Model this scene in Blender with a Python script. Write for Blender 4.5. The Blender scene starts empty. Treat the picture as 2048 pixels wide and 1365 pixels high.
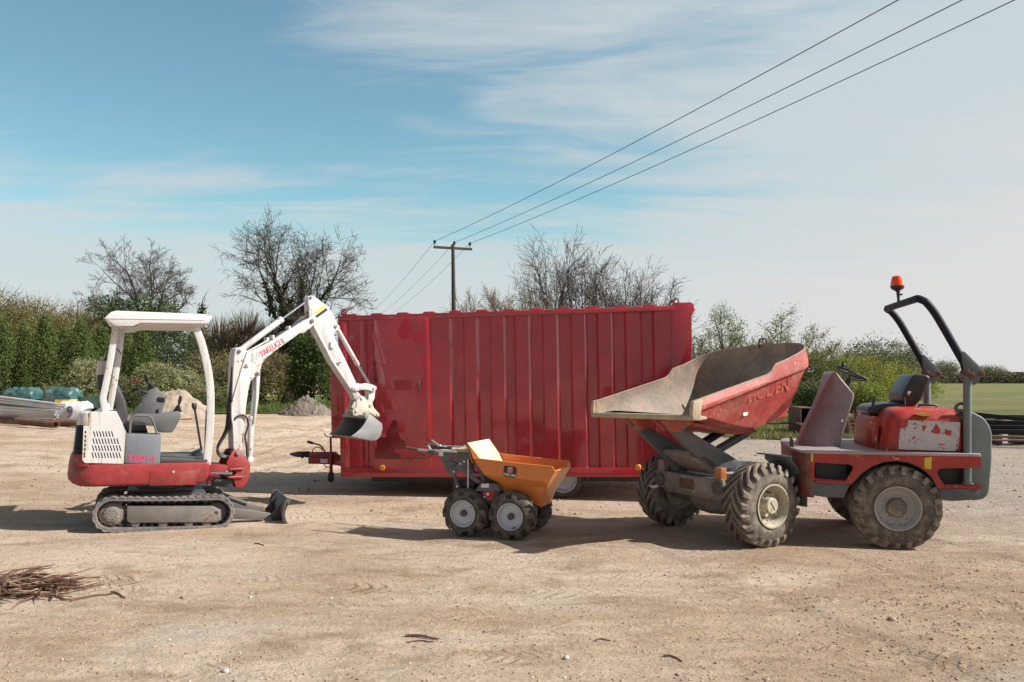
import bpy, bmesh, math, random
import numpy as np
from mathutils import Vector, Matrix, noise
from mathutils.geometry import tessellate_polygon
R = math.radians
random.seed(7); RNG = np.random.default_rng(11)
SC = bpy.context.scene; COL = SC.collection

# ------------------------------------------------------------------ camera: level, 1.57 m above the yard
FPX, CX, CY, EYE = 1600.0, 1024.0, 752.0, 1.57      # focal length and horizon measured on the 2048 px photograph
cd = bpy.data.cameras.new('camera'); cam = bpy.data.objects.new('camera', cd); COL.objects.link(cam)
cam.location = (0, 0, EYE); cam.rotation_euler = (R(90), 0, 0)
cd.sensor_width = 36; cd.lens = 36*FPX/2048; cd.shift_y = (CY-682.5)/2048
cd.clip_start = .05; cd.clip_end = 3000
SC.camera = cam

def at(px, py, d):                      # a point seen at pixel (px, py), d metres in front of the camera
    return Vector(((px-CX)/FPX*d, d, EYE-(py-CY)/FPX*d))

class Fr:
    """local frame of a thing: x along its side (to the right), y across it (away from the road), z up"""
    def __init__(s, O, th, pitch=0):
        t, p = R(th), R(pitch)
        f = Vector((math.cos(t), math.sin(t), 0)); u = Vector((0, 0, 1))
        s.a = Vector((-math.sin(t), math.cos(t), 0))
        s.f = f*math.cos(p)+u*math.sin(p); s.u = u*math.cos(p)-f*math.sin(p); s.O = Vector(O)
        s.m = Matrix(((s.f.x, s.a.x, s.u.x, s.O.x), (s.f.y, s.a.y, s.u.y, s.O.y), (s.f.z, s.a.z, s.u.z, s.O.z), (0, 0, 0, 1)))
    def px(s, px, py, l=0.0):           # measure (x, z) of a photographed point lying in the plane y = l
        d = Vector(((px-CX)/FPX, 1, -(py-CY)/FPX)); c = Vector((0, 0, EYE))
        t = ((s.O+s.a*l-c).dot(s.a))/d.dot(s.a); p = c+d*t-s.O
        return (p.dot(s.f), p.dot(s.u))
    def loc(s, w):                      # world point -> local
        p = Vector(w)-s.O; return Vector((p.dot(s.f), p.dot(s.a), p.dot(s.u)))

# ------------------------------------------------------------------ mesh builder
class MB:
    def __init__(s): s.v = []; s.f = []
    def add(s, vs, fs):
        n = len(s.v); s.v += [tuple(p) for p in vs]; s.f += [tuple(i+n for i in q) for q in fs]; return s
    def box(s, x0, x1, y0, y1, z0, z1):
        return s.add([(x0,y0,z0),(x1,y0,z0),(x1,y1,z0),(x0,y1,z0),(x0,y0,z1),(x1,y0,z1),(x1,y1,z1),(x0,y1,z1)],
                     [(0,3,2,1),(4,5,6,7),(0,1,5,4),(1,2,6,5),(2,3,7,6),(3,0,4,7)])
    def prism(s, poly, y0, y1, holes=(), ax='y', taper=None):
        """extrude an outline (x, z) from y0 to y1; holes are cut through; taper(x, z, k) moves the far cap"""
        loops = [list(poly)]+[list(h) for h in holes]
        if ax == 'y': g = lambda p, d: (p[0], d, p[1])
        elif ax == 'x': g = lambda p, d: (d, p[0], p[1])
        else: g = lambda p, d: (p[0], p[1], d)
        flat = [p for l in loops for p in l]; n = len(flat)
        far = [taper(*p) for p in flat] if taper else flat
        vs = [g(p, y0) for p in flat]+[g(p, y1) for p in far]; fs = []
        if holes:
            for t in tessellate_polygon([[Vector((p[0], p[1], 0)) for p in l] for l in loops]):
                fs += [tuple(t), tuple(i+n for i in reversed(t))]
        else: fs += [tuple(range(n)), tuple(range(2*n-1, n-1, -1))]
        o = 0
        for l in loops:
            k = len(l)
            for i in range(k):
                a, b = o+i, o+(i+1) % k; fs.append((a, b, b+n, a+n))
            o += k
        return s.add(vs, fs)
    def cyl(s, p0, p1, r0, r1=None, n=16, cap=True):
        r1 = r0 if r1 is None else r1
        p0, p1 = Vector(p0), Vector(p1); d = (p1-p0).normalized()
        e = d.orthogonal().normalized(); g = d.cross(e)
        c = [(math.cos(2*math.pi*i/n), math.sin(2*math.pi*i/n)) for i in range(n)]
        vs = [p0+(e*a+g*b)*r0 for a, b in c]+[p1+(e*a+g*b)*r1 for a, b in c]
        fs = [(i, (i+1) % n, (i+1) % n+n, i+n) for i in range(n)]
        if cap: fs += [tuple(range(n-1, -1, -1)), tuple(range(n, 2*n))]
        return s.add(vs, fs)
    def tube(s, pts, r, n=8, closed=False, cap=True, flat=None):
        """sweep a circle (or a box section flat=(w, h), w along y) along a path"""
        P = [Vector(p) for p in pts]; m = len(P)
        rs = r if isinstance(r, (list, tuple)) else [r]*m
        up = None; rings = []
        for i in range(m):
            if closed: t = (P[(i+1) % m]-P[i-1])
            else: t = P[min(i+1, m-1)]-P[max(i-1, 0)]
            t.normalize()
            if flat:
                e = Vector((0, 1, 0)); g = t.cross(e).normalized()
                w, h = flat[0]/2, flat[1]/2
                rings.append([P[i]+e*a*w+g*b*h for a, b in ((-1,-1),(1,-1),(1,1),(-1,1))]); continue
            if up is None: up = t.orthogonal().normalized()
            up = (up-t*up.dot(t)).normalized(); g = t.cross(up)
            rings.append([P[i]+(up*math.cos(2*math.pi*k/n)+g*math.sin(2*math.pi*k/n))*rs[i] for k in range(n)])
        k = len(rings[0]); vs = [p for q in rings for p in q]; fs = []
        for i in range(m if closed else m-1):
            a, b = i*k, ((i+1) % m)*k
            fs += [(a+j, a+(j+1) % k, b+(j+1) % k, b+j) for j in range(k)]
        if cap and not closed: fs += [tuple(range(k-1, -1, -1)), tuple(range((m-1)*k, m*k))]
        return s.add(vs, fs)
    def lathe(s, prof, c=(0,0,0), ax='y', n=32, closed=False, cap=False):
        """profile of (r, h): h along the axis"""
        vs = []
        for r, h in prof:
            for i in range(n):
                a = 2*math.pi*i/n; u, w = r*math.cos(a), r*math.sin(a)
                p = (u, h, w) if ax == 'y' else ((h, u, w) if ax == 'x' else (u, w, h))
                vs.append((p[0]+c[0], p[1]+c[1], p[2]+c[2]))
        m = len(prof); fs = []
        for j in range(m if closed else m-1):
            b = ((j+1) % m)*n
            for i in range(n): fs.append((j*n+i, j*n+(i+1) % n, b+(i+1) % n, b+i))
        if cap:
            if prof[0][0] > 1e-6: fs.append(tuple(range(n-1, -1, -1)))
            if prof[-1][0] > 1e-6: fs.append(tuple(range((m-1)*n, m*n)))
        return s.add(vs, fs)
    def grid(s, rows):
        n = len(rows[0]); vs = [p for r in rows for p in r]
        return s.add(vs, [(i*n+j, i*n+j+1, (i+1)*n+j+1, (i+1)*n+j) for i in range(len(rows)-1) for j in range(n-1)])
    def bolt(s, p, d, r=.012, h=.01):
        p = Vector(p); d = Vector(d); return s.cyl(p-d*.004, p+d*h, r, n=6)
    def build_each(s, name, mat, parent=None, xf=None, **k):
        """one object for every separate piece in this builder (touching pieces stay together)"""
        n = len(s.v); up = list(range(n))
        def find(a):
            while up[a] != a: up[a] = up[up[a]]; a = up[a]
            return a
        for q in s.f:
            for i in q[1:]: up[find(i)] = find(q[0])
        isl = {}
        for q in s.f: isl.setdefault(find(q[0]), []).append(q)
        G = []
        for fs in isl.values():
            P = [s.v[i] for q in fs for i in q]; lo = [min(p[j] for p in P)-.002 for j in range(3)]; hi = [max(p[j] for p in P)+.002 for j in range(3)]
            hit = [g for g in G if all(lo[j] <= g[1][j] and g[0][j] <= hi[j] for j in range(3))]
            for g in hit: fs = fs+g[2]; lo = [min(a, b) for a, b in zip(lo, g[0])]; hi = [max(a, b) for a, b in zip(hi, g[1])]; G.remove(g)
            G.append((lo, hi, fs))
        out = []
        for _, _, fs in G:
            ids = sorted({i for q in fs for i in q}); mp = {i: j for j, i in enumerate(ids)}; m2 = MB(); m2.v = [tuple(xf @ Vector(s.v[i])) if xf else s.v[i] for i in ids]; m2.f = [tuple(mp[i] for i in q) for q in fs]
            out.append(m2.build(name, mat, parent, **k))
        return out
    def build(s, name, mat, parent=None, bevel=0, seg=2, sharp=35, solid=0, weld=False, loc=None, mats=None):
        me = bpy.data.meshes.new(name); me.from_pydata(s.v, [], s.f)
        bm = bmesh.new(); bm.from_mesh(me)
        if weld: bmesh.ops.remove_doubles(bm, verts=bm.verts, dist=1e-4)
        bmesh.ops.recalc_face_normals(bm, faces=bm.faces)
        if solid: bmesh.ops.solidify(bm, geom=bm.faces[:], thickness=solid)
        if bevel:
            bm.edges.ensure_lookup_table()
            es = [e for e in bm.edges if len(e.link_faces) == 2 and e.calc_face_angle(0) > R(28)]
            bmesh.ops.bevel(bm, geom=es, offset=bevel, segments=seg, profile=.5, affect='EDGES', clamp_overlap=True)
        bm.to_mesh(me); bm.free()
        me.polygons.foreach_set('use_smooth', [True]*len(me.polygons)); me.set_sharp_from_angle(angle=R(sharp))
        me.materials.append(mat)
        o = bpy.data.objects.new(name, me); COL.objects.link(o)
        if parent: o.parent = parent
        if loc is not None: o.location = loc
        return o

def tag(o, label=None, cat=None, group=None, kind=None):
    if label: o['label'] = label
    if cat: o['category'] = cat
    if group: o['group'] = group
    if kind: o['kind'] = kind
    return o
def thing(name, label, cat, m=None, group=None):
    o = bpy.data.objects.new(name, None); COL.objects.link(o); o.empty_display_size = .2
    if m is not None: o.matrix_world = m if isinstance(m, Matrix) else Matrix.Translation(m)
    return tag(o, label, cat, group)
def copy_tree(o, parent=None):
    c = o.copy(); COL.objects.link(c)
    if parent: c.parent = parent
    for ch in [x for x in bpy.data.objects if x.parent == o]: copy_tree(ch, c)
    return c

def np_mesh(name, V, F, mat, parent=None, smooth=False):
    """mesh from numpy arrays, all faces with the same number of corners"""
    me = bpy.data.meshes.new(name); n, k = F.shape
    me.vertices.add(len(V)); me.vertices.foreach_set('co', V.astype(np.float32).ravel())
    me.loops.add(n*k); me.loops.foreach_set('vertex_index', F.astype(np.int32).ravel())
    me.polygons.add(n); me.polygons.foreach_set('loop_start', np.arange(0, n*k, k, dtype=np.int32))
    me.polygons.foreach_set('loop_total', np.full(n, k, dtype=np.int32))
    if smooth: me.polygons.foreach_set('use_smooth', [True]*n)
    me.update(calc_edges=True); me.materials.append(mat)
    o = bpy.data.objects.new(name, me); COL.objects.link(o)
    if parent: o.parent = parent
    return o

def text(name, body, size, mat, parent, m, ext=.002, sx=1.0, shear=0, bold=0.0):
    cu = bpy.data.curves.new(name, 'FONT'); cu.body = body; cu.size = size; cu.extrude = ext; cu.shear = shear; cu.offset = bold
    cu.align_x = 'CENTER'; cu.align_y = 'CENTER'
    t = bpy.data.objects.new(name, cu); COL.objects.link(t)
    dg = bpy.context.evaluated_depsgraph_get(); me = bpy.data.meshes.new_from_object(t.evaluated_get(dg))
    bpy.data.objects.remove(t); bpy.data.curves.remove(cu)
    me.materials.clear(); me.materials.append(mat)
    me.transform(Matrix.Diagonal((sx, 1, 1, 1)))
    o = bpy.data.objects.new(name, me); COL.objects.link(o); o.parent = parent; o.matrix_local = m
    return o
def on_side(x, y, z, ang=0):            # text frame lying on a side that faces the road (-y)
    return Matrix.Translation((x, y, z)) @ Matrix.Rotation(-R(ang), 4, 'Y') @ Matrix.Rotation(R(90), 4, 'X')

# ------------------------------------------------------------------ materials
def nn(nt, typ, **kw):
    n = nt.nodes.new(typ)
    for k, v in kw.items():
        if k.startswith('i_'):
            key = k[2:]; key = int(key) if key.isdigit() else key
            n.inputs[key].default_value = v
        else: setattr(n, k, v)
    return n
def math_(nt, op, a, b=None, c=None, clamp=False):
    n = nt.nodes.new('ShaderNodeMath'); n.operation = op; n.use_clamp = clamp
    for i, x in enumerate((a, b, c)):
        if x is None: continue
        if isinstance(x, (int, float)): n.inputs[i].default_value = x
        else: nt.links.new(x, n.inputs[i])
    return n.outputs[0]
def mix_(nt, fac, a, b, typ='MIX'):
    n = nt.nodes.new('ShaderNodeMix'); n.data_type = 'RGBA'; n.blend_type = typ
    for s, x in ((0, fac), (6, a), (7, b)):
        if isinstance(x, (int, float)): n.inputs[s].default_value = x
        elif isinstance(x, tuple): n.inputs[s].default_value = x if len(x) == 4 else (*x, 1)
        else: nt.links.new(x, n.inputs[s])
    return n.outputs[2]
def ramp_(nt, fac, a, b):                # smooth 0..1 between a and b
    n = nt.nodes.new('ShaderNodeMapRange'); n.interpolation_type = 'SMOOTHSTEP'; n.clamp = True
    nt.links.new(fac, n.inputs[0]); n.inputs[1].default_value = a; n.inputs[2].default_value = b
    return n.outputs[0]
def noise_(nt, vec, scale, detail=4, rough=.6, dist=0):
    n = nn(nt, 'ShaderNodeTexNoise', i_Scale=scale, i_Detail=detail, i_Roughness=rough, i_Distortion=dist)
    if vec is not None: nt.links.new(vec, n.inputs['Vector'])
    return n.outputs[0]
def scaled(nt, vec, s):
    n = nt.nodes.new('ShaderNodeMapping'); n.inputs['Scale'].default_value = s; nt.links.new(vec, n.inputs[0]); return n.outputs[0]
def new_mat(name):
    m = bpy.data.materials.new(name); m.use_nodes = True; nt = m.node_tree; b = nt.nodes['Principled BSDF']
    return m, nt, b
DUST = (.40, .33, .245)
def surf(name, base, rough=.5, metal=0, var=.12, dust=0, dustc=DUST, chip=0, chipc=(.16,.09,.06), bump=.15, bscale=60, spec=.5, streak=0, streakc=(.20,.10,.04), coat=0, fscale=1.0):
    """worn surface: tone variation, dust patches, paint chips, rust streaks and a fine bump, all fixed to the object"""
    m, nt, b = new_mat(name)
    tc = nt.nodes.new('ShaderNodeTexCoord').outputs['Object']
    c1 = tuple(min(1, x*(1+var)) for x in base); c0 = tuple(x*(1-var) for x in base)
    n1 = noise_(nt, tc, 3.1*fscale, 6, .65); col = mix_(nt, ramp_(nt, n1, .3, .7), c0, c1)
    r = None
    if streak:
        v = scaled(nt, tc, (20*fscale, 20*fscale, 1.3*fscale)); k = math_(nt, 'MULTIPLY', ramp_(nt, noise_(nt, v, 1.0, 5, .7), .50, .64), streak)
        col = mix_(nt, k, col, streakc)
    if chip:
        t = .735-.25*chip
        k = math_(nt, 'ADD', math_(nt, 'MULTIPLY', noise_(nt, tc, 34*fscale, 3, .6), .5), math_(nt, 'MULTIPLY', noise_(nt, tc, 4.3*fscale, 4, .6), .5))
        col = mix_(nt, ramp_(nt, k, t-.09, t-.05), col, chipc)
    if dust:
        k = math_(nt, 'ADD', math_(nt, 'MULTIPLY', noise_(nt, tc, 2.2*fscale, 7, .7), .65), math_(nt, 'MULTIPLY', noise_(nt, tc, 24*fscale, 4, .7), .35))
        k = math_(nt, 'MULTIPLY', ramp_(nt, k, .62-.34*dust, .86-.30*dust), .35+.6*dust)
        col = mix_(nt, k, col, dustc); r = math_(nt, 'ADD', rough, math_(nt, 'MULTIPLY', k, .9-rough), clamp=True)
    nt.links.new(col, b.inputs['Base Color'])
    if r is not None: nt.links.new(r, b.inputs['Roughness'])
    else:
        r = math_(nt, 'ADD', rough-.06, math_(nt, 'MULTIPLY', noise_(nt, tc, 9*fscale, 5, .6), .14)); nt.links.new(r, b.inputs['Roughness'])
    b.inputs['Metallic'].default_value = metal; b.inputs['Specular IOR Level'].default_value = spec
    if coat: b.inputs['Coat Weight'].default_value = coat; b.inputs['Coat Roughness'].default_value = .07
    if bump:
        bp = nn(nt, 'ShaderNodeBump', i_Strength=bump, i_Distance=.01)
        nt.links.new(noise_(nt, tc, bscale, 5, .65), bp.inputs['Height']); nt.links.new(bp.outputs[0], b.inputs['Normal'])
    return m
# ------------------------------------------------------------------ daylight
SUN_EL, SUN_AZ = 41.0, -10.5             # sun on the right, a touch on the camera's side
sd = bpy.data.lights.new('sun', 'SUN'); so = bpy.data.objects.new('sun', sd); COL.objects.link(so)
sd.energy = 5.0; sd.angle = R(.5); sd.color = (1, .945, .875)
sv = Vector((math.cos(R(SUN_EL))*math.cos(R(SUN_AZ)), math.cos(R(SUN_EL))*math.sin(R(SUN_AZ)), math.sin(R(SUN_EL))))
so.rotation_euler = sv.to_track_quat('Z', 'Y').to_euler(); so.location = (30, -5, 30)
W = bpy.data.worlds.new('World'); SC.world = W; W.use_nodes = True; nt = W.node_tree
bg = nt.nodes['Background']; bg.inputs['Strength'].default_value = .142
sky = nt.nodes.new('ShaderNodeTexSky'); sky.sky_type = 'NISHITA'; sky.sun_disc = False
sky.sun_elevation = R(SUN_EL); sky.sun_rotation = R(90-SUN_AZ); sky.dust_density = 1.2; sky.ozone_density = 1.0; sky.air_density = 1.0
tc = nt.nodes.new('ShaderNodeTexCoord').outputs['Generated']
sep = nt.nodes.new('ShaderNodeSeparateXYZ'); nt.links.new(tc, sep.inputs[0]); dx, dy, dz = sep.outputs
zz = math_(nt, 'MAXIMUM', dz, 0.0)
den = math_(nt, 'ADD', zz, .10)
comb = nt.nodes.new('ShaderNodeCombineXYZ')      # a cloud layer overhead: direction projected on a flat ceiling
nt.links.new(math_(nt, 'DIVIDE', dx, den), comb.inputs[0]); nt.links.new(math_(nt, 'DIVIDE', dy, den), comb.inputs[1])
def layer(rz, sc, loc, scale, det, dist):
    r = nt.nodes.new('ShaderNodeMapping'); r.inputs['Rotation'].default_value = (0, 0, R(rz)); r.inputs['Scale'].default_value = sc; r.inputs['Location'].default_value = loc
    nt.links.new(comb.outputs[0], r.inputs[0]); return noise_(nt, r.outputs[0], scale, det, .58, dist)
n1 = layer(-30, (.40, 1.1, 1), (3.3, 1.7, 0), .9, 8, .7); n2 = layer(-38, (.5, 1.6, 1), (1.3, 4.1, 0), 2.6, 10, 1.1); n3 = layer(8, (.28, 1.5, 1), (0, 0, 0), 2.0, 8, .5)
cl = math_(nt, 'ADD', math_(nt, 'MULTIPLY', n1, .40), math_(nt, 'ADD', math_(nt, 'MULTIPLY', n2, .37), math_(nt, 'MULTIPLY', n3, .23)))
az = math_(nt, 'ARCTAN2', dx, dy); el = math_(nt, 'ARCSINE', zz)
hi = math_(nt, 'MULTIPLY', ramp_(nt, math_(nt, 'ADD', az, math_(nt, 'MULTIPLY', math_(nt, 'SUBTRACT', n1, .5), .60)), -.50, .18), ramp_(nt, math_(nt, 'ADD', el, math_(nt, 'MULTIPLY', az, .10)), .235, .33))
mid = math_(nt, 'MULTIPLY', ramp_(nt, math_(nt, 'ADD', az, math_(nt, 'MULTIPLY', el, -.9)), -.15, .40), .22)
bias = math_(nt, 'ADD', math_(nt, 'MULTIPLY', hi, .21), math_(nt, 'ADD', mid, math_(nt, 'MULTIPLY', ramp_(nt, el, .30, .06), .30)))
clear = math_(nt, 'MULTIPLY', math_(nt, 'MULTIPLY', ramp_(nt, az, -.12, -.45), ramp_(nt, el, .24, .36)), -.13)
over = ramp_(nt, el, .50, .85)
cloud = math_(nt, 'MULTIPLY', ramp_(nt, math_(nt, 'ADD', math_(nt, 'ADD', cl, clear), bias), .50, .77), math_(nt, 'SUBTRACT', 1.0, math_(nt, 'MULTIPLY', over, .85)))
low = ramp_(nt, el, .20, .02)
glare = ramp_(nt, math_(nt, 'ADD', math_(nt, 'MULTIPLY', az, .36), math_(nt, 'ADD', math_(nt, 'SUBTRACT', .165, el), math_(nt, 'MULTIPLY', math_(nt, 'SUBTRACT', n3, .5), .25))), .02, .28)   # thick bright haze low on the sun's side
tint = mix_(nt, ramp_(nt, math_(nt, 'ADD', el, math_(nt, 'MULTIPLY', az, -.22)), .50, .20), (.66, .83, .72), (.66, .88, .75))
blue = mix_(nt, 1.0, sky.outputs[0], tint, 'MULTIPLY')
blue = mix_(nt, math_(nt, 'MULTIPLY', over, .5), blue, (0, 0, 0))
c = mix_(nt, math_(nt, 'MULTIPLY', cloud, .88), blue, (3.15, 3.4, 3.48))
c = mix_(nt, math_(nt, 'MULTIPLY', low, .75), c, (3.3, 3.55, 3.6))
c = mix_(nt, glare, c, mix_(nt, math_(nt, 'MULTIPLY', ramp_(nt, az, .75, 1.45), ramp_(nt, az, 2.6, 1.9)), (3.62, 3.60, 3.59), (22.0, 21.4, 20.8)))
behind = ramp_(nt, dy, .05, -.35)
c = mix_(nt, math_(nt, 'MULTIPLY', behind, math_(nt, 'ADD', .55, math_(nt, 'MULTIPLY', n1, .5))), c, (1.5, 1.55, 1.7))       # unseen cloud tone added behind the camera to set the fill light
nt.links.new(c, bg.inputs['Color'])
SC.view_settings.view_transform = 'Standard'; SC.view_settings.look = 'None'; SC.view_settings.gamma = 1; SC.view_settings.exposure = 0.50

# ------------------------------------------------------------------ the yard
EXO = Vector((-3.51356913, 8.07717042, 0))
def fbm(x, y, s, o=4): return noise.fractal(Vector((x*s, y*s, 3.7)), .9, 2.1, o)
def smooth(t): t = min(1, max(0, t)); return t*t*(3-2*t)
def gz(x, y):
    h = .016*fbm(x, y, .55, 3)+.007*fbm(x+9, y, 2.3, 3)
    rough = smooth((y-11.5)/3)*smooth((3.5-x)/3)*smooth((34-y)/6)
    if rough > 0: h += rough*(.06*fbm(x, y*1.3, 1.6, 5)+.055*abs(fbm(x, y, 3.3, 3)))
    rr = smooth((x-1.0)/3)*smooth((y-9)/2)*smooth((30-y)/6)
    if rr > 0: h += rr*.02*fbm(x, y, 2.0, 5)
    near = smooth((6.4-y)/1.4)
    if near > 0: h += near*(.012*fbm(x+3, y+5, 1.7, 5))
    if 3.2 < x < 9 and 4 < y < 12: h += .012*fbm(x, y*2, 2.4, 4)*smooth((x-3.2)/1.5)
    if y < 15 and abs(x) < 9: h += .0055*fbm(x*.7, y, 6.5, 4)+.004*min(0, fbm(x+7, y, 14, 2)+.15)
    q = math.hypot((x+3.1)/2.4, (y-8.5)/1.6)
    if q < 1.6:
        k = smooth((1.6-q)/.6); h = h*(1-k)+k*(-.0262*((x+3.2)*.906+(y-8.5)*.42)-.004)
    for cx_, cy_, rx, ry in ((2.9, 8.0, 1.9, 1.3), (.1, 7.95, .8, .6), (0.2, 11.1, 2.6, 1.5)):
        q = math.hypot((x-cx_)/rx, (y-cy_)/ry)
        if q < 1.4: h *= 1-.85*smooth((1.4-q)/.5)
    return h
def axis(a, b, step, far, g=1.13):
    v = list(np.arange(a, b+1e-6, step)); s = step; x = b
    while x < far: s *= g; x += s; v.append(x)
    s = step; x = a; lo = []
    while x > -far: s *= g; x -= s; lo.append(x)
    return lo[::-1]+v
xs = axis(-6, 6.5, .045, 900, 1.11); ys = axis(3.7, 11, .036, 900, 1.09)
ys = [y for y in ys if y > -60]
V = np.array([(x, y, gz(x, y) if abs(x) < 45 and -2 < y < 45 else 0) for y in ys for x in xs]); nx, ny = len(xs), len(ys)
I = np.arange((nx*ny)).reshape(ny, nx); Fq = np.stack([I[:-1, :-1], I[:-1, 1:], I[1:, 1:], I[1:, :-1]], -1).reshape(-1, 4)

m, nt, b = new_mat('yard_dirt'); tc = nt.nodes.new('ShaderNodeTexCoord').outputs['Object']
sp = nt.nodes.new('ShaderNodeSeparateXYZ'); nt.links.new(tc, sp.inputs[0]); px_, py_, _ = sp.outputs
flat = scaled(nt, tc, (.55, 1, 1))
big = noise_(nt, flat, .45, 6, .62, .5); mid = noise_(nt, flat, 2.1, 7, .68, .4); fine = noise_(nt, tc, 26, 6, .75)
c = mix_(nt, ramp_(nt, big, .36, .62), (.420, .305, .214), (.575, .462, .358))
c = mix_(nt, math_(nt, 'MULTIPLY', ramp_(nt, mid, .46, .70), .85), c, (.300, .208, .135))
c = mix_(nt, math_(nt, 'MULTIPLY', ramp_(nt, noise_(nt, flat, .8, 5, .6, .8), .52, .72), .6), c, (.46, .41, .35))
c = mix_(nt, math_(nt, 'MULTIPLY', ramp_(nt, math_(nt, 'ADD', px_, math_(nt, 'MULTIPLY', math_(nt, 'SUBTRACT', big, .5), 9)), -.5, 4.0), math_(nt, 'MULTIPLY', ramp_(nt, mid, .36, .60), .65)), c, (.350, .245, .170))
right = math_(nt, 'MULTIPLY', ramp_(nt, math_(nt, 'ADD', px_, math_(nt, 'MULTIPLY', mid, 2)), 1.5, 6.5), ramp_(nt, py_, 5.0, 11.0))
c = mix_(nt, math_(nt, 'MULTIPLY', right, .8), c, (.335, .290, .250))
c = mix_(nt, math_(nt, 'MULTIPLY', ramp_(nt, fine, .58, .70), .75), c, (.18, .12, .075))
c = mix_(nt, math_(nt, 'MULTIPLY', ramp_(nt, fine, .42, .30), .5), c, (.60, .53, .44))
vor = nn(nt, 'ShaderNodeTexVoronoi', i_Scale=23.0); nt.links.new(tc, vor.inputs[0])
peb = math_(nt, 'MULTIPLY', ramp_(nt, vor.outputs['Distance'], .22, .12), ramp_(nt, noise_(nt, tc, 5.0, 4, .7), .50, .66))
fine2 = noise_(nt, tc, 75, 4, .7); spk = math_(nt, 'MULTIPLY', ramp_(nt, fine2, .60, .68), ramp_(nt, noise_(nt, tc, 3.2, 4, .7), .44, .62))
c = mix_(nt, math_(nt, 'MULTIPLY', spk, .8), c, (.12, .085, .06))  # dark specks coloured in for the small shadows behind clods
c = mix_(nt, math_(nt, 'MULTIPLY', peb, .55), c, (.20, .165, .135))
nt.links.new(c, b.inputs['Base Color']); b.inputs['Roughness'].default_value = .95; b.inputs['Specular IOR Level'].default_value = .15
# tyre tracks pressed into the dirt: chevron bars inside bands
def band(x0, y0, ang, half, pitch, amp):
    ca, sa = math.cos(R(ang)), math.sin(R(ang))
    u = math_(nt, 'ADD', math_(nt, 'MULTIPLY', px_, ca), math_(nt, 'MULTIPLY', py_, sa))
    v = math_(nt, 'ADD', math_(nt, 'ADD', math_(nt, 'MULTIPLY', px_, -sa), math_(nt, 'MULTIPLY', py_, ca)), math_(nt, 'ADD', x0*sa-y0*ca, math_(nt, 'MULTIPLY', math_(nt, 'SUBTRACT', mid, .5), .22)))
    av = math_(nt, 'ABSOLUTE', v)
    w = math_(nt, 'SINE', math_(nt, 'MULTIPLY', math_(nt, 'ADD', u, math_(nt, 'MULTIPLY', av, .9)), 2*math.pi/pitch))
    k = math_(nt, 'MULTIPLY', ramp_(nt, av, half, half*.75), ramp_(nt, noise_(nt, tc, 1.4, 3, .6), .50, .66))
    return math_(nt, 'MULTIPLY', math_(nt, 'MULTIPLY', ramp_(nt, w, -.1, .6), k), amp*1.6)
h = math_(nt, 'ADD', math_(nt, 'MULTIPLY', fine, .55), math_(nt, 'MULTIPLY', noise_(nt, scaled(nt, tc, (.6, 1, 1)), 9, 7, .72, .6), 1.25))
h = math_(nt, 'ADD', h, math_(nt, 'SUBTRACT', math_(nt, 'MULTIPLY', peb, .30), math_(nt, 'MULTIPLY', spk, .25)))
for q in ((-.9, 4.35, 8, .15, .085, .30), (1.6, 4.75, -14, .14, .10, .30), (2.2, 5.6, -6, .16, .11, .30), (3.9, 6.1, -24, .16, .10, .32), (1.2, 6.3, 3, .13, .09, .2), (4.2, 5.0, 18, .15, .10, .3), (2.8, 5.1, 70, .14, .10, .28)):
    h = math_(nt, 'ADD', h, band(*q))
bp = nn(nt, 'ShaderNodeBump', i_Strength=1.0, i_Distance=.045); nt.links.new(h, bp.inputs['Height']); nt.links.new(bp.outputs[0], b.inputs['Normal'])
yard = np_mesh('ground', V, Fq, m, smooth=True); tag(yard, kind='structure')

# ------------------------------------------------------------------ grass field and verge
def grass_mat(name, a, bcol, dry):
    m, nt, b = new_mat(name); tc = nt.nodes.new('ShaderNodeTexCoord').outputs['Object']; v = scaled(nt, tc, (.35, 1, 1))
    c = mix_(nt, ramp_(nt, noise_(nt, v, .22, 6, .65), .35, .65), a, bcol)
    c = mix_(nt, math_(nt, 'MULTIPLY', ramp_(nt, noise_(nt, scaled(nt, tc, (.12, .9, 1)), .35, 6, .7), .52, .68), .8), c, dry)
    c = mix_(nt, math_(nt, 'MULTIPLY', ramp_(nt, noise_(nt, v, 3.5, 5, .7), .55, .72), .5), c, tuple(x*.55 for x in a))
    nt.links.new(c, b.inputs['Base Color']); b.inputs['Roughness'].default_value = .9; b.inputs['Specular IOR Level'].default_value = .1
    bp = nn(nt, 'ShaderNodeBump', i_Strength=.8, i_Distance=.25); nt.links.new(noise_(nt, tc, 4, 6, .75), bp.inputs['Height']); nt.links.new(bp.outputs[0], b.inputs['Normal'])
    return m
GRASS = grass_mat('pasture', (.130, .145, .055), (.20, .190, .085), (.29, .24, .13))
VERGE = grass_mat('verge', (.085, .125, .028), (.13, .15, .045), (.20, .18, .09))
def sheet(name, outline, z, mat, n=24):
    mb = MB(); k = len(outline); mb.add([(x, y, z) for x, y in outline], [tuple(range(k))])
    o = mb.build(name, mat); tag(o, kind='structure'); return o
sheet('field', [(4.5, 31), (9, 30), (16, 28.5), (30, 26), (80, 22), (300, 60), (420, 160), (60, 162), (5, 158), (2, 60)], .05, GRASS)
sheet('grass_verge', [(-60, 35), (-24, 33.5), (-12, 32.6), (-7, 33.2), (-3, 34), (0, 36), (0, 60), (-60, 60)], .05, VERGE)
sheet('rough_grass', [(5.6, 20.6), (6.6, 19.3), (8.6, 19.0), (10.6, 20.0), (13, 22.5), (17, 24.8), (17, 28.5), (9, 30.2), (6, 31), (4, 26)], .03, VERGE)
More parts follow.
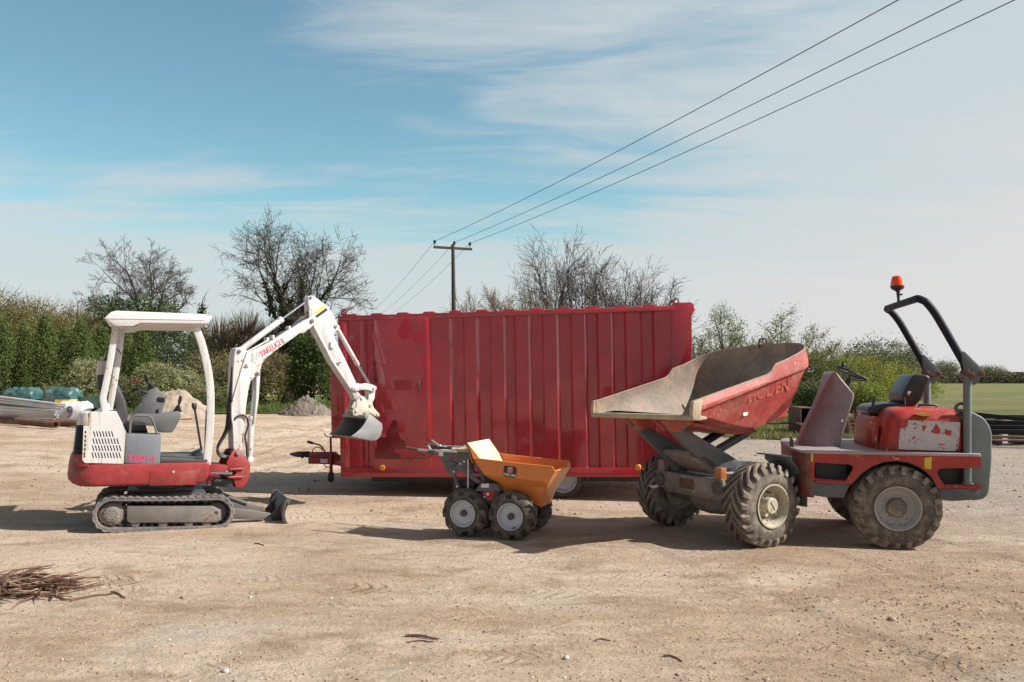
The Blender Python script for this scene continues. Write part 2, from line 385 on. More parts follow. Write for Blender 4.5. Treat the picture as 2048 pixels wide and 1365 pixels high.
# ------------------------------------------------------------------ materials of the machines
WHITE = surf('white_paint', (.55, .545, .54), .45, var=.06, dust=.36, dustc=(.50,.44,.35), chip=.26, chipc=(.26,.16,.09), streak=.35, bump=.08)
WHITEC = surf('white_cover', (.59, .585, .59), .42, var=.04, dust=.18, dustc=(.55,.50,.40), streak=.75, streakc=(.42,.30,.12), bump=.06)
ROOFW = surf('roof_white', (.62, .61, .61), .5, var=.04, dust=.12, dustc=(.5,.45,.38), bump=.05)
XRED = surf('excavator_red', (.27, .028, .030), .45, var=.18, dust=.36, dustc=(.34,.17,.14), chip=.26, chipc=(.14,.08,.06), bump=.1)
CONTR = surf('container_red', (.36, .010, .022), .36, var=.14, dust=.05, dustc=(.34,.07,.08), chip=.03, chipc=(.12,.03,.03), bump=.35, bscale=6, spec=.5, coat=1.0)
DRED = surf('dumper_red', (.34, .030, .026), .45, var=.18, dust=.38, dustc=(.40,.20,.16), chip=.20, chipc=(.36,.27,.16), bump=.12)
SKIPR = surf('skip_red', (.32, .036, .030), .55, var=.2, dust=.62, dustc=(.42,.20,.16), chip=.25, chipc=(.44,.33,.22), bump=.2, bscale=30)
SKIPIN = surf('skip_inside', (.215, .165, .125), .6, var=.30, dust=.55, dustc=(.45,.36,.245), chip=.28, chipc=(.30,.05,.04), bump=.35, bscale=22)
LIP = surf('skip_lip', (.34, .265, .18), .7, var=.2, dust=.7, dustc=(.52,.43,.30), bump=.3, bscale=40)
GREYP = surf('grey_plastic', (.115, .118, .120), .55, var=.08, dust=.22, dustc=(.34,.31,.27), bump=.1)
DGREY = surf('dark_grey', (.055, .056, .058), .5, var=.15, dust=.15, dustc=(.22,.19,.16), bump=.1)
BLUEG = surf('blue_grey_cover', (.165, .185, .215), .5, var=.08, dust=.28, dustc=(.30,.30,.30), streak=.15, bump=.06)
BLACK = surf('black_vinyl', (.020, .019, .023), .38, var=.2, dust=.12, dustc=(.16,.14,.13), bump=.15, bscale=90)
HOSE = surf('hose_rubber', (.022, .020, .020), .5, var=.2, dust=.12, bump=.1)
RUBBER = surf('track_rubber', (.115, .108, .104), .8, var=.2, dust=.55, dustc=(.40,.33,.28), bump=.4, bscale=40)
def tyre_mat(name, base, dustc, amt):
    """rubber with dried mud rubbed onto the raised bars and in patches on the walls"""
    m, nt, b = new_mat(name); tc = nt.nodes.new('ShaderNodeTexCoord').outputs['Object']; pt = nt.nodes.new('ShaderNodeNewGeometry').outputs['Pointiness']
    n1 = noise_(nt, tc, 9, 6, .7); n2 = noise_(nt, tc, 45, 4, .7)
    k = math_(nt, 'ADD', math_(nt, 'MULTIPLY', ramp_(nt, pt, .47, .58), .55), math_(nt, 'MULTIPLY', ramp_(nt, n1, .40, .66), .55))
    k = math_(nt, 'MULTIPLY', math_(nt, 'MULTIPLY', k, math_(nt, 'ADD', .55, math_(nt, 'MULTIPLY', n2, .9))), amt, clamp=True)
    nt.links.new(mix_(nt, k, base, dustc), b.inputs['Base Color']); b.inputs['Roughness'].default_value = .85; b.inputs['Specular IOR Level'].default_value = .3
    bp = nn(nt, 'ShaderNodeBump', i_Strength=.35, i_Distance=.01); nt.links.new(n2, bp.inputs['Height']); nt.links.new(bp.outputs[0], b.inputs['Normal']); return m
TYRE = tyre_mat('tyre_rubber', (.040, .036, .034), (.33, .28, .23), .8)
TYREC = tyre_mat('clean_tyre_rubber', (.040, .037, .034), (.20, .175, .145), .6)
STEEL = surf('worn_steel', (.20, .185, .17), .5, metal=.35, var=.22, dust=.38, dustc=(.33,.26,.20), chip=.25, chipc=(.20,.10,.06), bump=.25)
GUN = surf('gunmetal', (.105, .115, .125), .5, metal=.2, var=.15, dust=.30, dustc=(.30,.25,.20), bump=.15)
MUDST = surf('muddy_steel', (.165, .150, .135), .7, var=.25, dust=.62, dustc=(.30,.235,.18), chip=.3, chipc=(.42,.38,.33), bump=.5, bscale=24)
CHROME = surf('chrome_rod', (.62, .64, .68), .16, metal=1, var=.03, bump=0)
ZINC = surf('zinc', (.62, .63, .65), .35, metal=.7, var=.06, bump=.05)
RUST = surf('rust', (.13, .065, .042), .85, var=.35, dust=.2, dustc=(.25,.15,.10), bump=.5, bscale=30)
CREAM = surf('cream_rim', (.42, .39, .30), .55, var=.1, dust=.42, dustc=(.36,.28,.19), chip=.25, chipc=(.22,.13,.07), bump=.15)
GRIM = surf('grey_rim', (.36, .36, .34), .5, var=.1, dust=.34, dustc=(.30,.26,.20), chip=.22, chipc=(.2,.1,.05), bump=.12)
SRIM = surf('silver_rim', (.45, .48, .54), .42, metal=.2, var=.05, dust=.12, bump=.05)
TEAL = surf('teal_grey_paint', (.125, .155, .155), .45, var=.1, dust=.25, dustc=(.30,.29,.25), chip=.12, chipc=(.3,.28,.2), bump=.1)
DASHG = surf('dash_cowl', (.215, .175, .190), .40, var=.2, dust=.34, dustc=(.34,.12,.13), bump=.08)
ROPS = surf('dark_blue_hoop', (.006, .008, .018), .6, var=.15, bump=.03, spec=.3)
ORANGE = surf('orange_paint', (.62, .195, .045), .36, var=.06, dust=.18, dustc=(.45,.26,.13), bump=.06, coat=.3)
SCRAPED = surf('scraped_skip', (.62, .57, .36), .4, metal=.0, var=.12, dust=.5, dustc=(.72,.70,.62), bump=.15)
PINK = surf('pink_lettering', (.50, .06, .14), .5, var=.08, dust=.12, dustc=(.6,.45,.42), bump=0)
FADED = surf('faded_lettering', (.41, .085, .055), .6, var=.1, dust=.5, dustc=(.42,.20,.15), chip=.34, chipc=(.42,.18,.13), bump=0)
YELLOW = surf('yellow_label', (.58, .46, .05), .5, var=.1, dust=.15, bump=0)
LABELW = surf('white_label', (.66, .66, .66), .5, var=.08, dust=.12, bump=0)
LABELK = surf('black_label', (.022, .018, .018), .45, var=.1, bump=0)
REDP = surf('red_pull_start', (.40, .035, .045), .4, var=.06, dust=.08, bump=.03)
AMBERR = surf('orange_reflector', (.72, .30, .02), .3, var=.03, bump=0)
LAMPG = surf('lamp_glass', (.12, .115, .105), .25, var=.2, dust=.5, dustc=(.25,.21,.17), bump=.4, bscale=120)
REDL = surf('red_knob', (.45, .02, .02), .4, var=.05, bump=0)
STAIN = surf('white_sticker', (.50, .48, .50), .5, var=.06, dust=.25, dustc=(.40,.36,.36), chip=.40, chipc=(.36,.05,.035), bump=.02, fscale=1.6)

def rloft(mb, st, n=6):
    """loft of rounded rectangles: stations (z, x0, x1, y0, y1, r at x0, r at x1)"""
    rows = []
    for z, x0, x1, y0, y1, ra, rb in st:
        row = []
        rx_, ry_ = ra if isinstance(ra, tuple) else (ra, ra)
        for cx, cy, r, a0 in ((x1-rb, y1-rb, rb, 0), (x0+rx_, y1-ry_, (rx_, ry_), 90), (x0+rx_, y0+ry_, (rx_, ry_), 180), (x1-rb, y0+rb, rb, 270)):
            for i in range(n+1):
                a = R(a0+90*i/n); rr = r if isinstance(r, tuple) else (r, r); row.append((cx+rr[0]*math.cos(a), cy+rr[1]*math.sin(a), z))
        rows.append(row)
    k = len(rows[0]); o = len(mb.v); mb.v += [tuple(p) for q in rows for p in q]
    for i in range(len(rows)-1):
        for j in range(k): mb.f.append((o+i*k+j, o+i*k+(j+1) % k, o+(i+1)*k+(j+1) % k, o+(i+1)*k+j))
    mb.f.append(tuple(range(o+k-1, o-1, -1))); mb.f.append(tuple(range(o+(len(rows)-1)*k, o+len(rows)*k)))
    return mb
def spline(pts, n=6):
    P = [Vector(p) for p in pts]; out = []
    for i in range(len(P)-1):
        a, b, c, d = P[max(i-1, 0)], P[i], P[i+1], P[min(i+2, len(P)-1)]
        for j in range(n):
            t = j/n; out.append(.5*((2*b)+(c-a)*t+(2*a-5*b+4*c-d)*t*t+(3*b-a-3*c+d)*t**3))
    out.append(P[-1]); return out
PEEL = surf('bare_red', (.38, .040, .024), .5, var=.1, dust=.2, dustc=(.42,.18,.13), chip=.3, bump=0)
# ------------------------------------------------------------------ the white and red mini excavator
EX = Fr(EXO, 25, -1.5)
Z3 = lambda X, Y: (170+X/4.655, 960+Y/4.655)
Zh = lambda X, Y: (120+X/5.25, 730+Y/5.25)
Zi = lambda X, Y: (300+X/5.25, 730+Y/5.25)
Zk = lambda X, Y: (200+X/8.533, 600+Y/8.533)
ZA = lambda X, Y: (100+X/2.527, 560+Y/2.527)
ZB = lambda X, Y: (400+X/3.4125, 560+Y/3.4125)
Z5 = lambda X, Y: (640+X/8.531, 740+Y/8.531)
def PP(fr, Z, pts, l=0): return [fr.px(*Z(*p), l) for p in pts]
def P3(fr, Z, p, l):
    x, z = fr.px(*Z(*p), l); return Vector((x, l, z))

ex = thing('excavator', 'white and red mini excavator with a flat canopy roof and its arm raised', 'excavator', EX.m)
# tracks
A = EX.px(*Z3(250, 328)); B = EX.px(*Z3(1226, 312)); r0 = .152
def stadium(r, n=14):
    ang = math.atan2(B[1]-A[1], B[0]-A[0]); L = math.hypot(B[0]-A[0], B[1]-A[1]); p = []
    for i in range(n+1): t = ang+math.pi/2+math.pi*i/n; p.append((A[0]+r*math.cos(t), A[1]+r*math.sin(t)))
    for i in range(1, 14): p.append((A[0]+(B[0]-A[0])*i/14+r*math.sin(ang), A[1]+(B[1]-A[1])*i/14-r*math.cos(ang)))
    for i in range(n+1): t = ang-math.pi/2+math.pi*i/n; p.append((B[0]+r*math.cos(t), B[1]+r*math.sin(t)))
    for i in range(1, 14): p.append((B[0]+(A[0]-B[0])*i/14-r*math.sin(ang), B[1]+(A[1]-B[1])*i/14+r*math.cos(ang)-.006*math.sin(math.pi*i/14)))
    return p
mb = MB(); path = stadium(r0); mb.tube([(x, .115, z) for x, z in path], .1, closed=True, flat=(.23, .036))
def resample(p, step):
    q = p+[p[0]]; out = []; acc = 0
    for (x0, z0), (x1, z1) in zip(q, q[1:]):
        d = math.hypot(x1-x0, z1-z0)
        while acc < d:
            t = acc/d; out.append((x0+(x1-x0)*t, z0+(z1-z0)*t, (x1-x0)/d, (z1-z0)/d)); acc += step
        acc -= d
    return out
for i, (x, z, tx, tz) in enumerate(resample(path, .0705)):
    nx_, nz_ = tz, -tx
    if (x-(A[0]+B[0])/2)*nx_+(z-(A[1]+B[1])/2)*nz_ < 0: nx_, nz_ = -nx_, -nz_
    for y0, y1, sh in ((-.004, .125, 0), (.105, .234, .035)):
        q = []
        for h, w in ((.010, .026), (.027, .019)):
            for sgn in (-1, 1): q.append((x+tx*(sgn*w+sh)+nx_*h, z+tz*(sgn*w+sh)+nz_*h))
        mb.prism([q[0], q[1], q[3], q[2]], y0, y1)
    mb.prism([(x-tx*.015-nx_*.05, z-tz*.015-nz_*.05), (x+tx*.015-nx_*.05, z+tz*.015-nz_*.05), (x+tx*.018-nx_*.01, z+tz*.018-nz_*.01), (x-tx*.018-nx_*.01, z-tz*.018-nz_*.01)], .085, .145)
trk = mb.build('track', RUBBER, ex, bevel=.004, seg=1)
mb = MB(); fz = PP(EX, Z3, [(388, 385), (392, 246), (1195, 246), (1268, 285), (1268, 372), (1225, 398), (420, 404)], .02)
mb.prism(fz, .03, .20)
mb.build('track_frame', STEEL, trk, bevel=.006)
mb = MB()
for X, Y in ((470, 405), (725, 410), (965, 404), (1130, 402)):
    x, z = EX.px(*Z3(X, Y), .06); mb.cyl((x, .045, z), (x, .185, z), .042, n=20)
mb.build_each('roller', STEEL, trk, bevel=.004)
mb = MB(); mb.lathe([(.0, .0), (.06, .0), (.076, .008), (.08, .03), (.098, .034), (.118, .05), (.122, .18), (0, .18)], (A[0], .02, A[1]), n=32)
for k in range(8):
    a = k*math.pi/4+.3; mb.bolt((A[0]+.045*math.cos(a), .02, A[1]+.045*math.sin(a)), (0, -1, 0), .007, .007)
for k in range(13):
    a = k*2*math.pi/13; mb.box(A[0]+.12*math.cos(a)-.014, A[0]+.12*math.cos(a)+.014, .08, .15, A[1]+.12*math.sin(a)-.014, A[1]+.12*math.sin(a)+.014)
mb.build('sprocket', MUDST, trk, bevel=.003)
mb = MB(); mb.lathe([(0, 0), (.022, 0), (.026, .02), (.10, .03), (.118, .05), (.122, .17), (0, .17)], (B[0]+.0, .03, B[1]), n=32); mb.build('idler_wheel', DGREY, trk, bevel=.003)
far = copy_tree(trk, ex); far.location = (0, .75, 0)
mb = MB(); mb.box(-.35, .40, .2, .78, .19, .36); mb.box(-.25, .3, .25, .73, .36, .41); mb.lathe([(.27, .40), (.30, .405), (.30, .445), (0, .445)], (.0, .49, 0), ax='z', n=40); mb.build('undercarriage', DGREY, ex, bevel=.008)
# dozer blade
mb = MB()
q = PP(EX, Z3, [(1330, 262), (1560, 283), (1735, 318), (1640, 378), (1330, 366)], .22); mb.prism(q, .22, .30); mb.prism(q, .66, .74)
mb.build_each('blade_arm', STEEL, ex, bevel=.006)
mb = MB()
a0 = EX.px(*Z3(1870, 195), .03); a1 = EX.px(*Z3(1905, 445), .03); hz = a0[1]-a1[1]
fr_ = []
for i in range(9):
    t = i/8; fr_.append((a0[0]+.055-.062*math.sin(math.pi*t)**.9+(.008 if i == 8 else 0), a0[1]-hz*t))
mb.prism(fr_+[(x-.018, z) for x, z in reversed(fr_)], .04, .93)
ep = [(fr_[0][0]+.006, fr_[0][1]+.01)]+[(x+.004, z) for x, z in fr_[1:]]+[(fr_[-1][0]-.045, fr_[-1][1]), (fr_[6][0]-.040, fr_[6][1]), (fr_[4][0]-.034, fr_[4][1]), (fr_[2][0]-.036, fr_[2][1]), (fr_[0][0]-.062, fr_[0][1]+.01)]
mb.prism(ep, .025, .042); mb.prism(ep, .928, .945)
for l in (.27, .69): mb.prism([(fr_[1][0]-.02, fr_[1][1]), (fr_[7][0]-.02, fr_[7][1]), (fr_[7][0]-.13, fr_[7][1]), (fr_[5][0]-.12, fr_[5][1])], l-.012, l+.012)
mb.bolt((fr_[0][0]-.03, .025, fr_[0][1]-.03), (0, -1, 0), .014)
mb.build('dozer_blade', surf('blade_steel', (.085, .075, .070), .55, metal=.2, var=.25, dust=.35, dustc=(.27,.21,.17), chip=.2, bump=.3), ex, bevel=.004)
mb = MB(); mb.tube([(.45, .49, .30), (.60, .49, .27), (.85, .49, .17)], .03, n=12); mb.build('blade_cylinder', DGREY, ex)
# house: counterweight and frame
xr = EX.px(*Zh(54, 1120), 0)[0]; xf = EX.px(*Zi(625, 1100), 0)[0]
zb = EX.px(*Zh(600, 1278), 0)[1]; zt = EX.px(*Zh(600, 1043), 0)[1]; zc = EX.px(*Zh(170, 945), 0)[1]
mb = MB(); rloft(mb, [(zb, xr+.09, xf-.05, .03, .95, .20, .05), (zb+.02, xr+.045, xf-.035, .005, .975, .24, .05), (zb+.06, xr+.01, xf-.012, 0, .98, .26, .04), (zb+.11, xr, xf, 0, .98, .26, .03), (zt-.012, xr+.012, xf, 0, .98, .26, .03), (zt, xr+.02, xf-.005, .006, .974, .25, .03)], 8)
rloft(mb, [(zt-.02, xr+.012, xr+.20, .002, .978, .26 if 0 else .18, .01), (zc-.01, xr+.03, xr+.20, .004, .976, .18, .01), (zc, xr+.035, xr+.2, .01, .97, .17, .01)], 8)
x0, z0 = EX.px(*Zh(945, 1108), 0); x1, z1 = EX.px(*Zi(480, 1258), 0)
hb = mb.build('body_frame', XRED, ex, bevel=.004)
mb = MB(); mb.box(x0, x1, -.006, .01, z1, z0-.012); kx, kz = EX.px(*Zi(245, 1125), 0); mb.build('access_panel', XRED, hb, bevel=.004)
mb = MB(); mb.cyl((kx, -.012, kz), (kx, .0, kz), .014, n=14); mb.build('panel_lock', ZINC, hb, bevel=.002)
# engine cover
zg = EX.px(*Zh(200, 640), 0)[1]; ztop = EX.px(*Zh(250, 492), 0)[1]
xg = EX.px(*Zh(250, 800), 0)[0]
mb = MB(); rloft(mb, [(zg+.004, xr+.075, EX.px(*Zh(310, 600))[0], .002, .975, .14, .006), (ztop-.07, xr+.08, EX.px(*Zh(313, 540))[0], .002, .975, .14, .006), (ztop-.015, xr+.10, EX.px(*Zh(316, 500))[0], .012, .965, .12, .01), (ztop, xr+.13, EX.px(*Zh(318, 500))[0], .035, .945, .1, .01)], 8)
mb.build('engine_hood', WHITEC, ex, bevel=.003)
st = []; k = 14
for i in range(k):
    za = zc+(zg-zc)*i/k; zb_ = zc+(zg-zc)*(i+.62)/k
    st += [(za, xr+.045+.02*i/k, xg, .006, .974, .16, .004), (zb_, xr+.062+.02*i/k, xg, .022, .958, .15, .004)]
mb = MB(); rloft(mb, st, 8); mb.build('rear_grille', DGREY, ex, sharp=20)
mb = MB(); sp_ = PP(EX, Zh, [(318, 494), (585, 500), (692, 715), (668, 1040), (262, 1030), (235, 1000), (247, 640), (304, 640)])
holes = []
for row, (x_, y_, n_) in enumerate(((345, 698, 7), (338, 773, 9), (332, 846, 10), (328, 920, 10))):
    for j in range(n_):
        X = x_+j*31.5
        holes.append(PP(EX, Zh, [(X, y_), (X+13, y_), (X+30, y_+61), (X+17, y_+61)]))
for Y in (710, 755, 800, 845, 890, 935, 965):
    X = 268-(Y-700)*.05; holes.append(PP(EX, Zh, [(X-9, Y-13), (X+8, Y-17), (X+10, Y+10), (X-6, Y+14)]))
mb.prism(sp_, .0, .014, holes); mb.build('side_panel', WHITEC, ex)
mb = MB(); mb.prism(PP(EX, Zh, [(320, 500), (583, 506), (685, 718), (662, 1036), (268, 1026), (254, 660), (310, 644)]), .05, .97); mb.build('engine_housing', DGREY, ex)
mb = MB(); mb.prism(PP(EX, Zh, [(322, 494), (585, 500), (692, 715), (668, 1040), (650, 1040), (672, 718), (574, 514), (322, 508)]), .0141, .975); mb.build('cover_top', WHITEC, ex, bevel=.003)
# grey side box with handrail
mb = MB(); mb.prism(PP(EX, Zh, [(694, 728), (1052, 738), (1066, 752), (1048, 1042), (674, 1036)]), .002, .30); gb = mb.build('side_box', BLUEG, ex, bevel=.012)
mb = MB(); mb.tube(spline([P3(EX, Zh, p, .05) for p in ((732, 735), (742, 600), (752, 555), (790, 538), (870, 536), (935, 542), (968, 575), (1000, 660), (1022, 742))], 4), .0105, n=8); mb.build('grab_rail', GREYP, ex)
x, z = EX.px(*Zh(853, 990)); text('model_lettering', 'TB014', .094, PINK, ex, on_side(x, .0015, z, -1), sx=1.0, bold=.003)
# floor
mb = MB(); x0, z0 = EX.px(*Zh(1060, 985), .1); x1, z1 = EX.px(*Zi(545, 1030), .05)
mb.box(x0-.02, xf-.02, .02, .96, zt+.001, zt+.03); fl = mb.build('floor_plate', DGREY, ex, bevel=.004)
mb = MB()
for i in range(15):
    for j in range(10): mb.box(x0+.01+i*.021, x0+.026+i*.021, .06+j*.06, .105+j*.06, zt+.0302, zt+.036)
mb.build('tread_plate', STEEL, fl)
# seat and consoles
mb = MB(); mb.prism(PP(EX, Zh, [(535, 215), (570, 196), (615, 205), (690, 385), (716, 520), (700, 600), (650, 620), (600, 480), (552, 300)], .5), .28, .70)
mb.prism(PP(EX, Zh, [(640, 585), (900, 600), (910, 690), (650, 690)], .5), .27, .71); mb.build('seat', surf('seat_vinyl', (.055, .052, .056), .45, var=.15, dust=.2, dustc=(.2,.18,.17), bump=.1), ex, bevel=.03, seg=3)
mb = MB(); mb.prism(PP(EX, Zh, [(650, 680), (920, 680), (920, 1040), (650, 1040)], .5), .30, .68); mb.build('seat_base', DGREY, ex, bevel=.01)
con = [(745, 545), (790, 512), (1040, 515), (1240, 482), (1268, 520), (1262, 565), (1180, 708), (1030, 708), (1000, 640), (770, 632)]
mb = MB(); mb.prism(PP(EX, Zh, con, .16), .10, .25); cn = mb.build('console', GREYP, ex, bevel=.014)
mb = MB(); mb.prism(PP(EX, Zh, [(760, 512), (925, 270), (1015, 234), (1092, 325), (1106, 380), (1068, 500), (1100, 520), (1080, 600), (800, 600)], .72), .72, .87); cf = mb.build('console', GREYP, ex, bevel=.014)
mb = MB(); mb.prism(PP(EX, Zh, [(1028, 340), (1095, 345), (1100, 385), (1030, 375)], .72), .708, .73); mb.prism(PP(EX, Zh, [(1015, 470), (1040, 460), (1035, 505), (1015, 500)], .72), .708, .73); mb.build_each('console_recess', BLACK, cf)
def joystick(Z, base, top, l, par):
    a, b = P3(EX, Z, base, l), P3(EX, Z, top, l); d = b-a; mb = MB()
    for i in range(5): mb.lathe([(.045-.007*i, a.z+i*.014), (.045-.007*i+.004, a.z+.007+i*.014), (.038-.007*i, a.z+.013+i*.014)], (a.x+d.x*.05*i, a.y, 0), ax='z', n=14)
    mb.tube([a+d*.2, a+d*.55], .010, n=8); mb.tube([a+d*.5, a+d*.72, a+d*.95, b], [.014, .019, .017, .012], n=10); mb.build('joystick', BLACK, par)
joystick(Zi, (285, 495), (325, 325), .18, ex); joystick(Zh, (955, 262), (893, 108), .80, ex)
mb = MB(); mb.tube([P3(EX, Zh, p, .6) for p in ((862, 400), (830, 290), (800, 190))], .006, n=6); lv = mb.build('safety_lever', BLACK, ex)
mb = MB(); mb.tube([P3(EX, Zh, p, .6) for p in ((802, 196), (793, 160), (789, 132))], [.008, .014, .01], n=8); mb.build('knob', REDL, lv)
mb = MB(); mb.tube(spline([P3(EX, Zh, p, .70) for p in ((752, 290), (775, 258), (830, 262), (920, 300))], 4), [.012]*13, n=8); mb.build('arm_rest', BLACK, ex)
mb = MB(); mb.tube([P3(EX, Zi, p, .14) for p in ((320, 573), (380, 572), (430, 568))], .005, n=6); lv = mb.build('throttle_lever', BLACK, ex)
mb = MB(); mb.tube([P3(EX, Zi, p, .14) for p in ((392, 571), (438, 568))], .008, n=8); mb.build('knob', REDL, lv)
for l, dxx in ((.42, 0), (.52, 10)):
    mb = MB(); mb.tube([P3(EX, Zi, (p[0]+dxx, p[1]), l) for p in ((536, 900), (490, 620), (462, 450))], .007, n=6); mb.tube([P3(EX, Zi, (p[0]+dxx, p[1]), l) for p in ((466, 470), (458, 430), (455, 400))], [.014, .024, .014], n=10)
    mb.build('travel_lever', BLACK, ex)
mb = MB()
for l in (.36, .56): mb.prism(PP(EX, Zi, [(430, 925), (535, 880), (545, 905), (440, 960)], l), l, l+.09); mb.prism(PP(EX, Zi, [(440, 960), (545, 940), (550, 1035), (450, 1000)], l), l+.02, l+.05)
mb.build_each('pedal', BLACK, ex, bevel=.004)
# canopy
mb = MB(); mb.tube(spline([P3(EX, Zi, (595, 1050), .05), P3(EX, Zi, (622, 760), .05), P3(EX, Zi, (635, 500), .05), P3(EX, Zi, (632, 250), .05), P3(EX, Zi, (605, 40), .05), P3(EX, Zk, (1740, 760), .05), P3(EX, Zk, (1650, 520), .05), P3(EX, Zk, (1620, 440), .05)], 4), .05, flat=(.055, .075)); mb.build('canopy_post', WHITE, ex, bevel=.012)
mb = MB(); mb.tube([P3(EX, Zi, (568, 1045), .09), P3(EX, Zi, (590, 520), .09), P3(EX, Zi, (592, 480), .09)], .007, n=6); mb.build('cable_conduit', DGREY, ex)
mb = MB(); mb.tube(spline([P3(EX, ZA, p, .12) for p in ((333, 232), (318, 330), (298, 450), (276, 560), (268, 600), (276, 640), (280, 668))], 4), .05, flat=(.07, .062)); mb.build('canopy_post', WHITE, ex, bevel=.012)
mb = MB(); mb.tube([P3(EX, ZA, p, .30) for p in ((364, 240), (345, 400), (318, 560), (300, 660))], .05, flat=(.08, .062)); mb.build('canopy_post', WHITE, ex, bevel=.012)
rp = [(68, 322), (110, 272), (180, 208), (280, 184), (1790, 244), (1842, 276), (1890, 264), (1930, 290), (1840, 414), (690, 400), (560, 455), (270, 453)]
mb = MB(); mb.prism(PP(EX, Zk, rp, -.04), -.04, 1.08); cr = mb.build('canopy_roof', ROOFW, ex, bevel=.014)
mb = MB(); mb.prism(PP(EX, Zk, [(285, 456), (560, 458), (690, 404), (1780, 418), (1740, 450), (700, 430), (560, 475), (330, 475)], .0), .0, 1.04); mb.build('roof_liner', ROOFW, cr, bevel=.01)
mb = MB(); mb.prism(PP(EX, Zk, [(62, 312), (1780, 338), (1780, 345), (62, 322)], -.046), -.046, -.036); mb.build('roof_trim', ROOFW, cr, bevel=.002)
# exhaust
mb = MB(); c0 = P3(EX, ZA, (256, 555), .20); c1 = P3(EX, ZA, (258, 480), .20); c2 = P3(EX, ZA, (263, 410), .20); u = Vector((0, 0, 1))
mb.cyl(c0, c1, .036, n=18); mb.tube([c0-u*.10, c0], .012); mf = mb.build('exhaust_silencer', DGREY, ex, bevel=.006)
mb = MB(); mb.cyl(c1+u*.001, c2, .044, n=18); mb.tube([c2, c2+u*.045], .012); mb.build('heat_shield', WHITE, mf, bevel=.006)
mb = MB(); mb.tube(spline([P3(EX, ZA, p, .2) for p in ((265, 385), (285, 350), (315, 340), (345, 355), (360, 378))], 4), .005, n=6); mb.build('cable', HOSE, ex)
mb = MB(); mb.prism(PP(EX, ZA, [(240, 662), (270, 625), (300, 628), (305, 662)], .1), .1, .24); mb.build('post_foot', WHITE, ex, bevel=.01)
# swing bracket
mb = MB(); mb.prism(PP(EX, Zi, [(600, 1045), (830, 1050), (840, 1092), (690, 1190), (600, 1262)], .36), .36, .62); mb.build('swing_mount', XRED, ex, bevel=.01)
mb = MB(); mb.prism(PP(EX, Zi, [(680, 1200), (880, 1195), (880, 1285), (640, 1278)], .40), .40, .58); mb.build('swing_pivot', DGREY, ex, bevel=.01)
mb = MB(); mb.cyl(P3(EX, Zi, (640, 1136), .32), P3(EX, Zi, (865, 1140), .32), .014, n=12); mb.build('swing_cylinder', CHROME, ex)
SWO = EX.m @ Vector((EX.px(*Zi(900, 1100), .49)[0], .49, 0)); SWO.z = 0
BF = Fr(SWO, 45, 0)
MBF = EX.m.inverted() @ BF.m           # boom frame inside the excavator
def bld(mb, *a, **k):
    mb.v = [tuple(MBF @ Vector(p)) for p in mb.v]; return mb.build(*a, **k)
def btext(name, body, size, mat, par, m, **k): return text(name, body, size, mat, par, MBF @ m, **k)
sw = [(872, 905), (890, 888), (940, 888), (1022, 985), (1056, 1050), (1052, 1165), (1018, 1240), (985, 1292), (905, 1292), (880, 1210), (880, 1160), (905, 1150), (905, 1100), (830, 1092), (806, 1030), (838, 955)]
mb = MB(); q = PP(BF, Zi, sw, -.10); mb.prism(q, -.10, -.072); mb.prism(q, .072, .10); mb.prism([p for p in PP(BF, Zi, [(905, 1080), (1040, 1080), (1030, 1210), (985, 1285), (910, 1285), (905, 1150)], -.1)], -.072, .072)
mb.prism(PP(BF, Zi, [(830, 1090), (975, 1080), (985, 1105), (830, 1112)], -.12), -.13, .11); mb.prism(PP(BF, Zi, [(820, 1170), (970, 1165), (985, 1185), (880, 1200), (810, 1190)], -.12), -.13, .11)
swb = bld(mb, 'swing_bracket', XRED, ex, bevel=.008)
mb = MB(); x, z = BF.px(*Zi(918, 925), -.1); mb.cyl((x, -.125, z), (x, .125, z), .026, n=16); bld(mb, 'pivot_pin', MUDST, swb, bevel=.003)
# boom
bo = [(230, 1155), (222, 950), (222, 750), (228, 620), (236, 500), (248, 470), (270, 460), (298, 468), (316, 484), (352, 482), (480, 425), (600, 345), (650, 318), (745, 262), (775, 254), (797, 275), (787, 304), (756, 327), (705, 368), (686, 362), (560, 452), (455, 532), (424, 575), (412, 615), (411, 640), (400, 660), (374, 664), (346, 694), (330, 760), (316, 860), (304, 1000), (292, 1148), (262, 1178)]
mb = MB(); q = PP(BF, ZB, bo, -.065); mb.prism(q, -.065, .065); bm_ = bld(mb, 'boom', WHITE, ex, bevel=.007)
mb = MB()
for X, Y, rr in ((268, 487, .022), (765, 280, .026), (392, 640, .022)):
    x, z = BF.px(*ZB(X, Y), -.07); mb.cyl((x, -.085, z), (x, .085, z), rr, n=14); mb.cyl((x, -.093, z), (x, .09, z), rr*.5, n=6)
mb.build_each('boom_pin', MUDST, bm_, xf=MBF, bevel=.003)
mb = MB(); mb.prism(PP(BF, ZB, [(350, 500), (590, 372), (640, 345), (658, 352), (650, 372), (420, 520), (372, 560), (345, 560)], -.067), -.0665, -.06); bld(mb, 'boom_cheek', WHITE, bm_, bevel=.001)
a0 = BF.px(*ZB(392, 528), -.07); a1 = BF.px(*ZB(592, 398), -.07)
btext('boom_lettering', 'TAKEUCHI', .090, PINK, bm_, on_side((a0[0]+a1[0])/2, -.0695, (a0[1]+a1[1])/2, math.degrees(math.atan2(a1[1]-a0[1], a1[0]-a0[0]))), sx=.78, ext=.0006, bold=0)
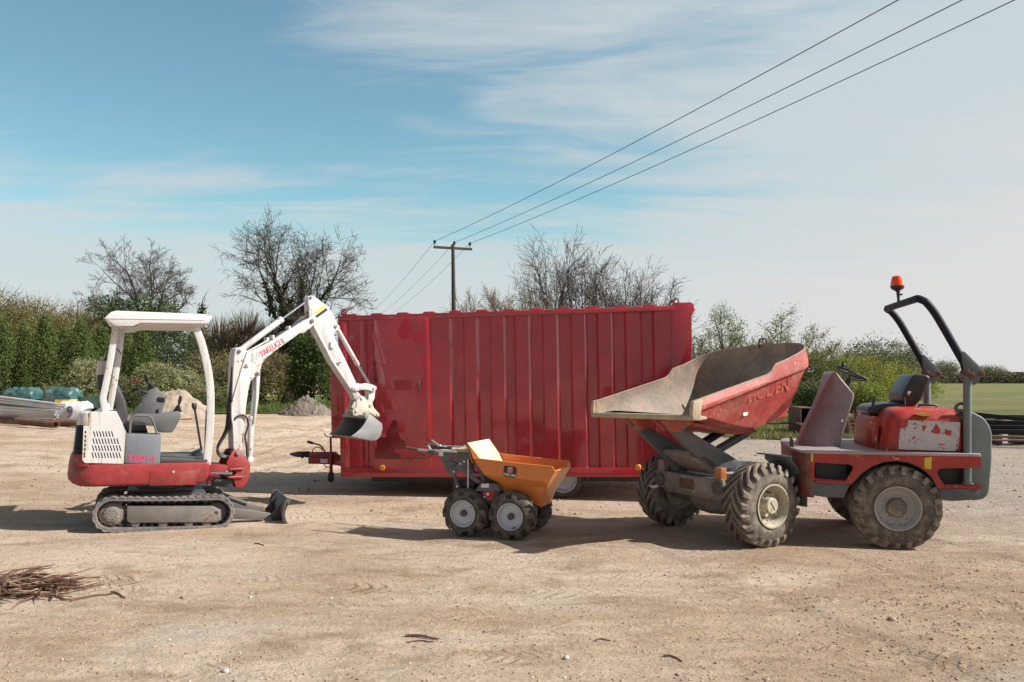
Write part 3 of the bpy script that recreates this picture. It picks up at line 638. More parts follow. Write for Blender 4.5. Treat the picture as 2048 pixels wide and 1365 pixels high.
def ram(p0, p1, p2, r, l, Z, rr, barrel, par, off=.0):
    a, b, c = (P3(BF, Z, p, l) for p in (p0, p1, p2)); mb = MB(); d = (b-a).normalized()
    mb.cyl(a, b, r, n=18); mb.cyl(b-d*.05, b, r*1.12, n=18); mb.cyl(a+Vector((0, -r*1.1, 0)), a+Vector((0, r*1.1, 0)), r*1.05, n=16)
    o = bld(mb, 'hydraulic_cylinder', barrel, par, bevel=.003); mb = MB(); mb.cyl(b, c, rr, n=14); mb.cyl(c+Vector((0, -rr*1.8, 0)), c+Vector((0, rr*1.8, 0)), rr*1.7, n=14); bld(mb, 'piston_rod', CHROME, o); return o
ram((275, 482), (560, 268), (752, 128), .034, 0, ZB, .015, WHITE, ex)
ram((338, 1225), (352, 930), (392, 645), .034, 0, ZB, .016, WHITE, ex)
mb = MB(); mb.prism(PP(BF, Zi, [(1118, 120), (1155, 118), (1140, 350), (1105, 610), (1085, 630), (1112, 350)], -.05), -.055, .055); bld(mb, 'cylinder_guard', WHITE, ex, bevel=.004)
# dipper arm
dp = [(738, 118), (752, 108), (775, 110), (800, 128), (868, 176), (905, 228), (940, 300), (948, 322), (940, 345), (922, 352), (912, 372), (922, 400), (1000, 560), (1072, 712), (1064, 738), (1104, 796), (1088, 826), (1058, 820), (1032, 748), (895, 548), (792, 330), (776, 312), (748, 262), (742, 180)]
mb = MB(); mb.prism(PP(BF, ZB, dp, -.055), -.055, .055); ar = bld(mb, 'dipper_arm', WHITE, ex, bevel=.007)
mb = MB(); mb.prism(PP(BF, ZB, [(780, 320), (792, 316), (920, 560), (1040, 745), (1034, 752), (900, 552)], -.07), -.064, .064); bld(mb, 'arm_flange', WHITE, ar, bevel=.002)
mb = MB(); mb.prism(PP(BF, ZB, [(782, 222), (838, 178), (862, 180), (800, 232)], -.06), -.0575, -.0552); bld(mb, 'warning_label', YELLOW, ar)
mb = MB(); mb.prism(PP(BF, ZB, [(788, 246), (862, 192), (874, 208), (800, 260)], -.06), -.0575, -.0552); bld(mb, 'warning_label', BLACK, ar)
mb = MB(); mb.prism(PP(BF, ZB, [(925, 570), (960, 560), (968, 568), (945, 575), (952, 588), (942, 590), (930, 578)], -.06), -.0575, -.0552); bld(mb, 'arm_mark', GREYP, ar)
mb = MB(); mb.box(*sum(([BF.px(*ZB(895, 440), -.06)[0]-.02, BF.px(*ZB(895, 440), -.06)[0]+.03], [-.08, -.05], [BF.px(*ZB(895, 440), -.06)[1]-.05, BF.px(*ZB(895, 440), -.06)[1]+.03]), [])); bld(mb, 'hose_bracket', WHITE, ar, bevel=.005)
mb = MB()
for X, Y, rr in ((757, 122, .018), (927, 318, .02)):
    x, z = BF.px(*ZB(X, Y), -.06); mb.cyl((x, -.07, z), (x, .07, z), rr, n=14)
mb.build_each('arm_pin', MUDST, ar, xf=MBF, bevel=.003)
ram((932, 326), (1078, 582), (1172, 738), .027, 0, ZB, .016, WHITE, ex)
lk = PP(BF, Z5, [(545, 325), (558, 285), (680, 242), (780, 230), (900, 255), (965, 292), (960, 345), (900, 370), (800, 340), (700, 340), (625, 368), (562, 358)], -.075)
mb = MB(); mb.prism(lk, -.08, -.058); mb.prism(lk, .058, .08)
for X, Y in ((600, 322), (912, 312)):
    x, z = BF.px(*Z5(X, Y), -.075); mb.cyl((x, -.09, z), (x, .09, z), .018, n=14)
mb.build_each('bucket_link', WHITE, ex, xf=MBF, bevel=.004)
mb = MB(); mb.prism(PP(BF, Z5, [(842, 345), (950, 340), (940, 480), (892, 590), (812, 640), (775, 600), (830, 500)], -.05), -.045, .045); bld(mb, 'bucket_lever', WHITE, ex, bevel=.006)
BW = .25
ear = PP(BF, Z5, [(612, 530), (690, 440), (745, 460), (800, 525), (880, 560), (905, 640), (1005, 755), (1000, 795), (965, 812), (820, 722), (740, 720), (690, 800), (560, 780), (545, 700), (610, 640)], -.07)
mb = MB(); mb.prism(ear, -.085, -.062); mb.prism(ear, .062, .085)
for X, Y in ((705, 485), (855, 605), (980, 770), (610, 700)):
    x, z = BF.px(*Z5(X, Y), -.08); mb.cyl((x, -.10, z), (x, .10, z), .02, n=14)
bk = bld(mb, 'bucket_ears', surf('dusty_white', (.50, .47, .40), .6, var=.12, dust=.6, dustc=(.44,.38,.28), chip=.3, bump=.2), ex, bevel=.004)
prof = PP(BF, Z5, [(815, 788), (850, 764), (880, 768), (960, 835), (1060, 918), (1068, 1000), (1045, 1105), (1010, 1165), (960, 1200), (885, 1212), (700, 1175), (530, 1135)], -BW)
mouth = PP(BF, Z5, [(625, 1068), (700, 1000), (760, 920), (795, 850)], -BW)
cx_ = sum(p[0] for p in prof)/len(prof); cz_ = sum(p[1] for p in prof)/len(prof)
inn = [(x+(cx_-x)*.055, z+(cz_-z)*.055) for x, z in prof[:-1]]+[prof[-1]]
mb = MB(); mb.prism(prof+list(reversed(inn[:-1])), -BW+.008, BW-.008); mb.prism(prof+mouth, -BW, -BW+.009); mb.prism(prof+mouth, BW-.009, BW)
x, z = BF.px(*Z5(800, 805), -BW); mb.cyl((x, -BW, z), (x, BW, z), .026, n=14)
bld(mb, 'bucket', surf('bucket_steel', (.26, .26, .265), .45, metal=.25, var=.16, dust=.3, dustc=(.36,.33,.29), chip=.12, bump=.12), ex, bevel=.003)
# hoses
for i in range(5):
    o = i*9
    mb = MB(); mb.tube(spline([P3(BF, Zi, p, -.03+.02*i) for p in ((868-o*.4, 20), (852-o*.5, 250), (842-o*.7, 450), (838-o, 640), (790-o*.6, 740), (722-o*.3, 850), (706+o*.3, 910), (742+o*.5, 965-o*.7), (850, 985-o*1.1))], 5), .0125, n=8); bld(mb, 'hose', HOSE, ex)
mb = MB(); mb.tube(spline([P3(BF, Zi, p, -.085) for p in ((880, 585), (915, 545), (970, 525), (1015, 560), (1030, 630), (1012, 700), (998, 760), (1012, 850), (1018, 960))], 5), .011, n=8); bld(mb, 'hose', HOSE, ex)
mb = MB(); mb.tube([P3(BF, Zi, p, -.08) for p in ((860, 400), (862, 560), (875, 640))], .013, n=8); mb.tube([P3(BF, ZB, p, -.075) for p in ((226, 820), (300, 560), (326, 490), (350, 476), (470, 410))], .009, n=8); mb.build_each('hydraulic_pipe', WHITE, bm_, xf=MBF)
mb = MB(); mb.tube(spline([P3(BF, ZB, p, -.02) for p in ((520, 395), (600, 345), (660, 285), (720, 245), (748, 200), (748, 150), (738, 140))], 5), .016, n=8); mb.tube(spline([P3(BF, ZB, p, .02) for p in ((500, 400), (610, 330), (680, 262), (725, 240), (742, 190))], 5), .016, n=8); bld(mb, 'hose', HOSE, ex)
mb = MB()
for X, Y in ((462, 408), (500, 392), (610, 330)):
    x, z = BF.px(*ZB(X, Y), -.04); mb.box(x-.012, x+.012, -.05, .03, z-.02, z+.025)
mb.build_each('hose_clamp', WHITE, bm_, xf=MBF, bevel=.003)
mb = MB(); x, z = BF.px(*ZB(318, 590), -.07); mb.box(x-.05, x+.02, -.078, -.064, z-.012, z+.008); mb.box(x-.01, x+.0, -.08, -.066, z-.02, z+.03); bld(mb, 'hose_joint', MUDST, bm_, bevel=.003)
# ------------------------------------------------------------------ red steel site container on a trailer chassis
CT = Fr((-2.253, 10.54, 0), -8.5, 1.1)
Z6 = lambda X, Y: (560+X/3.102, 580+Y/3.102)
Z7 = lambda X, Y: (960+X/3.102, 580+Y/3.102)
Zr = lambda X, Y: (1340+X/22.75, 590+Y/22.75)
Zd6 = lambda X, Y: (580+X/11.375, 860+Y/11.375)
ct = thing('site_container', 'dark red corrugated steel site container with a door, standing on trailer wheels', 'container', CT.m)
def cx(px, l=0): return CT.px(px, 800, l)[0]
zb = CT.px(900, 955, 0)[1]; zt = CT.px(1000, 620, 0)[1]+.0; L = cx(1386); D = 2.1
ztl = CT.px(1000, 622.5, 0)[1]
xa, xd0, xd1, xz = cx(698), cx(746.5), cx(857), cx(1346)
# front wall: trapezoid corrugation, bright right-facing flange first, then the groove, then the second flange
def wall(x_list, x0, x1, z0, z1, dep, seed, rows=15):
    prof = [(x0, 0)]
    for a, b in x_list: prof += [(a-.018, 0), (a+.018, dep), (b-.014, dep), (b+.014, 0)]
    prof.append((x1, 0)); pp = []
    for (a, ya), (b, yb) in zip(prof, prof[1:]):
        k = max(1, int((b-a)/.07))
        for i in range(k): pp.append((a+(b-a)*i/k, ya+(yb-ya)*i/k))
    pp.append(prof[-1]); rws = []
    for j in range(rows):
        z = z0+(z1-z0)*j/(rows-1); k = math.sin(math.pi*j/(rows-1))**.5
        rws.append([(x, y+.018+.010*k*noise.noise(Vector((x*3.3, z*2.2, seed)))+.020*k*max(0, noise.noise(Vector((x*4.1, z*3.1, seed+4)))-.25), z) for x, y in pp])
    return rws
g = [(cx(a), cx(b)) for a, b in ((903, 929), (956.5, 982), (1011.6, 1031), (1061.5, 1087), (1118, 1144), (1174, 1197), (1228, 1253), (1284, 1309))]
z0, z1 = zb+.115, ztl-.06
mb = MB(); mb.grid(wall(g, xd1+.02, xz+.02, z0, z1, .034, 1)); mb.grid(wall([(cx(724), cx(734))], xa-.01, xd0-.01, z0, z1, .03, 2)); fw = mb.build_each('wall_panel', CONTR, ct, sharp=25)
mb = MB(); mb.box(.02, L-.03, .06, D, zb+.1, ztl-.04); mb.box(.0, L-.02, D-.01, D+.02, zb, ztl); mb.build('body', CONTR, ct)
mb = MB(); mb.box(0, L-.0, -.004, .09, zb, z0+.004); mb.box(0, .05, .09, D, zb, z0); mb.box(L-.05, L, .09, D, zb, z0); mb.build('bottom_rail', CONTR, ct, bevel=.008)
mb = MB(); mb.box(0, xz+.05, -.008, .1, z1-.004, ztl); mb.build('top_rail', CONTR, ct, bevel=.008)
mb = MB(); mb.box(-.002, xa, -.002, .14, z0+.005, z1-.005); mb.box(.035, xa-.03, -.016, .0, z0+.03, z1-.06); mb.build('corner_post', CONTR, ct, bevel=.01)
q = [CT.px(*Zr(*p), 0) for p in ((130, 470), (420, 345), (950, 338), (1060, 400), (1095, 480), (1096, 590), (1152, 650), (985, 950))]
q = [(xz-.0, q[0][1]), (xz+.03, q[1][1])]+q[2:]+[(L-.002, z0+.005), (xz, z0+.005)]
mb = MB(); mb.prism(q, -.003, .16); mb.prism([(x-.004 if x > L-.3 else x+.15, z-.004) for x, z in q], .161, D); mb.build('corner_post', CONTR, ct, bevel=.01)
mb = MB()
for i in range(13):
    x = .17+i*.352
    if x < L-.3: mb.add([(x+dx_, y, ztl-.002+h) for y in (.02, D) for dx_, h in ((-.095, 0), (-.06, .028), (.06, .028), (.095, 0))], [(0, 1, 2, 3), (7, 6, 5, 4), (0, 4, 5, 1), (1, 5, 6, 2), (2, 6, 7, 3), (3, 7, 4, 0)])
mb.box(.0, L-.03, .1, D, ztl-.03, ztl+.004); mb.build('roof', CONTR, ct, bevel=.006)
for px_e, py_e in ((688, 624), (1351.5, 603.5)):
    x, z = CT.px(px_e, py_e, .05); mb = MB(); mb.lathe([(.024, -.008), (.042, -.008), (.042, .008), (.024, .008)], (x, .05, z), n=20, closed=True); mb.box(x-.035, x+.035, .042, .058, z-.06, z-.028); mb.build('lifting_eye', CONTR, ct)
# door
a = CT.px(*Z6(585, 190), 0); b_ = CT.px(*Z6(912, 1040), 0)
fr2 = [(xd0, z0-.0), (xd1+.03, z0-.0), (xd1+.03, z1+.002), (xd0, z1+.002)]
mb = MB(); mb.prism(fr2, -.014, .05, [[(a[0]-.024, b_[1]-.022), (b_[0]+.024, b_[1]-.022), (b_[0]+.024, a[1]+.022), (a[0]-.024, a[1]+.022)]]); mb.build('door_frame', CONTR, ct, bevel=.004)
p0 = CT.px(*Z6(712, 562), 0); p1 = CT.px(*Z6(822, 622), 0)
def dgrid(nx_, nz_):
    xs_ = sorted([a[0]+(b_[0]-a[0])*i/nx_ for i in range(nx_+1)]+[p0[0], p1[0]]); zs2 = sorted([b_[1]+(a[1]-b_[1])*i/nz_ for i in range(nz_+1)]+[p1[1], p0[1]]); mb = MB(); w = len(xs_)
    mb.v = [(x, .015+.0055*noise.noise(Vector((x*2.2, z*1.5, 9)))+.003*noise.noise(Vector((x*6, z*5, 2))), z) for z in zs2 for x in xs_]
    for j in range(len(zs2)-1):
        for i in range(w-1):
            xm, zm = (xs_[i]+xs_[i+1])/2, (zs2[j]+zs2[j+1])/2
            if p0[0] < xm < p1[0] and p1[1] < zm < p0[1]: continue
            mb.f.append((j*w+i, j*w+i+1, (j+1)*w+i+1, (j+1)*w+i))
    return mb
mb = MB(); mb.box(a[0]-.03, b_[0]+.034, .051, .058, b_[1]-.034, a[1]+.034); mb.build('gap_shade', BLACK, ct)  # black plate added behind the door, stands for shade in the gap
mb = dgrid(12, 26); dr = mb.build('door', CONTR, ct, solid=.03)
mb = MB(); mb.box(p0[0]-.02, p1[0]+.02, .07, .08, p1[1]-.02, p0[1]+.02); mb.box(p0[0]+.05, p1[0]-.06, .05, .07, p1[1]+.02, p1[1]+.06); mb.build('lock_box', CONTR, dr, bevel=.003)
h0 = CT.px(*Z6(868, 553), 0); h1 = CT.px(*Z6(868, 640), 0)
mb = MB(); mb.box(h0[0]-.03, h0[0]+.03, -.002, .013, h1[1], h0[1]); mb.tube([(h0[0], -.0, h0[1]-.03), (h0[0], -.05, h0[1]-.04), (h0[0], -.05, h1[1]+.03), (h0[0], -.0, h1[1]+.02)], .012, n=8); mb.build('door_handle', DGREY, dr, bevel=.003)
mb = MB()
for k in range(3):
    z = b_[1]+(a[1]-b_[1])*(.12+.38*k); mb.cyl((a[0]-.006, -.004, z-.07), (a[0]-.006, -.004, z+.07), .014, n=10)
mb.build_each('hinge', CONTR, dr)
for Z, X, Y in ((Z6, 637, 1103), (Z7, 980, 1102)):
    x, z = CT.px(*Z(X, Y), 0); mb = MB(); mb.lathe([(0, -.02), (.032, -.018), (.040, -.010), (.040, .0)], (x, -.001 if X == 637 else .0, z), n=22); mb.build('reflector', AMBERR, ct)
# locker on the drawbar end
x0 = CT.px(661, 800, .55)[0]; zl0 = CT.px(670, 877, .55)[1]; zl1 = CT.px(670, 692, .55)[1]
mb = MB(); mb.box(x0, .02, .55, D-.25, zl0, zl1); mb.build('end_locker', CONTR, ct, bevel=.015)
# drawbar
lc = 1.0
def P6(X, Y, l=lc): return P3(CT, Zd6, (X, Y), l)
mb = MB(); q = PP(CT, Zd6, [(412, 640), (1180, 640), (1180, 795), (412, 775)], lc-.06); mb.prism(q, lc-.06, lc+.06)
mb.tube([P6(900, 720), Vector((.6, .3, zb+.03))], .05, n=4); mb.tube([P6(900, 720), Vector((.6, 1.8, zb+.03))], .05, n=4); db = mb.build('drawbar', XRED, ct, bevel=.006)
mb = MB(); mb.prism(PP(CT, Zd6, [(440, 515), (1010, 510), (1050, 560), (1120, 600), (1120, 642), (440, 642)], lc-.05), lc-.05, lc+.05); mb.build('overrun_housing', XRED, db, bevel=.012)
mb = MB(); c0, c1 = P6(445, 560), P6(270, 555); d = c1-c0
mb.tube([c0+d*t for t in (0, .12, .2, .32, .4, .52, .6, .72, .8, .95, 1.05)], [.045, .05, .04, .05, .04, .048, .038, .046, .036, .04, .03], n=16); mb.build('bellows', HOSE, db)
mb = MB(); mb.tube([P6(290, 555), P6(200, 558), P6(130, 562), P6(60, 556), P6(0, 552)], [.042, .045, .036, .022, .014], n=16); mb.box(*sum([[P6(280, 600).x-.015, P6(280, 600).x+.015], [lc-.02, lc+.02], [P6(280, 650).z, P6(280, 590).z]], [])); mb.build('coupling_head', DGREY, db, bevel=.003)
mb = MB(); mb.tube(spline([P6(*p) for p in ((800, 500), (745, 420), (690, 355), (600, 325), (500, 300))], 4), .012, n=8); hl = mb.build('handbrake_lever', XRED, db)
mb = MB(); mb.tube([P6(520, 305), P6(400, 272)], .02, n=10); mb.build('grip', HOSE, hl)
mb = MB(); mb.tube(spline([P6(*p) for p in ((512, 510), (525, 450), (570, 405), (630, 392), (700, 415), (740, 490))], 4), .007, n=6); mb.tube(spline([P6(*p) for p in ((780, 780), (800, 830), (860, 850), (940, 840))], 4), .007, n=6); mb.build_each('breakaway_cable', HOSE, db)
mb = MB(); q = PP(CT, Zd6, [(695, 665), (855, 668), (855, 755), (695, 750)], lc-.06); mb.prism(q, lc-.064, lc-.06); mb.build('data_plate', LABELW, db)
mb = MB(); mb.tube([P6(935, 1000, lc-.1), P6(935, 560, lc-.1)], .024, n=12); mb.tube([P6(932, 560, lc-.1), P6(925, 160, lc-.1)], .016, n=10); mb.tube([P6(925, 165, lc-.1), P6(850, 160, lc-.1), P6(805, 135, lc-.1), P6(780, 70, lc-.1)], .008, n=6); jk = mb.build('jockey_stem', XRED, db)
jw = P6(935, 1075, lc-.1); mb = MB(); rj = (P6(935, 960, lc-.1).z-P6(935, 1190, lc-.1).z)/2; mb.lathe([(0, -.03), (rj*.7, -.03), (rj*.95, -.025), (rj, -.01), (rj, .01), (rj*.95, .025), (rj*.7, .03), (0, .03)], tuple(jw), ax='x', n=24); mb.build('jockey_wheel', HOSE, db)
# chassis and road wheels
mb = MB(); mb.box(.3, L-.3, .35, .45, zb-.1, zb); mb.box(.3, L-.3, 1.65, 1.75, zb-.1, zb); mb.box(cx(1127)-.05, cx(1127)+.05, .2, 1.9, zb-.12, zb-.02); mb.box(cx(1168), cx(1174), .15, 1.9, zb-.06, zb); mb.build('chassis', DGREY, ct, bevel=.006)

def rim_mesh(rim, w, dish, hub_r, hub_h, bolts, hubprof=None, n=40):
    """wheel disc seen from -y: outer lip, well, disc, hub and studs"""
    mb = MB()
    mb.lathe([(rim*1.02, .0), (rim*1.03, -.012), (rim*.965, -.013), (rim*.94, .004), (rim*.90, .012), (rim*.87, dish*.55), (rim*.80, dish*.9), (rim*.62, dish), (hub_r*1.25, dish*.96), (hub_r*1.2, dish), (0, dish)], n=n)
    mb.lathe([(rim*1.02, .0), (rim*.9, .03), (rim*.85, w*.5), (rim*.9, w-.03), (rim*1.02, w)], n=n)
    mb.lathe([(0, w*.75), (rim*.9, w*.75)], n=n)
    for k in range(bolts):
        a = 2*math.pi*(k+.3)/bolts; r = hub_r*1.0+(rim*.62-hub_r)*.55
        mb.bolt((r*math.cos(a), dish, r*math.sin(a)), (0, -1, 0), rim*.055, rim*.09)
    return mb
def tyre_mesh(Rr, w, rim, nl, lug=.022, ag=1.0, side=.7, wk=.40):
    """carcass of revolution plus two staggered rows of chevron lugs; y runs from the outer face (0) to w"""
    mb = MB(); Rc = Rr-lug; h = w/2
    pr = [(rim*.99, .012), (rim*1.06, .0), (rim+(Rc-rim)*.35, -.008*1), (rim+(Rc-rim)*.65, .0), (Rc-.028, .010), (Rc-.008, .026), (Rc, w*.22), (Rc+.002, h)]
    pr = pr+[(r, w-y) for r, y in reversed(pr[:-1])]
    mb.lathe(pr, n=56)
    def surf_pt(t):                      # t: 0 centre line .. 1 shoulder .. 1.5 side wall -> (radius, offset from the centre)
        if t <= 1: return Rc-.010*t**3, t*(h-.012)
        k = (t-1)/.5; return Rc-.014-(Rc-rim)*.30*k, h-.012+.012*min(1, 2.2*k)
    for s in (-1, 1):
        for i in range(nl):
            a0 = 2*math.pi*(i+(.5 if s > 0 else 0))/nl; ring = []
            ts = [-.06, .2, .45, .7, .9, 1.0, 1.12, 1.12+.38*side]
            for t in ts:
                r, o = surf_pt(abs(t)); o = o*(1 if t >= 0 else -1)
                sweep = (t**.85 if t > 0 else 0)*(h/Rc)*ag if t <= 1 else (h/Rc)*ag*(1+.08*(t-1))
                wd = (wk-.02*t)*2*math.pi/nl/2*(1.05 if t < 1 else 1.2)
                hh = lug if t <= .95 else lug*(1.0 if t < 1.05 else (.95 if t < 1.2 else .35))
                bo = 0 if t < 1 else (.010 if t < 1.2 else .012)
                row = []
                for da, top in ((-wd*1.15, 0), (-wd*.8, 1), (wd*.8, 1), (wd*1.15, 0)):
                    a = a0+sweep+da
                    if t < 1.05: rr = r-.006+(hh+.006)*top; oo = o
                    else: rr = r+(lug*.6 if t < 1.2 else 0)*top; oo = o-.006+(bo+.008)*top
                    row.append((rr*math.cos(a), h+s*oo, rr*math.sin(a)))
                ring.append(row)
            k = len(mb.v); mb.v += [p for q in ring for p in q]
            for j in range(len(ring)-1):
                for c_ in range(3): mb.f.append((k+j*4+c_, k+j*4+c_+1, k+j*4+c_+5, k+j*4+c_+4))
            mb.f.append((k, k+1, k+2, k+3)); e = k+(len(ring)-1)*4; mb.f.append((e+3, e+2, e+1, e))
    return mb
def wheel(name, par, m, tyre, rim_, matT, matR, rotz=0.0):
    """a wheel is its rim, with the tyre and hub as pieces"""
    o = rim_.build(name, matR, par, bevel=0, sharp=40); o.matrix_local = m @ Matrix.Rotation(rotz, 4, 'Y')
    t = tyre.build('tyre', matT, o, bevel=0, sharp=38)
    return o
def put(w_, par, m): c_ = copy_tree(w_, par); c_.matrix_local = m; return c_
tw = MB(); r_, w_ = .245, .165; tw.lathe([(.165, .012), (.178, .0), (.205, -.006), (.228, .004), (.240, .02), (r_, .045), (r_, .06), (r_-.006, .062), (r_-.006, .068), (r_, .07), (r_, .095), (r_-.006, .097), (r_-.006, .103), (r_, .105), (r_, .12), (.240, .145), (.228, .161), (.205, .17), (.165, .15)], n=48)
xw = CT.px(1127, 965, .1)[0]; zw = .245-xw*math.sin(R(1.1))
w0 = wheel('road_wheel', ct, Matrix.Translation((xw, .12, zw)), tw, rim_mesh(.165, w_, .035, .05, .04, 5), TYREC, SRIM)
put(w0, ct, Matrix.Translation((xw, D-.12, zw)) @ Matrix.Rotation(math.pi, 4, 'Z'))
# ------------------------------------------------------------------ small orange walk-behind dumper
SD = Fr((-.2455, 7.706, 0), -20)
Z9 = lambda X, Y: (780+X/5.12, 850+Y/5.12)
Zt = lambda X, Y: (930+X/8.904, 870+Y/8.904)
Zq = lambda X, Y: (800+X/9.75, 870+Y/9.75)
Zw = lambda X, Y: (870+X/7.877, 960+Y/7.877)
sdm = thing('mini_dumper', 'small orange skip dumper with four knobbly tyres and handlebars, empty', 'dumper', SD.m)
WD = .64
ty = tyre_mesh(.236, .165, .128, 10, lug=.036, ag=1.0, side=1.0); rm = rim_mesh(.128, .165, .030, .028, .02, 0)
w0 = wheel('wheel', sdm, Matrix.Translation((-.247, 0, .228)), ty, rm, TYREC, SRIM, .3)
mb = MB(); mb.lathe([(0, -.012), (.022, -.012), (.03, -.004), (.031, .035), (0, .036)], n=20); mb.build('hub', DGREY, w0)
mb = MB(); mb.tube([(.06, .02, .085), (.063, -.006, .09), (.066, -.022, .094)], .006, n=6); mb.build('valve', BLACK, w0)
put(w0, sdm, Matrix.Translation((.247, -.01, .228)) @ Matrix.Rotation(2.2, 4, 'Y'))
for x in (-.247, .247): put(w0, sdm, Matrix.Translation((x, WD, .228)) @ Matrix.Rotation(math.pi, 4, 'Z') @ Matrix.Rotation(x*5, 4, 'Y'))
mb = MB(); mb.box(-.36, .36, .2, .44, .17, .30); mb.box(-.28, -.21, .1, .54, .2, .26); mb.box(.21, .28, .1, .54, .2, .26); mb.box(-.36, .0, .12, .52, .30, .34); mb.build_each('chassis', DGREY, sdm, bevel=.01)
# skip
def S(X, Y, l): x, z = SD.px(*Zt(X, Y), l); return (x, l, z)
rows = [[S(145, 418, .05), S(640, 478, .05), S(1100, 528, .05), S(1552, 574, .05)],
        [S(332, 706, .055), S(690, 750, .055), S(1050, 795, .055), S(1412, 838, .06)],
        [S(600, 862, .11), S(860, 888, .11), S(1140, 915, .11), S(1420, 946, .115)],
        [S(660, 1080, .16), S(880, 1130, .16), S(1110, 1180, .16), S(1330, 1280, .16)]]
lipn = S(1598, 652, .075); lipb = S(1345, 1290, .19)
fr_edge = [lipn, S(1480, 900, .085), S(1420, 1010, .13), lipb]
mir = lambda p: (p[0]+.015, WD-p[1], p[2])
mb = MB(); near = [r+[e] for r, e in zip(rows, fr_edge)]
mb.grid(near); mb.grid([[mir(p) for p in r] for r in near])
def cross(a, n=6, dz=0): b = mir(a); return [tuple(a[i]+(b[i]-a[i])*k/n for i in range(3)) for k in range(n+1)]
mb.grid([cross(e) for e in fr_edge]); mb.grid([cross(r[0]) for r in rows]); mb.grid([cross(rows[3][i]) for i in range(4)]+[cross(lipb)])
sk = mb.build('skip', ORANGE, sdm, weld=True, solid=.006, sharp=22)
mb = MB(); mb.tube([near[0][i] for i in range(5)]+[mir(near[0][4])]+[mir(near[0][i]) for i in (3, 2, 1, 0)], .008, n=8); mb.build('rim_edge', ORANGE, sk)
bt0 = S(45, 145, .055); bt1 = mir(bt0); bb0 = (rows[1][0][0]+.07, .065, rows[1][0][2]-.01)
bb0 = S(262, 418, .075); bb2 = S(330, 560, .075)
mb = MB(); mb.grid([[bt0, bt1], [bb0, mir(bb0)], [bb2, mir(bb2)]]); mb.build('back_guard', SCRAPED, sk, solid=.006)
mb = MB(); mb.add([bt0, S(145, 418, .052), S(262, 418, .07)], [(0, 1, 2)]); mb.add([mir(p) for p in (bt0, S(145, 418, .052), S(262, 418, .07))], [(0, 1, 2)])
mb.grid([cross((bt0[0]-.007, bt0[1], bt0[2])), cross((rows[0][0][0]-.007, .05, rows[0][0][2]-.05))]); mb.build_each('guard_side', ORANGE, sk, solid=.005)
q = [S(*p, .05) for p in ((712, 548), (900, 580), (915, 596), (902, 755), (885, 768), (702, 738), (690, 720), (698, 560))]
mb = MB(); mb.prism([(p[0], p[2]) for p in q], .0435, .0465); mb.build('badge', LABELK, sk)
q = [S(*p, .045) for p in ((762, 572), (858, 588), (850, 685), (755, 670))]
mb = MB(); mb.prism([(p[0], p[2]) for p in q], .0415, .0434); mb.build('badge_emblem', surf('badge_pink', (.50, .16, .17), .5, var=.1, bump=0), sk)
q = [S(*p, .045) for p in ((785, 585), (835, 592), (820, 612))]
mb = MB(); mb.prism([(p[0], p[2]) for p in q], .0405, .0414); mb.build('badge_mark', LABELW, sk)
x, _, z = S(800, 716, .05); text('badge_lettering', 'BMD 300', .030, LABELW, sk, on_side(x, .0425, z, -6), ext=.0008, bold=.0012)
mb = MB(); q = [S(*p, .09) for p in ((1590, 655), (1745, 588))]
# engine
e = SD.px(*Zw(812, 235), .0); mb = MB(); mb.lathe([(0, .07), (.06, .07), (.095, .085), (.112, .11), (.112, .30), (0, .30)], (e[0], 0, e[1]), n=28); mb.box(e[0]-.12, e[0]+.12, .14, .4, e[1]-.1, e[1]+.05); en = mb.build('engine', DGREY, sdm, bevel=.006)
mb = MB(); mb.lathe([(0, .036), (.014, .036), (.018, .042), (.03, .05), (.034, .058), (.045, .052), (.055, .055), (.057, .075), (.0, .076)], (e[0], 0, e[1]), n=28); mb.build('pull_start', REDP, en)
mb = MB(); mb.lathe([(0, .03), (.014, .032), (.016, .04), (0, .04)], (e[0], 0, e[1]), n=16); mb.bolt((e[0]-.04, .05, e[1]-.03), (0, -1, 0), .008, .006); mb.build('starter_boss', ZINC, en)
q = PP(SD, Zw, [(628, 182), (700, 62), (958, 60), (1026, 165), (1022, 184)], .05)
mb = MB(); mb.prism(q, .05, .38); mb.build('engine_cover', GUN, en, bevel=.012)
q = PP(SD, Zw, [(728, 62), (850, 62), (850, 124), (728, 124)], .05); mb = MB(); mb.prism(q, .0465, .05); mb.build('engine_label', LABELW, en)
mb = MB(); mb.prism(PP(SD, Zq, [(1050, 880), (1480, 870), (1480, 1090), (1050, 1080)], .2), .16, .5); mb.prism(PP(SD, Zq, [(1160, 1050), (1580, 1045), (1580, 1140), (1160, 1130)], .12), .12, .5); mb.build('gearbox', BLACK, sdm, bevel=.015)
mb = MB()
for l in (.10, .52):
    mb.prism(PP(SD, Zq, [(1100, 560), (1180, 570), (1580, 905), (1520, 960), (1230, 720), (1110, 640)], .12), l, l+.012)
    mb.prism(PP(SD, Zq, [(1400, 490), (1470, 500), (1670, 890), (1610, 920)], .12), l+.02, l+.05)
    mb.prism(PP(SD, Zq, [(1035, 800), (1085, 780), (1190, 1040), (1140, 1060)], .12), l, l+.03)
mb.build_each('support_frame', GUN, sdm, bevel=.004)
q = PP(SD, Zq, [(762, 325), (1390, 360), (1412, 470), (1335, 490), (1255, 615), (1200, 610), (1130, 555), (1010, 520), (850, 560), (800, 470)], .10)
mb = MB(); mb.prism(q, .10, .112); mb.prism(q, .53, .542); mb.prism(PP(SD, Zq, [(840, 560), (970, 505), (1085, 545), (1085, 580), (860, 635)], .09), .085, .2); hd = mb.build_each('control_panel', GUN, sdm, bevel=.004)[0]
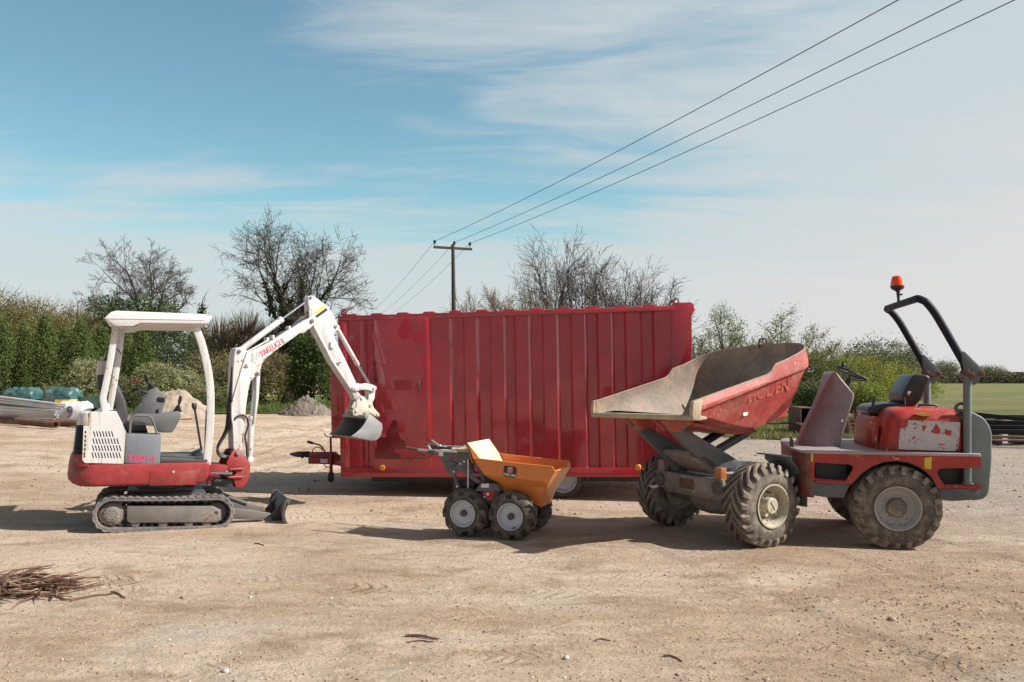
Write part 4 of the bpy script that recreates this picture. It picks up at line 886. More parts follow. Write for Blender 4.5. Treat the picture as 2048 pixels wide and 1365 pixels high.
q = PP(SD, Zq, [(850, 600), (1080, 575), (1155, 650), (1085, 770), (960, 795), (935, 735), (870, 650)], .11); mb = MB(); mb.prism(q, .108, .122); mb.prism(q, .52, .534); mb.build_each('side_bracket', GUN, sdm, bevel=.004)
x, z = SD.px(*Zq(1055, 435), .1); text('panel_lettering', 'Belle', .05, REDP, hd, on_side(x, .098, z, -5), ext=.001, sx=1.15, bold=.002, shear=.2)
q = PP(SD, Zq, [(700, 308), (850, 315), (1090, 272), (1335, 292), (1340, 350), (1040, 342), (830, 322)], .12); mb = MB(); mb.prism(q, .12, .5); mb.build('top_board', surf('cardboard', (.50, .38, .24), .8, var=.1, bump=.1), hd, bevel=.003)
mb = MB(); mb.cyl(P3(SD, Zq, (1328, 480), .09), P3(SD, Zq, (1324, 1040), .09), .0065, n=8); mb.build('lift_rod', LABELW, sdm)
for X, Y in ((1258, 520), (1180, 562), (1055, 715), (1118, 1003)):
    x, z = SD.px(*Zq(X, Y), .1); mb = MB(); mb.bolt((x, .098, z), (0, -1, 0), .011, .01); mb.build('bolt', ZINC, hd)
for l, off in ((.09, 0), (.55, 0)):
    mb = MB(); a = P3(SD, Zq, (350, 290), .09); b_ = P3(SD, Zq, (1100, 330), .09); a.y = b_.y = l; mb.tube([a, b_], .011, n=10); hb_ = mb.build('handlebar', ZINC, sdm)
    mb = MB(); c0 = P3(SD, Zq, (105, 252), .09); c1 = P3(SD, Zq, (355, 292), .09); c0.y = c1.y = l; mb.tube([c0, c0+(c1-c0)*.05, c1], [.013, .0165, .0165], n=12); mb.build('grip', surf('grip_rubber', (.10, .075, .055), .7, var=.15, bump=.2), hb_)
    mb = MB(); p = [P3(SD, Zq, t, .08) for t in ((560, 335), (640, 345), (680, 340))]
    for t in p: t.y = l-.01
    mb.tube(p, [.022, .028, .022], n=12); p = [P3(SD, Zq, t, .08) for t in ((380, 300), (420, 370), (480, 405))]
    for t in p: t.y = l-.01
    mb.tube(p, .008, n=8); mb.build('clamp', ZINC if 0 else DGREY, hb_)
    mb = MB(); p = [P3(SD, Zq, t, .07) for t in ((420, 380), (330, 400), (250, 460), (190, 515))]
    for t in p: t.y = l-.02
    mb.tube(spline(p, 4), .005, n=6); mb.tube([p[-1], p[-1]+Vector((-.006, 0, -.004))], .008, n=8); mb.build('brake_lever', BLACK, hb_)
mb = MB(); mb.tube([P3(SD, Zq, t, .35) for t in ((620, 105), (780, 212))], .007, n=8); mb.tube([P3(SD, Zq, t, .35) for t in ((775, 205), (820, 250), (818, 320))], .012, n=8); mb.tube([P3(SD, Zq, t, .35) for t in ((770, 230), (890, 232))], .012, n=8); mb.build('clutch_lever', ZINC, sdm)
mb = MB(); mb.tube([P3(SD, Zq, t, .12) for t in ((530, 215), (575, 210), (565, 235), (600, 290))], .009, n=8); mb.build('throttle', ZINC, sdm)
mb = MB(); mb.tube([P3(SD, Zq, t, .14) for t in ((1245, 205), (1320, 252), (1345, 300))], .007, n=8); mb.build('tip_lever', ZINC, sdm)
mb = MB(); mb.tube(spline([P3(SD, Zq, t, .3) for t in ((600, 260), (700, 250), (860, 260), (1010, 270))], 4), .012, n=8); mb.tube(spline([P3(SD, Zq, t, .2) for t in ((1040, 910), (1080, 880), (1150, 890), (1230, 880))], 4), .007, n=6); mb.tube(spline([P3(SD, Zq, t, .11) for t in ((1345, 500), (1420, 620), (1440, 720), (1520, 740))], 4), .012, n=8); mb.build_each('control_cable', HOSE, sdm)
mb = MB(); q = PP(SD, Zq, [(755, 325), (838, 335), (836, 420), (758, 410)], .09); mb.prism(q, .09, .096); mb.build('inspection_tag', LABELW, hd)
# ------------------------------------------------------------------ large red articulated site dumper
RD = Fr((3.47, 7.22, 0), -12)
FD = Fr((2.38, 7.30, 0), 30)
Zc = lambda X, Y: (1560+X/4.655, 880+Y/4.655)
Zhd = lambda X, Y: (1720+X/5.936, 700+Y/5.936)
Zro = lambda X, Y: (1740+X/5.055, 530+Y/5.055)
Zd = lambda X, Y: (1560+X/6.5, 720+Y/6.5)
Zf = lambda X, Y: (1260+X/7.186, 880+Y/7.186)
Zg = lambda X, Y: (1420+X/6.5, 900+Y/6.5)
Z4 = lambda X, Y: (1160+X/2.844, 640+Y/2.844)
Za = lambda X, Y: (1230+X/7.585, 820+Y/7.585)
Zs = lambda X, Y: (1370+X/6.826, 670+Y/6.826)
dm = thing('site_dumper', 'large red articulated dumper with its skip swivelled and a roll bar with a beacon', 'dumper', RD.m)
WR = 1.52
tyb = tyre_mesh(.388, .27, .197, 21, lug=.036, ag=1.35, side=.42, wk=.40)
# rear wheels
w0 = wheel('wheel', dm, Matrix.Translation((.012, 0, .372)), tyb, rim_mesh(.197, .27, .07, .075, .05, 8), TYRE, GRIM)
mb = MB(); mb.lathe([(0, .028), (.072, .028), (.082, .04), (.086, .09), (0, .09)], n=24); mb.build('hub', MUDST, w0)
put(w0, dm, Matrix.Translation((.012, WR, .372)) @ Matrix.Rotation(math.pi, 4, 'Z'))
# chassis side plates with step pockets and wheel arches
arch = [(1470, 455), (1452, 410), (1425, 365), (1380, 312), (1300, 252), (1190, 207), (1080, 193), (965, 203), (855, 246), (765, 306), (700, 372), (660, 416)]
out = [(298, 104), (1080, 128), (1870, 158), (1870, 262), (1497, 268), (1474, 280), (1464, 312), (1476, 345), (1530, 416), (1870, 428), (1870, 452)]+arch+[(288, 374)]
hole = [(325, 210), (640, 230), (672, 242), (682, 268), (612, 384), (316, 356)]
def plate(l0, l1):
    mb = MB(); mb.prism(PP(RD, Zc, out, 0), l0, l1, [PP(RD, Zc, hole, 0)]); return mb
sp1 = plate(0, .014).build('side_plate', DRED, dm); plate(WR-.014, WR).build('side_plate', DRED, dm)
mb = MB()
for X, Y, X1, Y1, n_ in ((345, 372, 620, 392, 12), (1545, 425, 1865, 436, 14)):
    for i in range(n_):
        t = i/n_; x, z = RD.px(*Zc(X+(X1-X)*t, Y+(Y1-Y)*t), 0); mb.prism([(x, z), (x+.026, z), (x+.013, z+.014)], -.012, .02)
    a, b_ = RD.px(*Zc(X-10, Y+2), 0), RD.px(*Zc(X1, Y1+2), 0); mb.prism([a, b_, (b_[0], b_[1]-.02), (a[0], a[1]-.02)], -.012, .13)
mb.build_each('step_tread', DRED, sp1)
def arch_band(l0, l1):
    mb = MB(); q = PP(RD, Zc, arch, 0); mb.grid([[(x, l0, z) for x, z in q], [(x, l1, z) for x, z in q]]); return mb
arch_band(.002, .36).build('wheel_arch', BLACK, dm, solid=.008); arch_band(WR-.36, WR-.002).build('wheel_arch', BLACK, dm, solid=.008)
q1 = PP(RD, Zc, [(284, 380), (652, 420), (640, 440), (592, 538), (430, 536), (270, 512)], .01); q2 = PP(RD, Zc, [(1478, 456), (1866, 456), (1852, 556), (1600, 572), (1495, 560)], .01)
for l in (.006, WR-.02):
    mb = MB(); mb.prism(q1, l, l+.014); mb.build('skirt', GUN, dm, bevel=.004); mb = MB(); mb.prism(q2, l, l+.014); mb.build('skirt', GUN, dm, bevel=.004)
zd = RD.px(*Zc(700, 112), 0)[1]; zlo = RD.px(*Zc(430, 530), .1)[1]
xn = RD.px(1578, 905, .55)[0]; xs0 = RD.px(*Zc(300, 200), 0)[0]; xr = RD.px(*Zc(1870, 200), 0)[0]
mb = MB(); rloft(mb, [(zlo, xn+.02, xs0+.02, .012, WR-.012, (xs0-xn-.01, .40), .004), (zlo+.05, xn, xs0+.02, .004, WR-.004, (xs0-xn, .42), .004), (zd-.023, xn-.005, xs0+.02, .004, WR-.004, (xs0-xn, .42), .004)], 10); mb.build('front_nose', surf('scuffed_nose', (.20, .05, .045), .55, var=.3, dust=.55, dustc=(.22,.18,.15), chip=.3, bump=.25), dm)
mb = MB(); mb.box(xs0+.05, xr-.05, .40, WR-.40, zlo-.02, zd-.03); mb.box(xs0+.05, RD.px(*Zc(660, 400), 0)[0], .16, WR-.16, zlo, zd-.03); mb.box(RD.px(*Zc(1490, 400), 0)[0]+.02, xr, .16, WR-.16, zlo, zd-.03); mb.build('chassis', DGREY, dm, bevel=.006)
mb = MB(); rloft(mb, [(zd-.022, xn-.012, xr, -.006, WR+.006, (xs0-xn, .42), .01), (zd, xn-.012, xr, -.006, WR+.006, (xs0-xn, .42), .01), (zd+.004, xn-.004, xr-.006, .004, WR-.004, (xs0-xn, .41), .01)], 10); mb.build('deck', surf('deck_plate', (.36, .31, .32), .6, var=.15, dust=.6, dustc=(.40,.36,.34), chip=.25, chipc=(.28,.05,.04), bump=.2), dm)
mb = MB(); mb.cyl((.012, .2, .372), (.012, WR-.2, .372), .07, n=16); mb.box(-.1, .12, .62, .9, .27, .48); mb.build('rear_axle', MUDST, dm, bevel=.01)
# hood
hx0 = RD.px(*Zhd(84, 900), .45)[0]; hx1 = RD.px(*Zhd(1232, 900), .08)[0]; hx2 = RD.px(*Zhd(335, 800), .12)[0]
hz1 = RD.px(*Zhd(900, 690), .3)[1]; hz0 = RD.px(*Zhd(250, 800), .3)[1]
mb = MB(); rloft(mb, [(zd-.0, hx2-.06, hx1, .085, WR-.085, .14, .04), (zd+.06, hx2-.05, hx1, .07, WR-.07, .14, .04), (hz1-.14, hx2-.02, hx1, .075, WR-.075, .14, .04), (hz1-.07, hx2+.0, hx1, .095, WR-.095, .14, .04), (hz1-.025, hx2+.03, hx1-.015, .14, WR-.14, .14, .04), (hz1-.003, hx2+.07, hx1-.04, .21, WR-.21, .12, .04), (hz1+.004, hx2+.12, hx1-.07, .30, WR-.30, .1, .04)], 10)
rloft(mb, [(zd-.0, hx0-.0, hx2+.12, .10, WR-.10, .44, .02), (zd+.05, hx0-.01, hx2+.12, .09, WR-.09, .44, .02), (hz0-.03, hx0+.015, hx2+.12, .10, WR-.10, .44, .02), (hz0, hx0+.035, hx2+.12, .13, WR-.13, .42, .02)], 12)
hood = mb.build('engine_hood', surf('hood_red', (.36, .034, .024), .42, var=.16, dust=.34, dustc=(.44,.22,.17), chip=.20, chipc=(.46,.38,.24), bump=.08, fscale=.9), dm, sharp=50)
q = PP(RD, Zhd, [(572, 836), (1190, 860), (1176, 1060), (1160, 1168), (1120, 1204), (456, 1180), (462, 1060), (475, 930), (540, 925)], .066); mb = MB(); mb.prism(q, .060, .076); mb.build('faded_panel', STAIN, hood)
for pts in ([(730, 895), (765, 900), (790, 915), (770, 935), (755, 970), (735, 960), (740, 920)], [(880, 905), (905, 880), (945, 940), (955, 990), (905, 1000), (835, 975), (850, 950), (870, 940)], [(1010, 935), (1040, 955), (1085, 955), (1080, 1020), (1030, 1015), (1000, 995)], [(620, 1040), (660, 1018), (645, 1050), (622, 1070)], [(930, 1115), (1000, 1118), (1005, 1130), (935, 1128)], [(475, 845), (570, 850), (565, 905), (520, 938), (470, 915)], [(1145, 1110), (1158, 1120), (1150, 1165), (1140, 1150)]):
    q = PP(RD, Zhd, pts, .066); mb = MB(); mb.prism(q, .0575, .0598); mb.build('peeled_patch', PEEL, hood)
q = PP(RD, Zhd, [(150, 895), (188, 900), (180, 1130), (140, 1110)], .36); mb = MB(); mb.prism(q, .24, .38); mb.build('hood_recess', DRED, hood, bevel=.006)
mb = MB(); q = PP(RD, Zhd, [(655, 755), (800, 752), (840, 778), (760, 790), (680, 775)], .08); mb.prism(q, .068, .11); mb.build('warning_label', YELLOW, hood)
for pts, l in (([(1345, 170), (1412, 160), (1408, 275), (1345, 265)], -.003), ([(1068, 172), (1108, 172), (1110, 182), (1068, 184)], -.003), ([(290, 108), (312, 106), (306, 205), (286, 200)], -.003)):
    q = PP(RD, Zc, pts, 0); mb = MB(); mb.prism(q, l, -.0002); mb.build('warning_label', YELLOW, sp1)
# counterweight
cq = PP(RD, Zhd, [(1236, 702), (1335, 738), (1450, 800), (1500, 850), (1538, 915), (1562, 1000), (1562, 1300)], .05)+PP(RD, Zc, [(1958, 320), (1945, 470), (1925, 520), (1890, 550), (1800, 566)], .05)+[(RD.px(*Zc(1800, 300), .05)[0], RD.px(*Zc(1800, 566), .05)[1]+.02)]
cq = cq[:-1]+[(xr-.08, cq[-2][1]+.012), (xr-.08, zd+.006), (hx1+.006, zd+.006)]
mb = MB(); mb.prism(cq, .035, WR-.035); mb.build('counterweight', TEAL, dm, bevel=.05, seg=4)
# roll-over hoop
pw = .034
a = P3(RD, Zhd, (1275, 300), .045); b_ = P3(RD, Zc, (1745, 405), .045)
for l in (.045, 1.245):
    mb = MB(); t, u_ = a.copy(), b_.copy(); t.y = u_.y = l; t.z += .02; mb.cyl(u_, t, pw, n=18); mb.lathe([(.05, u_.z-.005), (.05, u_.z+.01)], (u_.x, l, 0), ax='z', n=18); mb.build('hoop_post', TEAL, dm)
    q = PP(RD, Zro, [(900, 885), (920, 876), (942, 880), (1136, 1072), (1146, 1098), (1136, 1126), (1112, 1138), (1075, 1190), (1030, 1222), (1000, 1150), (942, 1110), (935, 1062)], .045)
    mb = MB()
    for s in (-.042, .034): mb.prism(q, l+s, l+s+.008)
    pl = mb.build('hoop_bracket', GUN, dm, bevel=.002)
    for X, Y, rr in ((1112, 1100, .024), (962, 1090, .03), (1010, 1120, .03)):
        x, z = RD.px(*Zro(X, Y), .045); mb = MB(); mb.cyl((x, l-.052, z), (x, l+.052, z), rr, n=14); mb.build('bracket_pin', RUST, pl, bevel=.003)
nl = [P3(RD, Zro, p, .045) for p in ((985, 1075), (930, 960), (700, 560), (620, 440), (560, 372), (505, 345))]
top0 = P3(RD, Zro, (478, 342), .10); fl = []
for p in nl: q = p.copy(); q.y = 1.245; fl.append(q)
top1 = top0.copy(); top1.y = 1.19
mb = MB(); mb.tube(spline(nl[:5], 5)+[nl[5]*.6+top0*.4, top0, top1, fl[5]*.6+top1*.4]+list(reversed(spline(fl[:5], 5))), .034, n=14); mb.build('roll_hoop', ROPS, dm)
bc = top0.copy(); bc.y = .73; bc.x += .0
b0 = P3(RD, Zro, (346, 335), .73); b1 = P3(RD, Zro, (340, 215), .73); b2 = P3(RD, Zro, (326, 75), .73); bc = Vector((top0.x, .73, top0.z+.028))
k = (b2.z-b0.z); mb = MB(); ty_ = .73
mb.tube([(bc.x, ty_, bc.z-.01), (bc.x-.004, ty_, bc.z+.03), (bc.x-.008, ty_, bc.z+.10), (bc.x-.012, ty_, bc.z+k*.46)], [.017, .013, .018, .028], n=14); mb.lathe([(.03, bc.z+k*.44), (.055, bc.z+k*.50), (.064, bc.z+k*.58), (.064, bc.z+k*.62), (0, bc.z+k*.62)], (bc.x-.014, ty_, 0), ax='z', n=24); mb.box(bc.x+.008, bc.x+.032, ty_-.012, ty_+.012, bc.z+k*.25, bc.z+k*.31); bs = mb.build('beacon_stem', BLACK, dm)
m_, nt_, b__ = new_mat('beacon_lens'); b__.inputs['Base Color'].default_value = (.80, .075, .008, 1); b__.inputs['Roughness'].default_value = .18; b__.inputs['Subsurface Weight'].default_value = .3; b__.inputs['Subsurface Radius'].default_value = (.05, .01, .003)
mb = MB(); mb.lathe([(.060, bc.z+k*.62), (.058, bc.z+k*.70), (.050, bc.z+k*.90), (.042, bc.z+k*.98), (.025, bc.z+k*1.01), (0, bc.z+k*1.015)], (bc.x-.018, ty_, 0), ax='z', n=28); mb.build('beacon_lens', m_, bs)
# seat, levers, handles
mb = MB(); mb.prism(PP(RD, Zhd, [(90, 700), (130, 660), (300, 640), (515, 630), (540, 680), (385, 715), (262, 790), (95, 762)], .5), .48, 1.02); st_ = mb.build('seat_cushion', BLACK, dm, bevel=.03, seg=3)
mb = MB(); mb.prism(PP(RD, Zhd, [(498, 605), (497, 520), (560, 410), (622, 308), (660, 288), (790, 300), (832, 330), (815, 370), (722, 590), (640, 682), (545, 680)], .5), .48, 1.02); mb.build('seat_backrest', BLACK, dm, bevel=.035, seg=3)
mb = MB(); mb.prism(PP(RD, Zhd, [(100, 765), (390, 720), (720, 660), (720, 720), (260, 800), (100, 800)], .6), .55, .95); mb.build('seat_base', DGREY, dm, bevel=.01)
mb = MB(); mb.prism(PP(RD, Zhd, [(556, 500), (580, 488), (606, 500), (570, 545)], .48), .468, .49); mb.build('seat_clip', ZINC, dm, bevel=.003)
mb = MB(); mb.tube([P3(RD, Zhd, p, .40) for p in ((535, 730), (532, 640), (528, 570))], .006, n=6); mb.tube([P3(RD, Zhd, p, .40) for p in ((510, 735), (610, 738))], .02, n=8); mb.build('belt_stalk', BLACK, dm)
mb = MB(); mb.tube([P3(RD, Zhd, p, .34) for p in ((690, 705), (700, 655), (890, 655), (910, 672), (905, 715))], .012, n=8); mb.build('hood_handle', BLACK, dm)
mb = MB(); mb.tube([P3(RD, Zhd, p, .45) for p in ((155, 690), (160, 620), (172, 572))], [.012, .016, .018], n=8); mb.tube([P3(RD, Zhd, p, .9) for p in ((400, 630), (430, 600), (500, 610))], .02, n=8); mb.build_each('control_lever', BLACK, dm)
x, z = RD.px(*Zhd(1200, 695), .10); mb = MB(); mb.lathe([(.030, -.008), (.055, -.008), (.055, .008), (.030, .008)], (x, .10, z), n=24, closed=True); mb.box(x-.01, x+.06, .092, .108, z-.1, z-.03); mb.build('lifting_eye', GUN, dm)
# dash cowl and steering wheel
dq = [(235, 1085), (470, 590), (580, 330), (655, 165), (690, 150), (740, 168), (820, 268), (890, 350), (955, 405), (972, 440), (970, 490), (930, 620), (765, 1168), (500, 1150)]
rows = []
sect = [(.0, .0), (.0, .12), (.02, .3), (.10, .5), (.25, .68), (.45, .82)]
nq = PP(RD, Zd, dq, .46)
lx = [p for p in nq]
mb = MB(); zs_ = [zd+(RD.px(*Zd(690, 152), .46)[1]-zd)*t for t in (0, .1, .2, .3, .4, .5, .6, .7, .8, .88, .94, .98, 1.0)]
def edge(pts, z):
    for (xa_, za_), (xb_, zb_) in zip(pts, pts[1:]):
        if min(za_, zb_)-1e-6 <= z <= max(za_, zb_)+1e-6 and abs(za_-zb_) > 1e-6: return xa_+(xb_-xa_)*(z-za_)/(zb_-za_)
    return pts[0][0] if z < pts[0][1] else pts[-1][0]
lefte = PP(RD, Zd, [(235, 1130), (235, 1085), (470, 590), (580, 330), (655, 165), (690, 150)], .60); righte = PP(RD, Zd, [(770, 1180), (765, 1168), (930, 620), (970, 490), (972, 440), (955, 405), (890, 350), (820, 268), (740, 168), (692, 150)], .46)
rloft(mb, [(z, edge(lefte, z), max(edge(righte, z), edge(lefte, z)+.03), .46, 1.06, .24*min(1, (max(edge(righte, z), edge(lefte, z)+.03)-edge(lefte, z))/.3), .02) for z in zs_], 10)
dc = mb.build('dash_cowl', DASHG, dm, sharp=50)
x, z = RD.px(*Zd(805, 795), .46); mb = MB(); mb.lathe([(0, .445), (.012, .447), (.014, .462)], (x, 0, z), n=12); mb.build('cowl_bolt', ZINC, dc)
s0, s1 = P3(RD, Zd, (732, 88), .76), P3(RD, Zd, (1122, 268), .76); c0 = (s0+s1)/2; ax_ = (s1-s0).normalized(); rw = (s1-s0).length/2; nrm = ax_.cross(Vector((0, 1, 0)))
mb = MB(); mb.tube([c0+ax_*rw*math.cos(t)+Vector((0, 1, 0))*rw*math.sin(t) for t in [2*math.pi*i/40 for i in range(40)]], .013, n=10, closed=True)
hubp = P3(RD, Zd, (890, 250), .76)
for t in (.2, 2.3, 4.4): mb.tube([c0+ax_*rw*math.cos(t)+Vector((0, 1, 0))*rw*math.sin(t), hubp+Vector((0, .02*math.sin(t), 0))], .009, n=8)
mb.tube([hubp, P3(RD, Zd, (870, 320), .76), P3(RD, Zd, (820, 400), .76)], [.03, .025, .025], n=12); swl = mb.build('steering_wheel', BLACK, dm)
mb = MB(); kb = P3(RD, Zd, (815, 90), .70); mb.tube([kb, kb+(P3(RD, Zd, (828, 50), .70)-kb)*.6, P3(RD, Zd, (832, 36), .70)], [.012, .022, .012], n=10); mb.build('wheel_knob', BLACK, swl)
mb = MB(); q = P3(RD, Zd, (150, 1000), .4); mb.tube([P3(RD, Zd, (150, 1175), .40), P3(RD, Zd, (148, 995), .40)], .016, n=8); mb.tube([P3(RD, Zd, (170, 1190), .32), P3(RD, Zd, (168, 1040), .32)], .010, n=8); mb.build_each('hinge_pin', RUST, dm)
# ---------------- front unit
MFD = RD.m.inverted() @ FD.m
def fbld(mb, *a, **k): mb.v = [tuple(MFD @ Vector(p)) for p in mb.v]; return mb.build(*a, **k)
WF = 1.50
w1 = wheel('wheel', dm, MFD @ Matrix.Translation((0, 0, .380)), tyb, rim_mesh(.197, .27, .10, .085, .05, 0), TYRE, CREAM, .12)
mb = MB(); mb.lathe([(0, .0), (.066, .0), (.074, .006), (.078, .10), (0, .10)], n=28)
fbld_hub = mb.build('hub', CREAM, w1)
mb = MB(); mb.box(-.045, .045, -.004, .001, -.004, .004); o = mb.build('hub_slot', RUST, w1); o.rotation_euler = (0, R(50), 0)
mb = MB()
for k in range(6):
    t = k*math.pi/3+.4; mb.cyl((.118*math.cos(t), .04, .118*math.sin(t)), (.118*math.cos(t), .10, .118*math.sin(t)), .012, n=6)
mb.build_each('wheel_nut', MUDST, w1)
put(w1, dm, MFD @ Matrix.Translation((0, WF, .380)) @ Matrix.Rotation(math.pi, 4, 'Z'))
mb = MB(); mb.cyl((0, .2, .37), (0, WF-.2, .37), .085, n=18); mb.lathe([(.0, .5), (.12, .52), (.16, .62), (.17, .75), (.16, .88), (.12, .98), (0, 1.0)], (0, 0, .37), n=20); mb.box(-.12, .12, .25, .5, .25, .45); fbld(mb, 'front_axle', MUDST, dm, bevel=.01)
mb = MB(); mb.box(-.30, .75, .34, 1.16, .40, .60); mb.box(.3, 1.15, .60, .92, .40, .62); fbld(mb, 'front_frame', MUDST, dm, bevel=.012)
mb = MB(); mb.box(-.20, .55, .34, 1.16, .602, .645); mb.lathe([(.33, .645), (.36, .65), (.36, .68), (0, .68)], (.25, .75, 0), ax='z', n=36); fbld(mb, 'turntable', surf('grey_blue_plate', (.34, .37, .39), .55, var=.12, dust=.45, bump=.15), dm, bevel=.006)
mb = MB(); mb.box(-.345, -.27, .28, 1.22, .44, .605); bp_ = fbld(mb, 'front_bumper', MUDST, dm, bevel=.012)
for l in (.35, 1.15):
    mb = MB(); mb.lathe([(.066, -.352), (.066, -.338), (0, -.338)], (0, l, .525), ax='x', n=28)
    for k in range(-5, 6): hw = math.sqrt(max(0, .062**2-(k*.011)**2)); mb.box(-.356, -.350, l+k*.011-.003, l+k*.011+.003, .525-hw, .525+hw)
    fbld(mb, 'headlamp', LAMPG, bp_)
    mb = MB(); mb.box(-.340, -.27, l-.045, l+.04, .615, .715); mb.box(-.345, -.265, l-.05, l+.045, .606, .615); fbld(mb, 'indicator_lamp', surf('indicator_amber', (.42, .16, .05), .35, var=.2, dust=.5, bump=.1) if l < .5 else surf('indicator_dusty', (.24, .18, .17), .45, var=.2, dust=.5, bump=.1), bp_, bevel=.006)
mb = MB(); mb.box(-.352, -.34, .66, .86, .47, .57); mb.box(-.358, -.346, .70, .84, .485, .555); fbld(mb, 'plate_box', RUST, bp_, bevel=.004)
mb = MB(); mb.tube([Vector((-.35, 1.18, .45)), Vector((-.37, 1.24, .43)), Vector((-.36, 1.28, .44))], .016, n=8); fbld(mb, 'tow_eye', LABELW, bp_)
# mudguard
def arc(r, a0, a1, n=16): return [(r*math.cos(R(a0+(a1-a0)*i/n)), .38+r*math.sin(R(a0+(a1-a0)*i/n))) for i in range(n+1)]
mb = MB(); o_ = [(.16, .38+.455), (.27, .38+.445)]+arc(.49, 56, -6); i_ = [(.16, .38+.44), (.265, .38+.43)]+arc(.472, 56, -6)
mb.prism(o_+list(reversed(i_)), .02, .34); fbld(mb, 'mudguard', TEAL, dm, bevel=.003)
# lift arms: pivot under the skip lip, base on the turntable
na = PP(FD, Za, [(812, 262), (830, 215), (880, 198), (930, 220), (1640, 640), (1885, 792), (1855, 890), (1505, 880), (1480, 800), (1335, 716), (1205, 714), (840, 330)], .50)
fa = PP(FD, Za, [(312, 252), (330, 220), (385, 208), (470, 250), (720, 390), (950, 520), (1240, 700), (1345, 716), (1492, 862), (1040, 935), (880, 885), (700, 680), (420, 400)], .95)
for q, l in ((na, .47), (fa, .92)):
    mb = MB(); mb.prism(q, l, l+.055); am = fbld(mb, 'lift_arm', GUN, dm, bevel=.006)
    x, z = q[0][0]+.045, q[0][1]+.0; mb = MB(); mb.cyl((x, l-.03, z), (x, l+.085, z), .038, n=18); fbld(mb, 'arm_pin', MUDST, am, bevel=.004)
cp = PP(FD, Za, [(760, 430), (1230, 720), (1495, 865), (1040, 935), (880, 885), (720, 690)], .94)
mb = MB(); xa_, za_ = FD.px(*Za(700, 560), .94); mb.add([(-.52, .55, .82), (-.52, .92, .82), (-.16, .92, .60), (-.16, .53, .60), (-.50, .55, .86), (-.50, .92, .86), (-.06, .92, .66), (-.06, .53, .66)], [(0, 1, 2, 3), (4, 5, 6, 7), (0, 1, 5, 4), (1, 2, 6, 5), (2, 3, 7, 6), (3, 0, 4, 7)]); fbld(mb, 'arm_cross_plate', MUDST, dm, bevel=.006)
for p, q, l, mt in (((2060, 312), (1560, 610), .62, GUN), ((1650, 312), (1340, 500), .82, BLACK)):
    mb = MB(); mb.cyl(P3(FD, Za, p, l), P3(FD, Za, q, l), .042, n=16); fbld(mb, 'tipping_cylinder', mt, dm, bevel=.004)
# ---------------- the skip: U-shaped walls with a rounded back and an open lip
WS = 1.46
def sk_pt(t):
    """t 0..1 from the near lip corner to the middle of the back: rim, flange, under-flange and foot points"""
    xl, xr_, xb = -.955, .38, .75
    if t < .62:
        k = t/.62; x = xl+(xr_-xl)*k; l = .02
        nx_, ny_ = 0, -1
    else:
        k = (t-.62)/.38; a_ = k*math.pi/2; x = xr_+(xb-xr_)*math.sin(a_); l = .02+(WS/2-.02)*(1-math.cos(a_))
        nx_, ny_ = math.sin(a_), -math.cos(a_)
    zr = 1.345+(x-xl)*.256
    step = smooth((x+.01)/.07)*.07 if x > -.01 else 0
    zr2 = zr+step+(.06*smooth((x-.1)/.6))
    zfl = 1.245+(x-xl)*.278
    kf = 0 if t < .62 else (t-.62)/.38
    xb_ = x-.10*nx_*1.0-(.0 if x < 0 else .05*nx_); lb = l+(.13 if t < .62 else .13-.20*kf*ny_*0)*1.0
    zbot = 1.215-.118*smooth((x-xl)/.95) if x < -.05 else 1.097+.085*smooth((x+.05)/.45)
    if t >= .62:
        xb_ = .32+(.46-.32)*math.sin(a_); lb = .15+(WS/2-.15)*(1-math.cos(a_)); zbot = 1.182-.03*math.sin(a_)
    else: xb_ = xl+.055+(.32-xl-.055)*k; lb = .03+.12*smooth(k*2)
    o = .03
    return [(x, l, zr2), (x+nx_*o, l+ny_*o, zr2-.055-step), (x+nx_*o, l+ny_*o, zfl+.01), (x, l, zfl-.012), (xb_+(x-xb_)*.5, lb+(l-lb)*.5, zbot+(zfl-.012-zbot)*.5), (xb_, lb, zbot)]
N = 40; ts = [i/N for i in range(N+1)]
ROLL = .036; rl = lambda p: (p[0], p[1], p[2]-ROLL*(p[1]/WS))
flip = lambda p: (p[0], WS-p[1], p[2])
raw = [sk_pt(t) for t in ts]; nearS = [[rl(p) for p in c_] for c_ in raw]
mb = MB(); allc = nearS+[[rl(flip(p)) for p in c_] for c_ in reversed(raw[:-1])]; mb.grid(allc)
fl_rows = []
for c_, r0_ in zip(nearS, raw):
    b_ = c_[-1]; f_ = rl(flip(r0_[-1])); wdt = f_[1]-b_[1]; dip = .055*smooth((b_[0]+.9)/.9)*(1 if wdt > .4 else wdt/.4)
    fl_rows.append([b_]+[(b_[0], b_[1]+wdt*k, b_[2]-dip*math.sin(math.pi*k)**.6) for k in (.18, .38, .62, .82)]+[f_])
mb.grid(fl_rows)
skp = fbld(mb, 'skip', SKIPR, dm, weld=True, sharp=28)
# inner lining follows the shell 12 mm inside
mb = MB(); inner = []
for c_ in allc:
    cxm, cym = -.1, WS/2; row = []
    for j, p in enumerate(c_):
        if j in (1, 2): continue
        d_ = Vector((cxm-p[0], cym-p[1], 0)); d_ = Vector((0 if p[0] < .38 else d_.x, d_.y, 0)); d_ = d_.normalized()*.016 if d_.length > .02 else Vector((0, 0, 0))
        row.append((p[0]+d_.x, p[1]+d_.y, p[2]+(.0 if j == 0 else .014)))
    inner.append(row)
mb.grid(inner); mb.grid([[(p[0]+(.014 if 0 else 0), min(max(p[1], .03), WS-.03), p[2]+.014) for p in r_] for r_ in fl_rows]); fbld(mb, 'skip_lining', SKIPIN, skp, weld=True, sharp=28)
